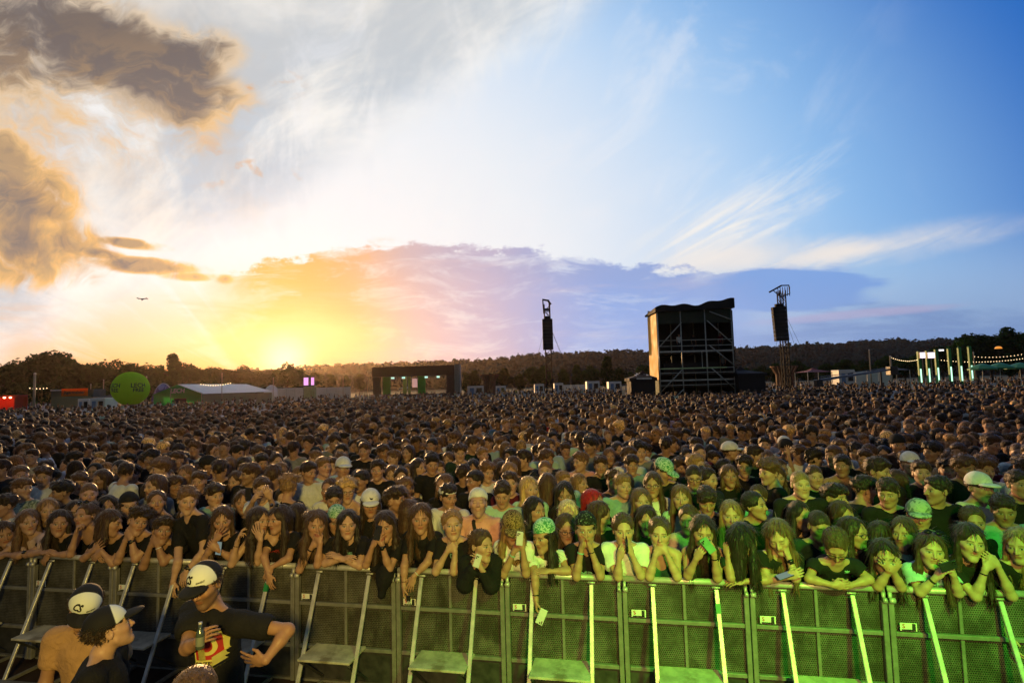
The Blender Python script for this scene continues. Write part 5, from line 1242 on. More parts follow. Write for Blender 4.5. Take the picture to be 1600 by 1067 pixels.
SHC = ['black'] * 40 + ['white'] * 16 + ['grey'] * 8 + ['navy'] * 6 + ['cream'] * 5 + ['mint'] * 3 + ['lightblue'] * 4 + ['teal'] * 3 + ['brown'] * 4 + ['burgundy'] * 2 + ['red'] * 1 + ['yellow'] * 1 + ['lilac'] * 1 + ['pink'] * 2 + ['blue'] * 2 + ['darkgreen'] * 3 + ['tan'] * 2
SCN = {'black': 'black', 'white': 'white', 'grey': 'grey', 'navy': 'navy', 'cream': 'cream', 'mint': 'mint', 'lightblue': 'pale blue', 'teal': 'teal', 'brown': 'brown', 'burgundy': 'burgundy', 'red': 'red', 'yellow': 'yellow', 'lilac': 'lilac', 'pink': 'pink', 'blue': 'blue', 'darkgreen': 'dark green', 'tan': 'tan'}
ROOTS = {}
placed = [tuple(f[3][:2]) for f in FR]
def proj(P):
    x, y, z = P[0], P[1], P[2] - H
    c, s = cos(PITCH), sin(PITCH); d = y * c + z * s; u = -y * s + z * c
    px = F * x / d; py = F * u / d; cr, sr = cos(ROLL), sin(ROLL); return 800 + px * cr - py * sr, 533.5 - (px * sr + py * cr)
FPX = lambda D, px: W(px, 600, D)
def blocked(x, y):        # footprints where nobody stands: control tower, side tents, delay towers
    if 13.0 < x < 24.5 and 50.5 < y < 63: return True
    if 12.6 < x < 25.2 and 50 < y < 57.5: return True
    if abs(x - 5.3) < 1.6 and 76 < y < 84: return True
    if abs(x - 37.6) < 2.2 and 73 < y < 80: return True
    return False
cand = []
row = 0
n = -.72
while n > -5.9:
    s0 = -13.5 + .25 * (row % 2)
    while s0 < 13.5:
        p = bp(s0 + rs.uniform(-.15, .15), n + rs.uniform(-.14, .14), 0)
        cand.append((p[0], p[1])); s0 += .455
    n -= .43; row += 1
cand2 = []
for c in cand:
    az = atan2(c[0], c[1]); px = proj((c[0], c[1], 1.6))[0]
    if not (-420 < px < 2020): continue
    dd = min((c[0] - q[0]) ** 2 + (c[1] - q[1]) ** 2 for q in placed)
    if dd < .33 ** 2: continue
    cand2.append(c); placed.append(c)
INV = lambda c: -60 < proj((c[0], c[1], 1.6))[0] < 1660
out_ = [c for c in cand2 if not INV(c)]; cand2 = [c for c in cand2 if INV(c)]
cand2.sort(key=lambda c: c[0] ** 2 + c[1] ** 2)
nmax = 300 - len(FR) - 4
stuff_pts = cand2[nmax:] + out_; cand2 = cand2[:nmax]
anch = [(proj(f[3])[0], f[4]['label'] if 'label' in f[4] else '', f[0]) for f in FR if len(f[0]) == 1]
ANN = {'a': 'left edge girl', 'b': 'rose top', 'c': 'smiling girl', 'e': 'hair bun', 'f': 'brown bob', 'g': 'curly haired boy', 'h': 'small kid', 'j': 'v-neck man', 'k': 'hidden face girl', 'l': 'low cut tank top',
       'm': 'profile girl', 'n': 'wavy haired girl', 'o': 'serious girl', 'q': 'draped jacket', 'r': 'girl dangling keys', 's': 'dark blond girl', 'u': 'black sweater girl', 'v': 'leopard cap', 'w': 'mint bandana', 'x': 'dark bandana',
       'y': 'oversized white tee', 'z': 'green strappy top', 'A': 'phone typing girl', 'B': 'girl facing away', 'C': 'square watch', 'D': 'shaved man', 'E': 'bent girl', 'F': 'crouching girl', 'G': 'pale blue blouse', 'H': 'laughing girl', 'I': 'right edge girl', 'd': 'far left pair', 'p': 'pale bandana'}
ORD = ['second', 'third', 'fourth', 'fifth', 'sixth', 'seventh', 'eighth', 'ninth', 'tenth', 'eleventh', 'twelfth', 'thirteenth', 'fourteenth', 'fifteenth', 'sixteenth']
cnt = {}
CAPC = [WHITEC, BLACKC, CAMO, BLACKC]
last = []
for i, c in enumerate(cand2):
    used = {q[2] for q in last if (q[0] - c[0]) ** 2 + (q[1] - c[1]) ** 2 < 1.3 ** 2}
    while True:
        j = rs.randrange(len(PROTO))
        if j in used and rs.random() < .95: continue
        if PROTO[j][0].get('acc') and rs.random() < .6: continue
        if j in (28, 26) and rs.random() < .75: continue
        break
    last.append((c[0], c[1], j))
    P, out, acc = PROTO[j]; sc_ = rs.uniform(.93, 1.06); cn = rs.choice(SHC)
    face = atan2(-(c[0] - 1.0) * .6, c[1] + 2.0) ; rz = face + radians(rs.uniform(-18, 18)) + (radians(rs.choice([90, -90, 150])) if rs.random() < .07 else 0)
    hk = P['hcol']
    if rs.random() < .3: hk = rs.choice(['dark', 'brown', 'brown', 'lightbrown', 'black'])
    px = proj((c[0], c[1], 1.6))[0]; an = min(anch, key=lambda a: abs(a[0] - px))[2]; k_ = cnt.get(an, 0); cnt[an] = k_ + 1
    lb = f"{HN[P['hair']]} {CN.get(hk, hk)} hair, {SCN[cn]} top, {ORD[min(k_, 15)]} person behind the {ANN[an]}"
    if k_ > 15: lb = f"person, {HN[P['hair']]} {CN.get(hk, hk)} hair, {SCN[cn]} top, {'seventeenth eighteenth nineteenth twentieth'.split()[min(k_ - 16, 3)]} behind the {ANN[an]}"
    if j not in ROOTS:
        P = dict(P); P['shirtcol'] = cn; o = emit_person(P, out, np.zeros(3), lb, 'festival goers in the packed rows'); ROOTS[j] = o
        if acc:
            P['hsc'] = 1.13
            for (n_, V, Fq) in cap_meshes(acc): head_part(o, np.zeros(3), P, 'cap' if n_ == 'crown_panel' else 'cap_brim', V, Fq, CAPC[j % 4])
        r_ = o
    else:
        r_ = copy_tree(ROOTS[j]); r_['label'] = lb
    r_.location = (c[0], c[1], 0); r_.rotation_euler = (0, 0, rz); r_.scale = (sc_, sc_, sc_)
    for ch in CH[r_.name]:
        b = ch.name.split('.')[0]
        if b == 'hair': hc_ = HAIRS[hk]; v_ = rs.uniform(.75, 1.3); ch.color = (*[t * v_ for t in hc_], 1)
        elif b in PARTNAME.values(): ch.color = (*CLO[cn], 1)
print('rows', _time.time() - _T0, len(cand2), len(FR))

# ------------------------------------------------------------------ everybody further back: one mass
def template(P, out, hs, zcut):
    """coarse copies of the builds, chest and head only, with class per vertex: 0 skin 1 hair 2 shirt"""
    Q = dict(P); Q.update(hsc=1.08 if hs > .02 else 1.12, h=hs, hh=hs, gh=hs, zmin=zcut, legs=zcut < .5, lh=.05, strands=0, tuft=140 if hs < .02 else 80 if hs < .03 else 34 if hs < .045 else 0, arms=[dict(a, hand=zcut < .5) for a in P['arms']])
    o = make_person(Q); Vs, Fs, Cs, K = [], [], [], []; b = 0
    for nm, cl in (('body', 0), ('hair', 1), ('shirt', 2), ('trousers', 3)):
        if nm not in o: continue
        V, Fq, c = o[nm]
        if len(V) == 0: continue
        if cl == 0:
            hid = (V[:, 2] < P['nb'][2] - .10) & (np.abs(V[:, 0]) < .15); Fq = Fq[~hid[Fq].all(1)]
        Vs.append(V); Fs.append(Fq + b); b += len(V); Cs.append(c if c is not None else np.ones((len(V), 3))); K.append(np.full(len(V), cl))
    return np.concatenate(Vs), np.concatenate(Fs), np.concatenate(Cs), np.concatenate(K)
nr = np.random.RandomState(5)
def polar_pts(r0, r1, dens, jitter=.42, px0=-420, px1=2020):
    pts = []; d = r0
    while d < r1:
        dn = dens(d); st = 1 / sqrt(dn); x0, x1 = -d * 1.45, d * 1.45; x = x0 + nr.rand() * st
        while x < x1:
            a, b = x + nr.uniform(-jitter, jitter) * st, d + nr.uniform(-jitter, jitter) * st
            pp = proj((a, b, 1.6))[0]
            side_ = (a / b < -.42 or a / b > .62) and b > 26
            if px0 < pp < px1 and not blocked(a, b) and not (side_ and nr.rand() < .45): pts.append((a, b))
            x += st
        d += st
    return pts
ymax = lambda x: 0
far = [p for p in polar_pts(8.2, 19, lambda d: 4.4)]
okp = []
PL = np.array(placed)
for p in far:      # start right behind the last individual row
    q = np.array(p); nn = (np.array([p[0], p[1], 0]) - B0) @ BN
    if nn > -5.3 and min((p[0] - q_[0]) ** 2 + (p[1] - q_[1]) ** 2 for q_ in placed) < .42 ** 2: continue
    okp.append(p)
near = okp + stuff_pts
near = [p for p in near if np.min(((PL - np.array(p)) ** 2).sum(1)) > .30 ** 2 or p in stuff_pts]
mid = polar_pts(19, 31, lambda d: 4.0)
farp = polar_pts(31, 62, lambda d: 1.7 if d < 42 else 0.75, .45)
vfar = polar_pts(62, 135, lambda d: .20 if d < 90 else .10, .5)
def mass(pts, hs, zcut, seed, bright=1.0):
    T = [template(P, out, hs, zcut) for P, out, _ in PROTO]
    r = np.random.RandomState(seed); pw = np.ones(len(T)); pw[26] = .5; pw[27] = .6; pw[28] = .35; pick = r.choice(len(T), len(pts), p=pw / pw.sum()); pts = np.array(pts); Vs, Fs, Cs = [], [], []; base = 0
    hcs = list(HAIRS.values())[:6]; hp = np.array([.10, .26, .32, .20, .10, .05]); shn = [CLO[c] for c in SHC]
    for t, (V, Fq, C_, K) in enumerate(T):
        I = np.where(pick == t)[0]; n_ = len(I)
        if n_ == 0: continue
        ang = np.arctan2(-(pts[I, 0] - 1) * .6, pts[I, 1] + 2) + r.uniform(-.35, .35, n_) + (r.rand(n_) < .32) * r.uniform(-3, 3, n_); s = r.uniform(.90, 1.07, n_)
        c, sn = np.cos(ang) * s, np.sin(ang) * s
        X = V[None, :, 0] * c[:, None] - V[None, :, 1] * sn[:, None] + pts[I, 0][:, None]; Y = V[None, :, 0] * sn[:, None] + V[None, :, 1] * c[:, None] + pts[I, 1][:, None]; Z = V[None, :, 2] * s[:, None] + 0 * X
        VV = np.stack([X, Y, Z], 2).reshape(-1, 3)
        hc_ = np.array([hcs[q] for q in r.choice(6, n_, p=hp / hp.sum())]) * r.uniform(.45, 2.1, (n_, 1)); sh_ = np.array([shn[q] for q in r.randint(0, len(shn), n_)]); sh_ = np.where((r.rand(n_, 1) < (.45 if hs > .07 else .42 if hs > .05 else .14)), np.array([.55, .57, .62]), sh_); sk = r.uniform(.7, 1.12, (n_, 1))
        lg = np.array([(.02, .022, .03), (.05, .07, .12), (.012, .012, .012), (.2, .17, .12)])[r.randint(0, 4, n_)]
        pal = np.stack([sk * np.ones(3), hc_, sh_, lg], 1)          # n,4,3
        CC = C_[None] * pal[:, K]
        if hs < .045: CC[:, K == 1] *= r.uniform(.6, 1.5, (n_, (K == 1).sum(), 1))
        CC = np.concatenate([CC, np.broadcast_to((K == 1)[None, :, None].astype(float), (n_, len(K), 1))], 2)
        Vs.append(VV); Cs.append(CC.reshape(-1, 4)); Fs.append((Fq[None] + (np.arange(n_) * len(V))[:, None, None] + base).reshape(-1, 4)); base += len(VV)
    return np.concatenate(Vs), np.concatenate(Fs), np.concatenate(Cs)
near.sort(key=lambda p: p[0] ** 2 + p[1] ** 2)
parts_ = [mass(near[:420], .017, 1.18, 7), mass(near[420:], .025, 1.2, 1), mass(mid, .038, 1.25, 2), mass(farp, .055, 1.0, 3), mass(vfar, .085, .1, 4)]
b = 0; Vs, Fs, Cs = [], [], []
for V, Fq, C_ in parts_: Vs.append(V); Fs.append(Fq + b); Cs.append(C_); b += len(V)
co = link('crowd', mesh_np('crowd', np.concatenate(Vs), np.concatenate(Fs), CROWD, col=np.concatenate(Cs)))
tag(co, 'packed festival crowd reaching back to the tents', 'crowd', kind='stuff')
print('crowd', _time.time() - _T0, len(near), len(mid), len(farp), len(vfar), sum(len(f) for f in Fs))
# ------------------------------------------------------------------ hills and far forest
def zat(px, py, D): return float(W(px, py, D)[2])
def xat(px, D, py=600): return float(W(px, py, D)[0])
RIDGE = [(-300, 590), (200, 588), (380, 582), (470, 577), (520, 574), (575, 572), (620, 571), (700, 567), (760, 566), (790, 561), (830, 557), (870, 556), (920, 553), (960, 551), (1030, 549), (1160, 546), (1200, 543), (1260, 541), (1330, 537), (1400, 534), (1440, 535), (1480, 531), (1560, 527), (1700, 520), (2000, 515)]
DH = 900.0
RX = [xat(p, DH, y) for p, y in RIDGE]; RZ = [zat(p, y, DH) for p, y in RIDGE]
def ridge(x): return float(np.interp(x, RX, RZ)) - 9.0
def hill():
    nx, ny = 160, 24; vs = []; fs = []
    for j in range(ny):
        t = j / (ny - 1); y = 430 + (1500 - 430) * t; k = min(1.0, max(0.0, (y - 430) / (DH - 430)))
        for i in range(nx):
            x = -900 + 2400 * i / (nx - 1); z = ridge(x * DH / max(y, DH) if y > DH else x * DH / y) * (k * k * (3 - 2 * k)) * (min(1, y / DH)) if y <= DH else ridge(x * DH / y) * (1 - (y - DH) / 1500)
            vs.append((x, y, z - .5 + 1.5 * sin(x * .03 + j)))
    for j in range(ny - 1):
        for i in range(nx - 1): a = j * nx + i; fs.append((a, a + 1, a + nx + 1, a + nx))
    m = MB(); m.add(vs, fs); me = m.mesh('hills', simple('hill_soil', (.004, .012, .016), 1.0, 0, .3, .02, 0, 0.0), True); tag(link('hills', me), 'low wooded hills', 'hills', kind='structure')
hill()
def leafmat(name, a, b_):
    m = bpy.data.materials.new(name); m.use_nodes = True; nt = m.node_tree; nt.nodes.clear(); g = NT(nt)
    c = g.mix(g.attr('col', out='Fac'), a, b_); oi = g.node('ShaderNodeObjectInfo')
    c = g.mix(1.0, c, g.mix(Ex(g, oi.outputs['Random']), (.75, .75, .75), (1.25, 1.2, 1.1)), 'MULTIPLY')
    d = g.node('ShaderNodeBsdfDiffuse'); t = g.node('ShaderNodeBsdfTranslucent'); x = g.node('ShaderNodeMixShader'); o = g.node('ShaderNodeOutputMaterial')
    g.put(d.inputs[0], c); g.put(t.inputs[0], c); x.inputs[0].default_value = .15 if name == 'leaves' else .10
    nt.links.new(d.outputs[0], x.inputs[1]); nt.links.new(t.outputs[0], x.inputs[2]); nt.links.new(x.outputs[0], o.inputs[0]); return m
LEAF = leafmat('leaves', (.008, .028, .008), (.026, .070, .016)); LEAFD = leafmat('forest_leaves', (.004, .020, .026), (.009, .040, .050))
BARK = simple('bark', (.05, .038, .028), .9, 0, .3, 3, .01)
def leaf_cloud(lumps, n, size, seed, flat=.35):
    r = np.random.RandomState(seed); L = np.array(lumps); wts = L[:, 3] ** 2; idx = r.choice(len(L), n, p=wts / wts.sum())
    d = r.randn(n, 3); d /= np.linalg.norm(d, axis=1)[:, None]; rad = L[idx, 3] * (.55 + .5 * r.rand(n) ** .6) * (1 + .22 * np.sin(d[:, 0] * 5 + idx) * np.cos(d[:, 2] * 6))
    c = L[idx, :3] + d * rad[:, None] * np.array([1, 1, .85]); nn = d + r.randn(n, 3) * .5; nn /= np.linalg.norm(nn, axis=1)[:, None]
    a = np.cross(nn, r.randn(n, 3)); a /= np.linalg.norm(a, axis=1)[:, None]; b = np.cross(nn, a); s = size * (.5 + r.rand(n, 1)); b *= .7
    V = np.stack([c - a * s, c - b * s * .8 + nn * s * .2, c + a * s, c + b * s * .8 - nn * s * .1], 1).reshape(-1, 3); Fq = np.arange(4 * n).reshape(-1, 4)
    lum = np.repeat(np.clip(.5 + .5 * np.sin(idx * 2.3) * .6 + r.randn(n) * .18, 0, 1), 4)
    return V, Fq, np.repeat(lum[:, None], 3, 1)
def forest():
    r = np.random.RandomState(3); Vs, Cs = [], []; 
    for j, D in enumerate(np.linspace(DH, 470, 26)):
        k = (D - 430) / (DH - 430); k = min(1, max(0, k)); n = int(230)
        xs = (r.rand(n) * 2 - .85) * 1.15 * D; 
        for x in xs:
            z = ridge(x * DH / D) * (k * k * (3 - 2 * k)) * (D / DH); s = r.uniform(4.0, 8.5) * (.75 + .25 * k); hgt = r.uniform(7, 15)
            m = 16 if D < 880 else 44
            d = r.randn(m, 3); d /= np.linalg.norm(d, axis=1)[:, None]; c = np.array([x, D + r.uniform(-9, 9), z + hgt * .6]) + d * np.array([s, s, hgt * .5]) * r.uniform(.6, 1.05, (m, 1)); dd_ = d + r.randn(m, 3) * .25; a = np.cross(dd_, r.randn(m, 3)); a /= np.linalg.norm(a, axis=1)[:, None]; b = np.cross(dd_, a); b /= np.linalg.norm(b, axis=1)[:, None] + 1e-6; q = s * .55 * r.uniform(.5, 1.1, (m, 1)) * (1 if D < 880 else .6)
            Vs.append(np.stack([c - a * q, c - b * q, c + a * q, c + b * q], 1).reshape(-1, 3)); Cs.append(np.repeat(np.clip(.45 + .35 * r.randn(1) + .15 * r.randn(m), 0, 1), 4))
    V = np.concatenate(Vs); C_ = np.repeat(np.concatenate(Cs)[:, None], 3, 1)
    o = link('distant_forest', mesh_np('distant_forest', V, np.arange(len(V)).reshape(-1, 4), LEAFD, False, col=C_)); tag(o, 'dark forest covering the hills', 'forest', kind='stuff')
forest()
# ------------------------------------------------------------------ trees one can tell apart
TREES = []
def tree_proto(kind, seed):
    r = np.random.RandomState(seed); L = []
    if kind == 'broad':
        for i in range(13): a = r.uniform(0, 6.28); q = r.uniform(.1, 1) ** .6; L.append((cos(a) * q * .30, sin(a) * q * .30, .62 + r.uniform(-.26, .22) * (1.2 - q), r.uniform(.10, .19)))
        L.append((0, 0, .80, .17)); L.append((0, 0, .5, .24))
    elif kind == 'round':
        for i in range(11): a = r.uniform(0, 6.28); q = r.uniform(.1, 1); L.append((cos(a) * q * .22, sin(a) * q * .22, .52 + r.uniform(-.3, .3) * (1.15 - q * .6), r.uniform(.10, .17)))
        L.append((0, 0, .5, .25)); L.append((0, 0, .82, .14))
    elif kind == 'tall':
        for i in range(12): z = .22 + .72 * i / 11; L.append((r.uniform(-.07, .07), r.uniform(-.07, .07), z, .155 * (1 - .75 * abs(z - .45))))
    else:
        for i in range(9): a = r.uniform(0, 6.28); q = r.rand(); L.append((cos(a) * q * .5, sin(a) * q * .3, .35 + r.uniform(-.15, .3), r.uniform(.15, .25)))
    n = 3200; V, Fq, C_ = leaf_cloud(L, n, .030 if kind != 'bush' else .04, seed)
    m = MB(); m.tube((0, 0, 0), (.01, 0, .30), .028, .018, 8); m.tube((.01, 0, .29), (0, .01, .70), .018, .006, 7)
    for i in range(6):
        a = r.uniform(0, 6.28); z = r.uniform(.25, .5); m.tube((.005, 0, z), (cos(a) * .2, sin(a) * .2, z + r.uniform(.12, .3)), .010, .003, 6)
    rt = empty(('broadleaf' if kind in ('broad', 'round') else 'slender' if kind == 'tall' else 'bushy') + '_tree', (0, 0, 0))
    m.part('trunk', BARK, rt, True); kid('crown', mesh_np('crown', V, Fq, LEAF, False, col=C_), rt); return rt
TP = {k: [] for k in ('broad', 'round', 'tall', 'bush')}
TUSED = set()
def plant(kind, px, ytop, D, wscale, label, group=None, i=0):
    ps = TP[kind]
    if len(ps) < 3: rt = tree_proto(kind, 40 + len(ps) * 7 + hash_(kind)); ps.append(rt)
    else: rt = copy_tree(ps[i % 3])
    x = xat(px, D, ytop); hgt = zat(px, ytop, D); rt.location = (x, D, -.05); rt.scale = (hgt * wscale, hgt * wscale, hgt * 1.04); rt.rotation_euler = (0, 0, (i * 1.7) % 6.28)
    tag(rt, label, 'tree', group); return rt
def hash_(s): return sum(ord(c) for c in s)
LEFT = [('broad', -25, 566, 210, 1.2), ('broad', 8, 571, 205, 1.1), ('broad', 30, 561, 200, 1.1), ('broad', 52, 554, 200, 1.1), ('broad', 80, 547, 195, 1.15), ('round', 100, 549, 200, 1.1), ('round', 112, 558, 210, 1.0), ('round', 142, 566, 220, 1.2), ('broad', 160, 563, 215, 1.2), ('broad', 184, 561, 215, 1.2), ('round', 206, 565, 215, 1.2), ('broad', 228, 568, 220, 1.2), ('round', 250, 569, 220, 1.1), ('tall', 272, 556, 215, 1.1), ('broad', 285, 565, 215, 1.2),
        ('round', 308, 574, 225, 1.3), ('broad', 330, 572, 225, 1.3), ('round', 352, 575, 230, 1.3), ('broad', 380, 570, 225, 1.2), ('round', 404, 577, 235, 1.4), ('broad', 424, 577, 235, 1.4), ('broad', 450, 566, 225, 1.15), ('round', 470, 575, 240, 1.3), ('round', 492, 580, 240, 1.4)]
FRONTL = [('bush', 20, 592, 150, 1.5), ('bush', 60, 590, 150, 1.5), ('bush', 110, 592, 150, 1.6), ('bush', 158, 588, 155, 1.5), ('bush', 215, 586, 160, 1.6), ('bush', 265, 590, 160, 1.6), ('bush', 320, 590, 165, 1.7), ('bush', 375, 590, 170, 1.7), ('bush', 430, 590, 175, 1.7), ('bush', 480, 590, 180, 1.7)]
MID = [('round', 515, 583, 230, 1.3), ('round', 540, 586, 200, 1.1), ('round', 562, 583, 220, 1.2), ('tall', 728, 583, 190, 1.2), ('round', 742, 577, 200, 1.2), ('broad', 768, 582, 210, 1.2), ('round', 788, 574, 210, 1.2), ('round', 812, 583, 190, 1.2), ('broad', 833, 571, 200, 1.1), ('round', 850, 570, 215, 1.2), ('round', 880, 575, 200, 1.1), ('tall', 902, 571, 200, 1.3), ('broad', 922, 570, 205, 1.1), ('tall', 948, 559, 200, 1.3), ('round', 968, 573, 200, 1.1), ('round', 985, 580, 200, 1.2), ('broad', 1004, 569, 205, 1.1),
       ('round', 1165, 574, 180, 1.3), ('broad', 1190, 570, 190, 1.4), ('round', 1212, 566, 190, 1.2), ('broad', 1245, 562, 190, 1.2), ('round', 1262, 572, 180, 1.3), ('broad', 1290, 567, 185, 1.3), ('round', 1320, 560, 190, 1.3), ('broad', 1350, 562, 185, 1.4), ('round', 1385, 555, 185, 1.4), ('broad', 1412, 558, 180, 1.4), ('round', 1440, 548, 180, 1.3), ('broad', 1470, 540, 175, 1.3)]
RIGHT = [('broad', 1505, 523, 170, 1.1), ('broad', 1522, 520, 165, 1.15), ('round', 1545, 528, 165, 1.3), ('tall', 1571, 516, 160, 1.2), ('broad', 1588, 519, 160, 1.3), ('broad', 1615, 519, 160, 1.3), ('broad', 1650, 515, 160, 1.4)]
POSN = lambda px: 'far left' if px < 60 else f'at the tree line'
for i, (k, px, y, D, w) in enumerate(LEFT): plant(k, px, y, D, w * .92, {80: 'tallest dark round tree above the orange banner', 272: 'pointed tree rising above the green tent', 450: 'tree in front of the setting sun'}.get(px, 'dark leafy tree in the line behind the food stalls'), None if px in (80, 272, 450) else 'trees behind the food stalls', i)
for i, (k, px, y, D, w) in enumerate(FRONTL): plant(k, px, y, D, w, 'low bushy tree between the tents and the tall tree line', 'low trees behind the tents', i)
for i, (k, px, y, D, w) in enumerate(MID): plant(k, px, y, D, w * .9, 'green field tree standing below the wooded hill', 'field trees below the hill', i)
for i, (k, px, y, D, w) in enumerate(RIGHT): plant(k, px, y, D, w * .92, 'tall dark tree behind the green umbrellas at the right edge', 'tall trees at the right edge', i)

# ------------------------------------------------------------------ festival structures
STEEL = simple('scaffold_steel', (.42, .44, .42), .45, .3, .2, 4); TRUSS = simple('dark_truss', (.014, .014, .016), .8, 0, .2, 5, 0, .15); BLK = simple('black_fabric', (.012, .012, .014), .85, 0, .3, 1.5, .01); BLKP = simple('black_paint', (.015, .015, .016), .45, 0, .2, 3)
def thin_sheet(name, c, k):       # cloth or vinyl that glows a little with the light behind it
    m = bpy.data.materials.new(name); m.use_nodes = True; nt = m.node_tree; nt.nodes.clear(); g = NT(nt); n = g.noise(objco(g), .6, 5, .6)
    cc = g.mix(n, tuple(t * .85 for t in c), tuple(min(1, t * 1.15) for t in c)); d = g.node('ShaderNodeBsdfDiffuse'); t = g.node('ShaderNodeBsdfTranslucent'); x = g.node('ShaderNodeMixShader'); o = g.node('ShaderNodeOutputMaterial')
    g.put(d.inputs[0], cc); g.put(t.inputs[0], cc); x.inputs[0].default_value = k
    nt.links.new(d.outputs[0], x.inputs[1]); nt.links.new(t.outputs[0], x.inputs[2]); nt.links.new(x.outputs[0], o.inputs[0]); return m
def control_tower():
    D = 52.0; x0, x1 = xat(1030, D, 560), xat(1146, D, 560); dp = 3.4; zz = lambda y: zat(1088, y, D); w = x1 - x0
    rt = empty('control_tower', ((x0 + x1) / 2, D, 0), 0, 'four level scaffold tower draped in black with sunlit left side', 'scaffold tower')
    hw = w / 2; xs = [-hw, -hw + w * .31, -hw + w * .64, hw]; ztop = zz(477); P_ = lambda m, n_, mt, **k: m.part(n_, mt, rt, **k)
    for y in (0, dp):
        for x in xs:
            m = MB(); m.tube((x, y, 0), (x, y, ztop), .055, n=8); P_(m, 'scaffold_post', STEEL, smooth=True)
    for py in (483, 531, 540, 548.5, 575, 582, 593.5, 601):
        th = .14 if py in (548.5, 593.5) else .055; z = zz(py); m = MB(); m.bar((-hw, -.07, z), (hw, -.07, z), .05, th); P_(m, 'ledger', STEEL)
    for py, t in ((548.5, 1), (582, 1), (601, .6)):
        m = MB(); z = zz(py) - .12; m.box((-hw, 0.0, z - .06), (hw, dp, z)); P_(m, 'deck', simple('deck_boards', (.06, .05, .035), .8, 0, .3, 2))
    for a, b in (((1031, 541), (1064, 504)), ((1104, 501), (1143, 536)), ((1107, 539), (1147, 571)), ((1033, 612), (1068, 575)), ((1111, 575), (1147, 607)), ((1055, 620), (1068, 608)), ((1108, 487), (1143, 500))):
        pa, pb = W(*a, D), W(*b, D); o_ = np.array([(x0 + x1) / 2, D, 0]); m = MB(); m.tube(pa - o_ - (0, .12, 0), pb - o_ - (0, .12, 0), .05, n=8); P_(m, 'diagonal_brace', STEEL, smooth=True)
    # walls
    m = MB(); m.box((-hw - .10, .1, zz(592)), (-hw - .05, dp, zz(488))); P_(m, 'side_tarpaulin', simple('sun_tinted_tarpaulin', (.85, .40, .012), .7, 0, .12, 1.2, .02))  # pale cloth; the low sun's orange is put into its colour
    m = MB(); m.box((-hw - .10, .1, .1), (-hw - .05, dp, zz(593))); P_(m, 'lower_side_panel', simple('green_lit_side', (.05, .09, .03), .8, 0, .3, 4))  # stands for the tower leg, green light on it put into the colour
    m = MB(); m.box((hw + .05, -.1, .1), (hw + .10, dp, zz(486))); P_(m, 'right_drape', BLK)
    m = MB(); m.box((-hw, dp + .08, .1), (hw, dp + .14, ztop)); P_(m, 'back_drape', BLK)
    m = MB(); m.box((-hw, -.02, zz(505)), (hw, .03, zz(484))); P_(m, 'upper_net', simple('dark_green_net', (.014, .026, .014), .8, 0, .4, 1.5))
    # roof with sagging front edge
    m = MB(); n = 24; prof = []
    for i in range(n + 1):
        t = i / n; x = -hw - .25 + (w + .5) * t; zt = zz(479.5) + (zz(470) - zz(479.5)) * t + .12 * sin(t * 9) + .10 * sin(t * 21)
        prof.append((x, zt, zz(486.5) + (zz(483) - zz(486.5)) * t))
    vs = []; fs = []
    for x, zt, zb in prof: vs += [(x, -.35, zb), (x, -.35, zt), (x, dp + .4, zt - .25), (x, dp + .4, zb)]
    for i in range(n):
        for q in range(4): a, b = 4 * i + q, 4 * i + (q + 1) % 4; fs.append((a, b, b + 4, a + 4))
    fs += [(0, 3, 2, 1), (4 * n, 4 * n + 1, 4 * n + 2, 4 * n + 3)]
    m.add(vs, fs); P_(m, 'roof_canopy', BLK)
    # rails and desks on the decks
    for zf, a, b in ((zz(575), -hw + .1, hw - w * .10),):
        m = MB()
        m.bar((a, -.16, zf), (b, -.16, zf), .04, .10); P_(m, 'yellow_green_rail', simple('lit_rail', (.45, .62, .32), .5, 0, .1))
    m = MB(); m.box((-hw + .5, .6, zz(582) - .05), (hw - 1.2, 1.6, zz(582) + .95)); P_(m, 'desk_skirt', BLK)
    for q, x in enumerate((-hw + 2.1, -hw + 3.9, hw - 2.4)):
        m = MB(); m.tube((x, -.05, zz(575)), (x, -.05, zz(549.5)), .03, n=6); P_(m, 'curtain_rod', STEEL)
    return rt, (x0 + x1) / 2, D, zz, hw
ct = control_tower()
def extra_person(j, loc, rz, cn, label, group=None, scale=1.0):
    r_ = copy_tree(ROOTS[j]); r_.location = loc; r_.rotation_euler = (0, 0, rz); r_['label'] = label; r_.scale = (scale,) * 3
    if group: r_['group'] = group
    elif 'group' in r_: del r_['group']
    for ch in CH[r_.name]:
        if ch.name.split('.')[0] in PARTNAME.values(): ch.color = (*CLO[cn], 1)
    return r_
JM = [j for j in ROOTS if not SPEC[j][1]]
_, cx_, cy_, zz_, hw_ = ct
extra_person(JM[0], (xat(1060, 53, 520), 52.9, zz_(548.5) - .12 + .0), 0, 'white', 'technician in white tee on the upper deck of the control tower')
extra_person(JM[1], (xat(1084, 53, 520), 53.2, zz_(548.5) - .12), .2, 'black', 'technician in black at the middle of the upper tower deck')
extra_person(JM[2], (xat(1125, 53, 520), 53.0, zz_(548.5) - .12), -.3, 'burgundy', 'technician in dark red at the right end of the upper tower deck')
extra_person(JM[3], (xat(1132, 53, 565), 53.4, zz_(582) - .12), -.3, 'grey', 'technician in grey behind the middle rail of the tower')
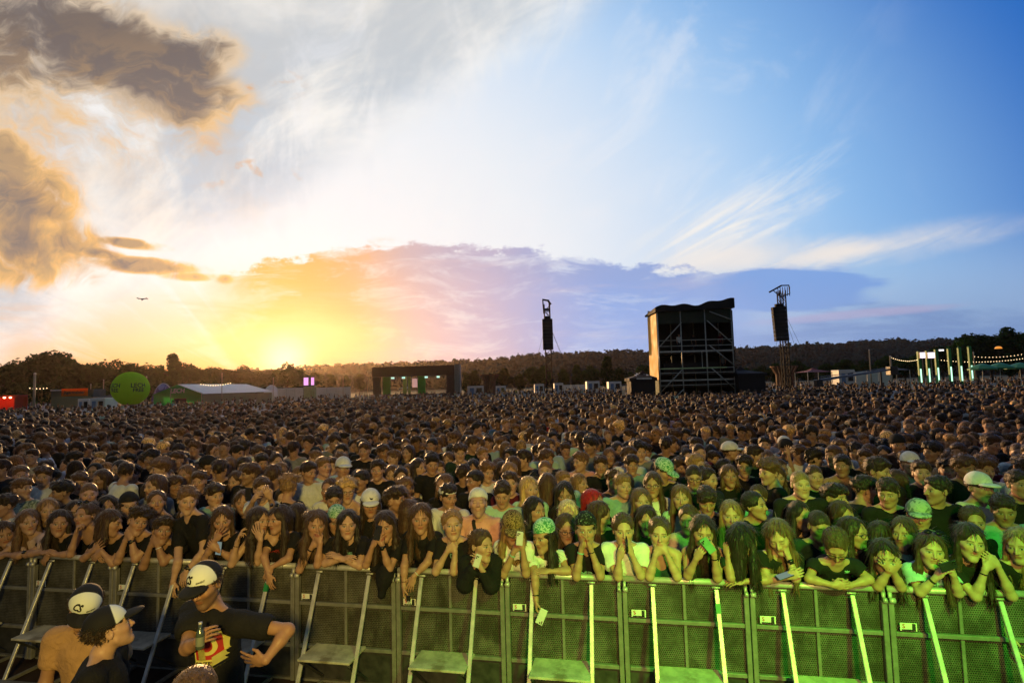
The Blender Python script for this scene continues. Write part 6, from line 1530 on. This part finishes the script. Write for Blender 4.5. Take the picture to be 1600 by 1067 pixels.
def side_tent(px0, px1, ytop, yw, peak, D, label, logo=False):
    x0, x1 = xat(px0, D), xat(px1, D); w = x1 - x0; zw = zat((px0 + px1) / 2, yw, D); zt = zat((px0 + px1) / 2, ytop, D)
    rt = empty('pavilion_tent', ((x0 + x1) / 2, D, 0), 0, label, 'tent'); hw = w / 2; d = w * .9
    m = MB(); m.box((-hw, 0, 0.02), (-hw + .05, d, zw)); m.box((hw - .05, 0, 0.02), (hw, d, zw)); m.box((-hw + .05, d - .05, 0.02), (hw - .05, d, zw)); m.box((-hw + .05, 0, 0.02), (hw - .05, .04, zw * .93)); m.part('tent_walls', BLK, rt)
    m = MB(); e = .15; c = [(-hw - e, -e, zw), (hw + e, -e, zw), (hw + e, d + e, zw), (-hw - e, d + e, zw)]; t = [(-hw * .35 + peak, d * .4, zw + (zt - zw) * .45), (hw * .35 + peak, d * .4, zw + (zt - zw) * .45), (hw * .35 + peak, d * .6, zw + (zt - zw) * .45), (-hw * .35 + peak, d * .6, zw + (zt - zw) * .45)]
    a = (peak, d * .5, zt); vs = c + [(x, y, z - .25) for x, y, z in c] + t + [a]; fs = [(0, 1, 9, 8), (1, 2, 10, 9), (2, 3, 11, 10), (3, 0, 8, 11), (8, 9, 12), (9, 10, 12), (10, 11, 12), (11, 8, 12), (4, 5, 1, 0), (5, 6, 2, 1), (6, 7, 3, 2), (7, 4, 0, 3), (4, 7, 6, 5)]
    m.add(vs, fs); rf = m.part('tent_roof', BLK, rt)
    if logo:
        m = MB(); cz = zw + (zt - zw) * .22; wl = simple('logo_white', (.6, .6, .6), .6)
        for k in range(5): a0 = -1.2 + k * .6; m.ext([(.0 + .55 * sin(a0) + dx, .35 - .25 * (k == 9), cz + .28 * cos(a0) + dz) for dx, dz in ((-.10, -.05), (.08, -.06), (.12, .05), (-.06, .08))], (0, -.02, 0))
        m2 = MB(); m2.ext([(-.6, -.17, zw + .02), (.75, -.17, zw - .0), (.75, -.17, zw - .12), (-.6, -.17, zw - .10)], (0, -.02, 0)); m2.part('tent_mark', wl, rf)
        k = (d * .4 + e) / ((zt - zw) * .45)
        for v in m.v: pass
        m.v = [(x, -e + (z - zw) * k - .06 + (y - .35), z) for x, y, z in m.v]; m.part('tent_mark', wl, rf)
    m = MB(); m.box((-hw + .3, -.5, .3), (-hw + 1.1, -.1, 1.9)); m.v = m.v
    return rt
side_tent(986, 1024, 578, 590.5, .2, 51, 'black pavilion tent with white emblem left of the control tower', True)
side_tent(1155, 1196, 571, 583, -.6, 51, 'black pavilion tent right of the control tower')
def lattice(m, c, hwid, z0, z1, step=.6, r=.03, top=None):
    for sx in (-1, 1):
        for sy in (-1, 1): m.bar((c[0] + sx * hwid, c[1] + sy * hwid, z0), (c[0] + sx * hwid, c[1] + sy * hwid, z1), r * 2)
    z = z0; k = 0
    while z < z1 - step:
        for sx in (-1, 1): m.bar((c[0] + sx * hwid, c[1] - hwid * (1 if k % 2 else -1), z), (c[0] + sx * hwid, c[1] + hwid * (1 if k % 2 else -1), z + step), r)
        for sy in (-1, 1): m.bar((c[0] - hwid * (1 if k % 2 else -1), c[1] + sy * hwid, z), (c[0] + hwid * (1 if k % 2 else -1), c[1] + sy * hwid, z + step), r); m.bar((c[0] - hwid, c[1] + sy * hwid, z), (c[0] + hwid, c[1] + sy * hwid, z), r)
        z += step; k += 1
def delay_tower(px, D, ytop, ya0, ya1, aw, aoff, tilt, label, headw, flip=False):
    x = xat(px, D, 560); rt = empty('loudspeaker_mast', (x, D, 0), 0, label, 'speaker tower'); Z = lambda y: zat(px, y, D)
    m = MB(); lattice(m, (0, 0), .38, 0, Z(ytop + 8), .75, .06); m.part('lattice_mast', TRUSS, rt)
    m = MB(); s = -1 if flip else 1
    if not flip:
        m.bar((-.45, 0, Z(ytop + 22)), (-.55, 0, Z(ytop)), .16); m.bar((.30, 0, Z(ytop + 22)), (.30, 0, Z(ytop + 3)), .12); m.bar((-.6, 0, Z(ytop)), (.35, 0, Z(ytop + 2)), .22); m.bar((.2, 0, Z(ytop + 2)), (.55, 0, Z(ytop + 8)), .25); m.box((-.35, -.2, Z(ytop + 17)), (.3, .2, Z(ytop + 14)))
    else:
        m.bar((-1.6, 0, Z(ytop + 10)), (.1, 0, Z(ytop)), .20); m.bar((.1, 0, Z(ytop)), (1.1, 0, Z(ytop)), .14)
        for q in range(6): m.bar((-.6 + q * .33, -.3, Z(ytop + 3)), (-.45 + q * .28, -.3, Z(ytop + 17)), .07)
        m.bar((1.1, 0, Z(ytop)), (1.15, 0, Z(ytop + 13)), .10); m.bar((1.15, 0, Z(ytop + 13)), (-.3, 0, Z(ytop + 18)), .12); m.bar((-1.0, 0, Z(ytop + 8)), (-.2, 0, Z(ytop + 17)), .09)
    m.part('hoist_frame', TRUSS, rt)
    # line array: stacked cabinets
    z0, z1 = Z(ya1), Z(ya0); n = 9; arr = MB(); M0 = Matrix.Translation((aoff, -.75, 0)) @ Matrix.Rotation(tilt, 4, 'Y')
    for k in range(n):
        za = (z1 - z0) * k / n - (z1 - z0) / 2; zb = za + (z1 - z0) / n * .93; Mk = Matrix.Translation((aoff, -.75, (z0 + z1) / 2)) @ Matrix.Rotation(tilt, 4, 'Y')
        arr = MB(); arr.box((-aw / 2, -.30, za), (aw / 2, .35, zb), Mk); arr.part('speaker_cabinet', BLK, rt, bevel=.02)
    m = MB(); m.bar((aoff * .6, -.75, z1 - .1), (0, -.1, Z(ytop + 14)), .05); m.box((aoff - aw * .3, -.95, z1), (aoff + aw * .3, -.55, z1 + .35)); m.part('rigging_bar', TRUSS, rt)
    for q, (gx, gy) in enumerate(((-2.2, -1.0), (2.4, -1.0), (2.9, 1.4))):
        m = MB(); m.tube((0, 0, Z(ya0)), (gx * 1.6, gy * 2, .1), .018, n=5); m.part('guy_wire', TRUSS, rt)
delay_tower(857, 78, 468, 499, 547, 1.38, -.05, 0.0, 'slim loudspeaker mast rising between field trees left of centre', 1)
delay_tower(1227, 76, 446, 480, 533, 1.75, -.75, radians(-2.5), 'taller loudspeaker mast with wide head frame right of the control tower', 2, True)
def wood_crown(px0, px1, ytop, ybot, D, label):
    x0, x1 = xat(px0, D), xat(px1, D); hw = (x1 - x0) / 2; zt = zat(px0, ytop, D); rt = empty('timber_crown', ((x0 + x1) / 2, D, 0), 0, label, 'timber structure'); R_ = simple('rusty_wood', (.16, .07, .03), .8, 0, .35, 2)
    for k in range(16):
        a = 2 * pi * k / 16; m = MB(); m.bar((hw * .62 * cos(a), hw * .62 * sin(a), 0), (hw * (.66) * cos(a), hw * .66 * sin(a), zt * .75), .28, .06); m.bar((hw * (.66) * cos(a), hw * .66 * sin(a), zt * .75), (hw * cos(a), hw * sin(a), zt), .30, .07); m.part('plank', R_, rt)
    m = MB()
    for k in range(16):
        a, b = 2 * pi * k / 16, 2 * pi * (k + 1) / 16; m.bar((hw * cos(a), hw * sin(a), zt), (hw * cos(b), hw * sin(b), zt), .14)
    m.part('rim_beam', R_, rt)
wood_crown(1207, 1246, 573, 597, 84, 'rusty timber crown around the foot of the right loudspeaker mast')
wood_crown(751, 779, 586, 606, 100, 'rusty timber crown left of the slim loudspeaker mast')
def second_stage():
    D = 118; X = lambda p: xat(p, D, 585); cx = X(650); Z = lambda y, p=650: zat(p, y, D); rt = empty('side_stage', (cx, D, 0), 0, 'wide flat roofed side stage with green and yellow panels far behind the crowd', 'stage')
    f = lambda p: X(p) - cx; GR = simple('green_panel', (.04, .30, .02), .6, 0, .2, 1); YE = simple('yellow_panel', (.50, .48, .10), .6, 0, .2, 1); GY = simple('grey_truss_cover', (.10, .12, .13), .6, 0, .2, 2); DB = simple('dark_brown_cloth', (.030, .020, .018), .85, 0, .3, 1)
    m = MB(); vs = [(f(581), 0, Z(589, 581)), (f(711), 0, Z(585.5, 711)), (f(711), 0, Z(570, 711)), (f(581), 0, Z(574, 581))]; m.ext(vs, (0, 9, 0)); m.part('roof_fascia', DB, rt)
    for a, b, y in ((582, 592, 588), (697, 709, 585)): m = MB(); m.box((f(a), .2, 0), (f(b), 2.2, Z(y))); m.part('speaker_wing', simple('dark_grille', (.035, .028, .03), .8, 0, .4, 3), rt)
    m = MB(); m.box((f(710.5), -.6, 0), (f(719), 2.0, Z(569, 715))); m.part('scaffold_pier', GY, rt)
    for k in range(5):
        m = MB(); m.box((f(711 + k * 1.9), -.75, .1), (f(711.5 + k * 1.9), -.62, Z(570, 715))); m.part('pier_tube', STEEL, rt)
    for a, b, mt in ((593, 605, GR), (649, 661, GR), (625, 631, YE), (633, 637, YE)): m = MB(); m.box((f(a), 3, 0), (f(b), 3.2, Z(587))); m.part('side_panel', mt, rt)
    m = MB(); m.box((f(640), 2.9, Z(605)), (f(648), 3.1, Z(591))); sc = m.part('screen', emit('stage_screen', (.55, .30, .28), .8), rt)
    m = MB(); m.box((f(592), 0.5, 0), (f(698), 8, 1.4)); m.part('stage_deck', DB, rt)
    for p in (609, 626, 662, 681):
        m = MB(); m.box((f(p), 1.2, Z(590) - .1), (f(p + 4), 2.0, Z(588))); m.part('ceiling_lamp', emit('lamp_teal', (.55, .95, .8), 1.2), rt)
    for a, b, c in ((604, 614, 600), (626, 636, 600)):
        pass
second_stage()
LG = thin_sheet('green_tarpaulin', (.04, .38, .09), .4); WT = simple('white_tarpaulin', (.62, .62, .60), .55, 0, .08, .8)
def big_tent():
    D0, D1 = 92.0, 112.0; P1 = W(240, 617, D0); P2 = W(317, 613, D0); A = W(279, 601, D0); rt = empty('beer_tent', (A[0], D0, 0), 0, 'long green tent with white roof and LECH lettering on its gable', 'tent')
    ox = A[0]; xl, xr, za, ze = P1[0] - ox, P2[0] - ox, A[2], (P1[2] + P2[2]) / 2
    # the ridge runs away to the right
    R = W(385, 600.5, D1); E_ = W(425, 613, D1); dx, dy = R[0] - ox, D1 - D0; er = E_[0] - ox
    m = MB(); m.add([(xl, 0, 0), (xr, 0, 0), (xr, 0, ze), (0, 0, za), (xl, 0, ze)], [(0, 1, 2, 3, 4)]); me = m.part('gable_wall', LG, rt)
    m = MB(); m.ext([(xr + .1, -.2, ze - .15), (er + .2, dy, ze - .1), (dx, dy, R[2]), (0, -.2, za + .02)], (0, 0, .06)); m.part('roof_right_slope', WT, rt)
    m = MB(); m.ext([(xl - .1, -.2, ze - .15), (0, -.2, za + .02), (dx, dy, R[2]), (dx + xl, dy, ze)], (0, 0, .05)); m.part('roof_left_slope', LG, rt)
    m = MB(); m.add([(xr, .02, 0), (er, dy, 0), (er, dy, ze - .25), (xr, .02, ze - .2)], [(0, 1, 2, 3)]); m.part('side_wall', simple('olive_wall', (.12, .14, .06), .7, 0, .2, .6), rt)
    put_text('gable_lettering', 'LECH', .95, simple('letter_white', (.65, .66, .64), .6), rt, facing((-.15, -.06, (ze + za) / 2 - .28), (0, -1, 0)), bold=.02, shear=.15, depth=.02)
    m = MB(); m.box((xr - 4.6, -.10, .0), (xr - 2.6, -.04, 2.0)); m.part('doorway', BLK, rt)
    for x in (-1.2, xr - .1): m = MB(); m.tube((x, -.12, 0), (x, -.12, ze + .1), .05, n=6); m.part('tent_pole', STEEL, rt)
big_tent()
def balloon():
    D = 72; c = W(204, 607, D); r = 25.5 / 889 * D * 1.02; rt = empty('advertising_balloon', (c[0], D, 0), 0, 'huge lime green inflatable ball beside the tents', 'balloon'); m = MB()
    m.lathe([(r * sin(pi * i / 22), c[2] - r * cos(pi * i / 22)) for i in range(23)], 40); m.part('envelope', thin_sheet('lime_vinyl', (.38, .70, .04), .25), rt, True)
    DKG = simple('dark_green_letters', (.02, .09, .015), .6)
    def wrap(txt, size, ang, dz):
        me = text_mesh(txt, size, bold=.02)
        bm = bmesh.new(); bm.from_mesh(me); bmesh.ops.subdivide_edges(bm, edges=list(bm.edges), cuts=1); bm.to_mesh(me); bm.free()
        for v in me.vertices:
            z = dz + v.co.y; k = sqrt(max(.01, r * r - z * z)); a = ang + v.co.x / r; v.co = ((k + .02) * sin(a), -(k + .02) * cos(a), c[2] + z)
        me.materials.clear(); me.materials.append(DKG); kid('balloon_lettering', me, rt)
    for dz, t, s in ((.35, 'LECH', .72), (-.22, 'FREE', .62)): wrap(t, s, -.35, dz); wrap(t, s, 1.0, dz)
    m = MB(); m.lathe([(0.6, .05), (.75, .05), (.75, c[2] - r + .25), (.6, c[2] - r + .25)], 16); m.part('base_ring', BLKP, rt)
balloon()
def stalls():
    D = 80
    # bar container with orange banner
    x0, x1 = xat(80, D), xat(146, D); Z = lambda y: zat(110, y, D); rt = empty('drinks_bar', ((x0 + x1) / 2, D, 0), 0, 'dark green container bar with orange roof banner', 'bar'); hw = (x1 - x0) / 2; DG = simple('bottle_green_paint', (.010, .030, .022), .5, 0, .2, 1)
    m = MB(); m.box((-hw, 0, 0), (hw, 2.5, Z(609))); m.part('container', DG, rt, bevel=.03)
    m = MB(); m.box((-hw + .2, -.04, .9), (hw - .3, -.01, Z(618))); m.part('serving_hatch', emit('dim_bar_light', (.10, .14, .08), .08), rt)
    bx0, bx1 = xat(98, D) - (x0 + x1) / 2, xat(138.5, D) - (x0 + x1) / 2; zb0, zb1 = Z(619), Z(607.3)
    m = MB(); m.box((bx0, -.18, zb0), (bx1, -.10, zb1)); bn = m.part('banner', thin_sheet('orange_banner', (.85, .22, .04), .55), rt)
    put_text('banner_lettering', 'Jägermeister', .58, simple('letter_black', (.02, .015, .01), .6), bn, facing(((bx0 + bx1) / 2, -.20, (zb0 + zb1) / 2), (0, -1, 0)), bold=.018)
    m = MB(); m.box((xat(80, D) - (x0 + x1) / 2, -.1, Z(610)), (bx0 - .05, -.02, Z(608.3))); m.part('white_trim', WT, rt)
    # red food stall
    x0, x1 = xat(-12, D), xat(49, D); rt = empty('food_stall', ((x0 + x1) / 2, D - 2, 0), 0, 'red lit food stall with four warm lamps at the far left', 'stall'); hw = (x1 - x0) / 2; RD = simple('red_canvas', (.55, .035, .01), .7, 0, .15, 1)
    m = MB(); m.box((-hw, 1.4, 0), (hw, 1.5, Z(616))); m.part('back_wall', RD, rt)
    m = MB(); m.box((-hw, -.2, Z(618)), (hw, 1.5, Z(615))); m.part('canopy', RD, rt)
    m = MB(); m.box((hw - .5, -.1, 0), (hw - .4, 1.4, Z(618))); m.part('side_wall', RD, rt); m = MB(); m.box((-hw, -.1, 0), (hw - .5, .2, 1.0)); m.part('counter', RD, rt)
    for p in (7, 18, 30, 39):
        x = xat(p, D) - (x0 + x1) / 2; m = MB(); m.lathe([(0, -.12), (.14, -.06), (.14, .06), (0, .1)], 12, (x, -.25, Z(618.5))); m.part('lamp', emit('warm_lamp', (1, .62, .25), 9), rt)
    l = bpy.data.lights.new('stall_light', 'AREA'); l.energy = 70; l.size = 3.5; l.color = (1, .12, .03); lo = bpy.data.objects.new('stall_light', l); COL.objects.link(lo); lo.parent = rt; lo.location = (0, .7, Z(618.6)); 
    # grey gazebo and white vans
    side = [(142, 181, 615, 622, 76, 'dark grey gazebo left of the lime ball', BLK), (1393, 1424, 571.5, 578, 88, 'dark grey gazebo below the string lights', simple('grey_canvas', (.06, .06, .07), .8)), (1262, 1302, 574, 581, 90, 'dark red market tent right of the timber crown', simple('maroon_canvas', (.16, .03, .035), .8)), (700, 716, 603.5, 607, 126, 'small white pointed tent under the side stage roof', WT), (622, 640, 601.5, 607, 124, 'white pointed tent seen under the side stage', WT)]
    for a, b, yt, yw, D_, lb, mt in side:
        x0, x1 = xat(a, D_), xat(b, D_); hw = (x1 - x0) / 2; cxx = (x0 + x1) / 2; zt, zw = zat((a + b) / 2, yt, D_), zat((a + b) / 2, yw, D_); rt = empty('gazebo', (cxx, D_, 0), 0, lb, 'tent'); m = MB(); d = hw * 2
        m.add([(-hw, 0, zw), (hw, 0, zw), (hw, d, zw), (-hw, d, zw), (-hw * .3, d * .35, zw + (zt - zw) * .5), (hw * .3, d * .35, zw + (zt - zw) * .5), (hw * .3, d * .65, zw + (zt - zw) * .5), (-hw * .3, d * .65, zw + (zt - zw) * .5), (0, d / 2, zt)], [(0, 1, 5, 4), (1, 2, 6, 5), (2, 3, 7, 6), (3, 0, 4, 7), (4, 5, 8), (5, 6, 8), (6, 7, 8), (7, 4, 8), (0, 3, 2, 1)]); m.part('canopy', mt, rt)
        for sx in (-1, 1):
            for yy in (0, d): m = MB(); m.tube((sx * (hw - .1), yy, 0), (sx * (hw - .1), yy, zw), .05, n=6); m.part('tent_leg', STEEL, rt)
    vans = [(122, 140, 623, 629, 74, 'pale blue white van behind the crowd below the orange banner'), (141, 165, 622, 629.5, 73, 'white van left of the lime ball'), (835, 850, 600, 606, 118, 'white cabin left of the slim mast'), (866, 880, 598.5, 606, 118, 'white and green kiosk right of the slim mast'), (917, 937, 595.5, 606, 116, 'blue and white cabin in front of the field trees'), (951, 971, 596, 604, 118, 'pale cabin near the left black pavilion'), (1312, 1337, 577.5, 586, 96, 'white cabin right of the dark red tent'), (762 - 32, 762 - 6, 603, 609, 120, 'white container behind the left timber crown'), (774, 790, 603, 608, 122, 'white container right of the left timber crown')]
    for a, b, yt, yb, D_, lb in vans:
        x0, x1 = xat(a, D_), xat(b, D_); hw = (x1 - x0) / 2; zt = zat((a + b) / 2, yt, D_); rt = empty('site_cabin', ((x0 + x1) / 2, D_, 0), 0, lb, 'cabin'); m = MB(); m.box((-hw, 0, .1), (hw, 2.4, zt)); m.part('cabin_body', WT, rt, bevel=.06)
        m = MB(); m.box((-hw * .7, -.03, .2), (-hw * .2, -.005, zt * .85)); m.part('door', simple('blue_door', (.10, .20, .38) if 'blue' in lb else (.05, .30, .12) if 'green' in lb else (.3, .32, .34), .5), rt); m = MB(); m.box((hw * .1, -.03, zt * .5), (hw * .75, -.005, zt * .85)); m.part('window', GLASSM, rt)
stalls()
def dome(a, b, yt, D, mt, lb):
    x0, x1 = xat(a, D), xat(b, D); r = (x1 - x0) / 2; zt = zat((a + b) / 2, yt, D); rt = empty('dome_tent', ((x0 + x1) / 2, D + r, 0), 0, lb, 'tent'); m = MB(); m.lathe([(r * cos(t), zt * sin(t)) for t in [pi / 2 * i / 14 for i in range(15)]], 36); m.part('shell', mt, rt, True)
    m = MB(); ar = [(r * 1.01 * cos(t), -.1, zt * 1.012 * sin(t)) for t in [pi * i / 24 for i in range(25)]]; m.path(ar, .09, 6); m.part('arch', WT, rt)
dome(227, 263, 599.5, 98, band_mat('purple_print', (.10, .08, .20), (.34, .32, .50), .5), 'dome tent with purple pattern between lime ball and green tent')
dome(404, 433, 602, 126, WT, 'white dome tent at the end of the long green tent')
def fence_run(a, b, ya, yb, D, lb):
    x0, x1 = xat(a, D), xat(b, D); z = zat((a + b) / 2, ya, D); rt = empty('site_fence', (x0, D, 0), 0, lb, 'fence'); n = max(3, int((x1 - x0) / 2.2)); st = (x1 - x0) / n
    for k in range(n): m = MB(); m.box((k * st + .06, 0, .1), ((k + 1) * st - .06, .04, z)); m.part('fence_panel', WT, rt)
    for k in range(n + 1): m = MB(); m.tube((k * st, .02, 0), (k * st, .02, z + .15), .04, n=6); m.part('fence_post', STEEL, rt)
fence_run(434, 474, 606, 612, 126, 'long white site fence left of the pink screens'); fence_run(492, 548, 605, 611, 128, 'long white site fence right of the pink screens')
fence_run(880, 915, 601, 606, 130, 'pale site fence right of the slim loudspeaker mast'); fence_run(1337, 1392, 580, 583, 102, 'low white fence between cabin and lamp pole')
def pink_screens():
    D = 104; rt = empty('screen_totem', (xat(483, D), D, 0), 0, 'totem with two glowing pink screens near the sun', 'screen'); Z = lambda y: zat(483, y, D); f = lambda p: xat(p, D) - xat(483, D)
    for a, b in ((474.5, 482.5), (486, 491.5)):
        m = MB(); m.box((f(a), -.1, Z(602.5)), (f(b), .15, Z(589))); s_ = m.part('screen_housing', BLKP, rt); m = MB(); m.box((f(a) + .06, -.14, Z(602.5) + .08), (f(b) - .06, -.105, Z(589) - .1)); m.part('screen', emit('pink_screen', (.95, .42, .95), 1.1), s_)
    m = MB(); m.box((f(474.5), 0, 0), (f(491.5), 1.0, Z(603.5))); m.part('plinth', simple('green_lit_plinth', (.35, .38, .18), .6, 0, .2, 2), rt)  # yellow-green light on the base is painted into its colour
pink_screens()
def poles():
    for px, y0, D, w, lb in ((54.5, 584, 70, .28, 'thick wooden pole right of the red food stall'), (162, 594, 95, .16, 'thin pole beyond the orange banner'), (142, 601, 90, .14, 'short thin pole at the end of the orange banner'), (229, 589, 80, .18, 'pole rising just right of the lime ball'), (347, 584, 92, .14, 'pole in front of the long white roof'), (427, 591, 100, .14, 'pole by the white dome tent'), (536, 589, 110, .14, 'pole above the fence right of the pink screens'), (574, 590, 112, .14, 'pole left of the side stage'), (1358, 547, 92, .20, 'tall pale pole left of the string lights'), (1391, 557, 90, .30, 'wooden pole holding the string lights'), (1521, 551, 96, .2, 'orange lit pole beside the last green pillar')):
        x = xat(px, D, y0); z = zat(px, y0, D); rt = empty('wooden_pole', (x, D, 0), 0, lb, 'pole'); m = MB(); m.tube((0, 0, 0), (0, 0, z), w / 2, w / 2.4, 8); m.part('shaft', simple('pale_timber', (.30, .24, .16), .8, 0, .2, 2), rt, True); m = MB(); m.tube((0, 0, z - .02), (0, 0, z + .12), w / 2, w / 3, 8); m.part('cap', STEEL, rt)
poles()
BULB = emit('bulb_glow', (1, .72, .35), 5)
def string(pts, n, D, lb, sag=.5, r=.05):
    A = W(pts[0], pts[1], D); B_ = W(pts[2], pts[3], D); rt = empty('string_lights', tuple(A), 0, lb, 'string lights'); q = []
    for k in range(n): t = (k + .5) / n; p = (B_ - A) * t; q.append((p[0], p[1], p[2] - sag * 4 * t * (1 - t)))
    m = MB(); m.path([(0, 0, 0)] + q + [tuple(B_ - A)], .012, 4); m.part('cable', BLKP, rt)
    for p in q: m = MB(); m.lathe([(0, -r), (r * .8, -r * .5), (r, 0), (r * .7, r * .6), (0, r)], 8, p); m.part('bulb', BULB, rt)
string((44, 606, 76, 606), 6, 70, 'six warm bulbs hanging across the thick wooden pole', .1)
string((312, 600, 362, 598), 13, 92, 'string of warm bulbs above the long white roof', .3, .07)
string((1391, 558, 1434, 562), 14, 90, 'string of bulbs from the wooden pole to the first green pillar', .4)
string((1464, 562, 1600, 560), 30, 97, 'string of bulbs running right behind the green pillars', .5)
string((1520, 557, 1610, 551), 16, 99, 'higher string of bulbs above the green umbrellas', .4)
def pillars():
    D = 92; GP = simple('emerald_paint', (.02, .26, .05), .5, 0, .15, 1); k = 0
    nm = ['first', 'second', 'third', 'fourth', 'fifth', 'sixth']
    for i, (px, y0) in enumerate(((1435, 549), (1448, 548), (1462, 546), (1482, 544), (1498, 542.5), (1514, 541))):
        x = xat(px, D, y0); z = zat(px, y0, D); rt = empty('light_pillar', (x, D, 0), 0, f'{nm[i]} of six tall green glowing pillars counted from the left', 'pillar'); m = MB(); m.box((-.22, -.2, 0), (.22, .2, z)); m.part('pillar_body', GP, rt, bevel=.03); m = MB(); m.box((-.12, -.23, z * .22), (.10, -.205, z * .56)); m.part('light_strip', emit('pale_green_strip', (.55, 1, .72), 1.6), rt)
    x0 = xat(1435, D); m = MB(); m.tube((0, 0, 0), tuple(np.array(W(1514, 541.5, D)) - W(1463, 545.5, D)), .05, n=6); o = m.top('cross_beam', TRUSS, tuple(W(1463, 545.5, D) + np.array([0, .3, 0]))); tag(o, 'thin dark beam joining the tops of the right green pillars', 'beam')
    for a, b, i in ((1437.5, 1445.5, 0), (1449.5, 1460.5, 1)):
        A = W(a, 560, D - .6); B_ = W(b, 550, D - .6); rt = empty('pillar_screen', (A[0], D - .6, 0), 0, ('narrow' if i == 0 else 'wide') + ' white glowing screen between the green pillars', 'screen'); m = MB(); m.box((0, 0, A[2]), (B_[0] - A[0], .2, B_[2])); h_ = m.part('screen_housing', BLKP, rt); m = MB(); m.box((.05, -.05, A[2] + .05), (B_[0] - A[0] - .05, -.01, B_[2] - .05)); m.part('screen', emit('white_screen', (1, .88, .96), 1.6), h_); m = MB(); m.tube(((B_[0] - A[0]) / 2, .1, 0), ((B_[0] - A[0]) / 2, .1, A[2]), .08, n=8); m.part('screen_post', simple('pale_timber', (.3, .24, .16)), rt)
    A = W(1467, 548.5, D); m = MB(); 
    rt = empty('small_lit_sign', (A[0], D, A[2]), 0, 'tiny white lit sign right of the wide screen', 'sign')
    for k, w in enumerate((.22, .16, .20)): m = MB(); m.box((k * .27, -.1, 0), (k * .27 + w, 0, .26)); m.part('sign_block', emit('white_sign', (1, 1, 1), 1.5), rt)
    for i, (a, b, yt, lb) in enumerate(((1518, 1556, 567.5, 'left green parasol at the right edge'), (1546, 1583, 566, 'middle green parasol at the right edge'), (1576, 1616, 566, 'right green parasol cut by the picture edge'))):
        Dd = 82 + i; x0, x1 = xat(a, Dd), xat(b, Dd); r = (x1 - x0) / 2; z = zat((a + b) / 2, yt, Dd); rt = empty('parasol', ((x0 + x1) / 2, Dd, 0), 0, lb, 'parasol', None); m = MB(); m.lathe([(0, z), (r * .5, z - .28), (r, z - .75), (r, z - .95)], 10); m.part('canopy', simple('parasol_green', (.015, .20, .06), .6, 0, .1, 1), rt)
        m = MB(); m.tube((0, 0, 0), (0, 0, z), .05, n=8); m.part('pole', STEEL, rt)
    A = W(1560, 544, 100); rt = empty('pendant_lamp', tuple(A), 0, 'orange glowing lamp in front of the dark trees at the right', 'lamp'); m = MB(); m.lathe([(0, .35), (.35, .28), (.55, 0), (.5, -.08), (0, -.1)], 16); m.part('lamp_shade', emit('orange_shade', (1, .35, .04), .9), rt, True); m = MB(); m.tube((0, 0, -A[2]), (0, 0, .35), .05, n=6); m.part('lamp_post', TRUSS, rt)
pillars()
def jib():
    D0, D1 = 46, 60; A = W(1281, 594, D0); B_ = W(1392, 577, D1); rt = empty('camera_crane', (A[0], A[1], 0), 0, 'long dark camera crane arm slanting over the crowd right of the mast', 'camera crane')
    a = Vector((0, 0, A[2])); b = Vector((B_[0] - A[0], B_[1] - A[1], B_[2])); m = MB(); m.bar(a, b, .16, .2); m.part('arm', BLKP, rt); m = MB(); m.bar(a + Vector((0, 0, .25)), b + Vector((0, 0, .2)), .05); m.part('tension_rod', BLKP, rt)
    m = MB(); m.box((-.35, -.3, A[2] - .5), (.1, .3, A[2] + .05)); m.part('camera_head', BLKP, rt, bevel=.03); c = b * .82 + a * .18; m = MB(); m.tube((c.x, c.y, 0), (c.x, c.y, c.z), .12, .08, 8); m.part('column', BLKP, rt); m = MB(); m.box((b.x - .3, b.y - .4, b.z - .6), (b.x + .5, b.y + .4, b.z + .3)); m.part('counterweight', BLKP, rt, bevel=.04)
jib()
def drone():
    c = W(222.5, 467.5, 45); rt = empty('camera_drone', tuple(c), .3, 'small quadcopter hovering in the bright sky at the left', 'drone'); m = MB(); m.box((-.16, -.09, -.05), (.16, .09, .07)); m.part('drone_body', BLKP, rt, bevel=.03)
    for sx in (-1, 1):
        for sy in (-1, 1):
            m = MB(); m.bar((sx * .1, sy * .05, .03), (sx * .42, sy * .22, .06), .035); a_ = m.part('arm', BLKP, rt); m = MB(); m.tube((sx * .42, sy * .22, .02), (sx * .42, sy * .22, .13), .04, n=8); m.bar((sx * .42 - .17, sy * .22, .135), (sx * .42 + .17, sy * .22, .135), .03, .008); m.part('rotor', BLKP, a_)
    m = MB(); m.box((-.05, -.14, -.15), (.05, -.03, -.06)); m.part('camera', BLKP, rt, bevel=.01)
drone(); bpy.data.objects['camera_drone'].scale = (.75, .75, .75)
print('background', _time.time() - _T0)
# ------------------------------------------------------------------ evening haze over the field
def haze():
    m = bpy.data.materials.new('evening_haze'); m.use_nodes = True; nt = m.node_tree; nt.nodes.clear(); v = nt.nodes.new('ShaderNodeVolumePrincipled'); o = nt.nodes.new('ShaderNodeOutputMaterial'); nt.links.new(v.outputs[0], o.inputs[1])
    v.inputs['Color'].default_value = (.95, .76, .62, 1); v.inputs['Density'].default_value = .00005; v.inputs['Anisotropy'].default_value = .80
    mb = MB(); mb.box((-1100, -45, -1.2), (1900, 1600, 150)); ob = mb.top('haze', m); tag(ob, 'thin evening haze', 'haze', kind='stuff')
haze()
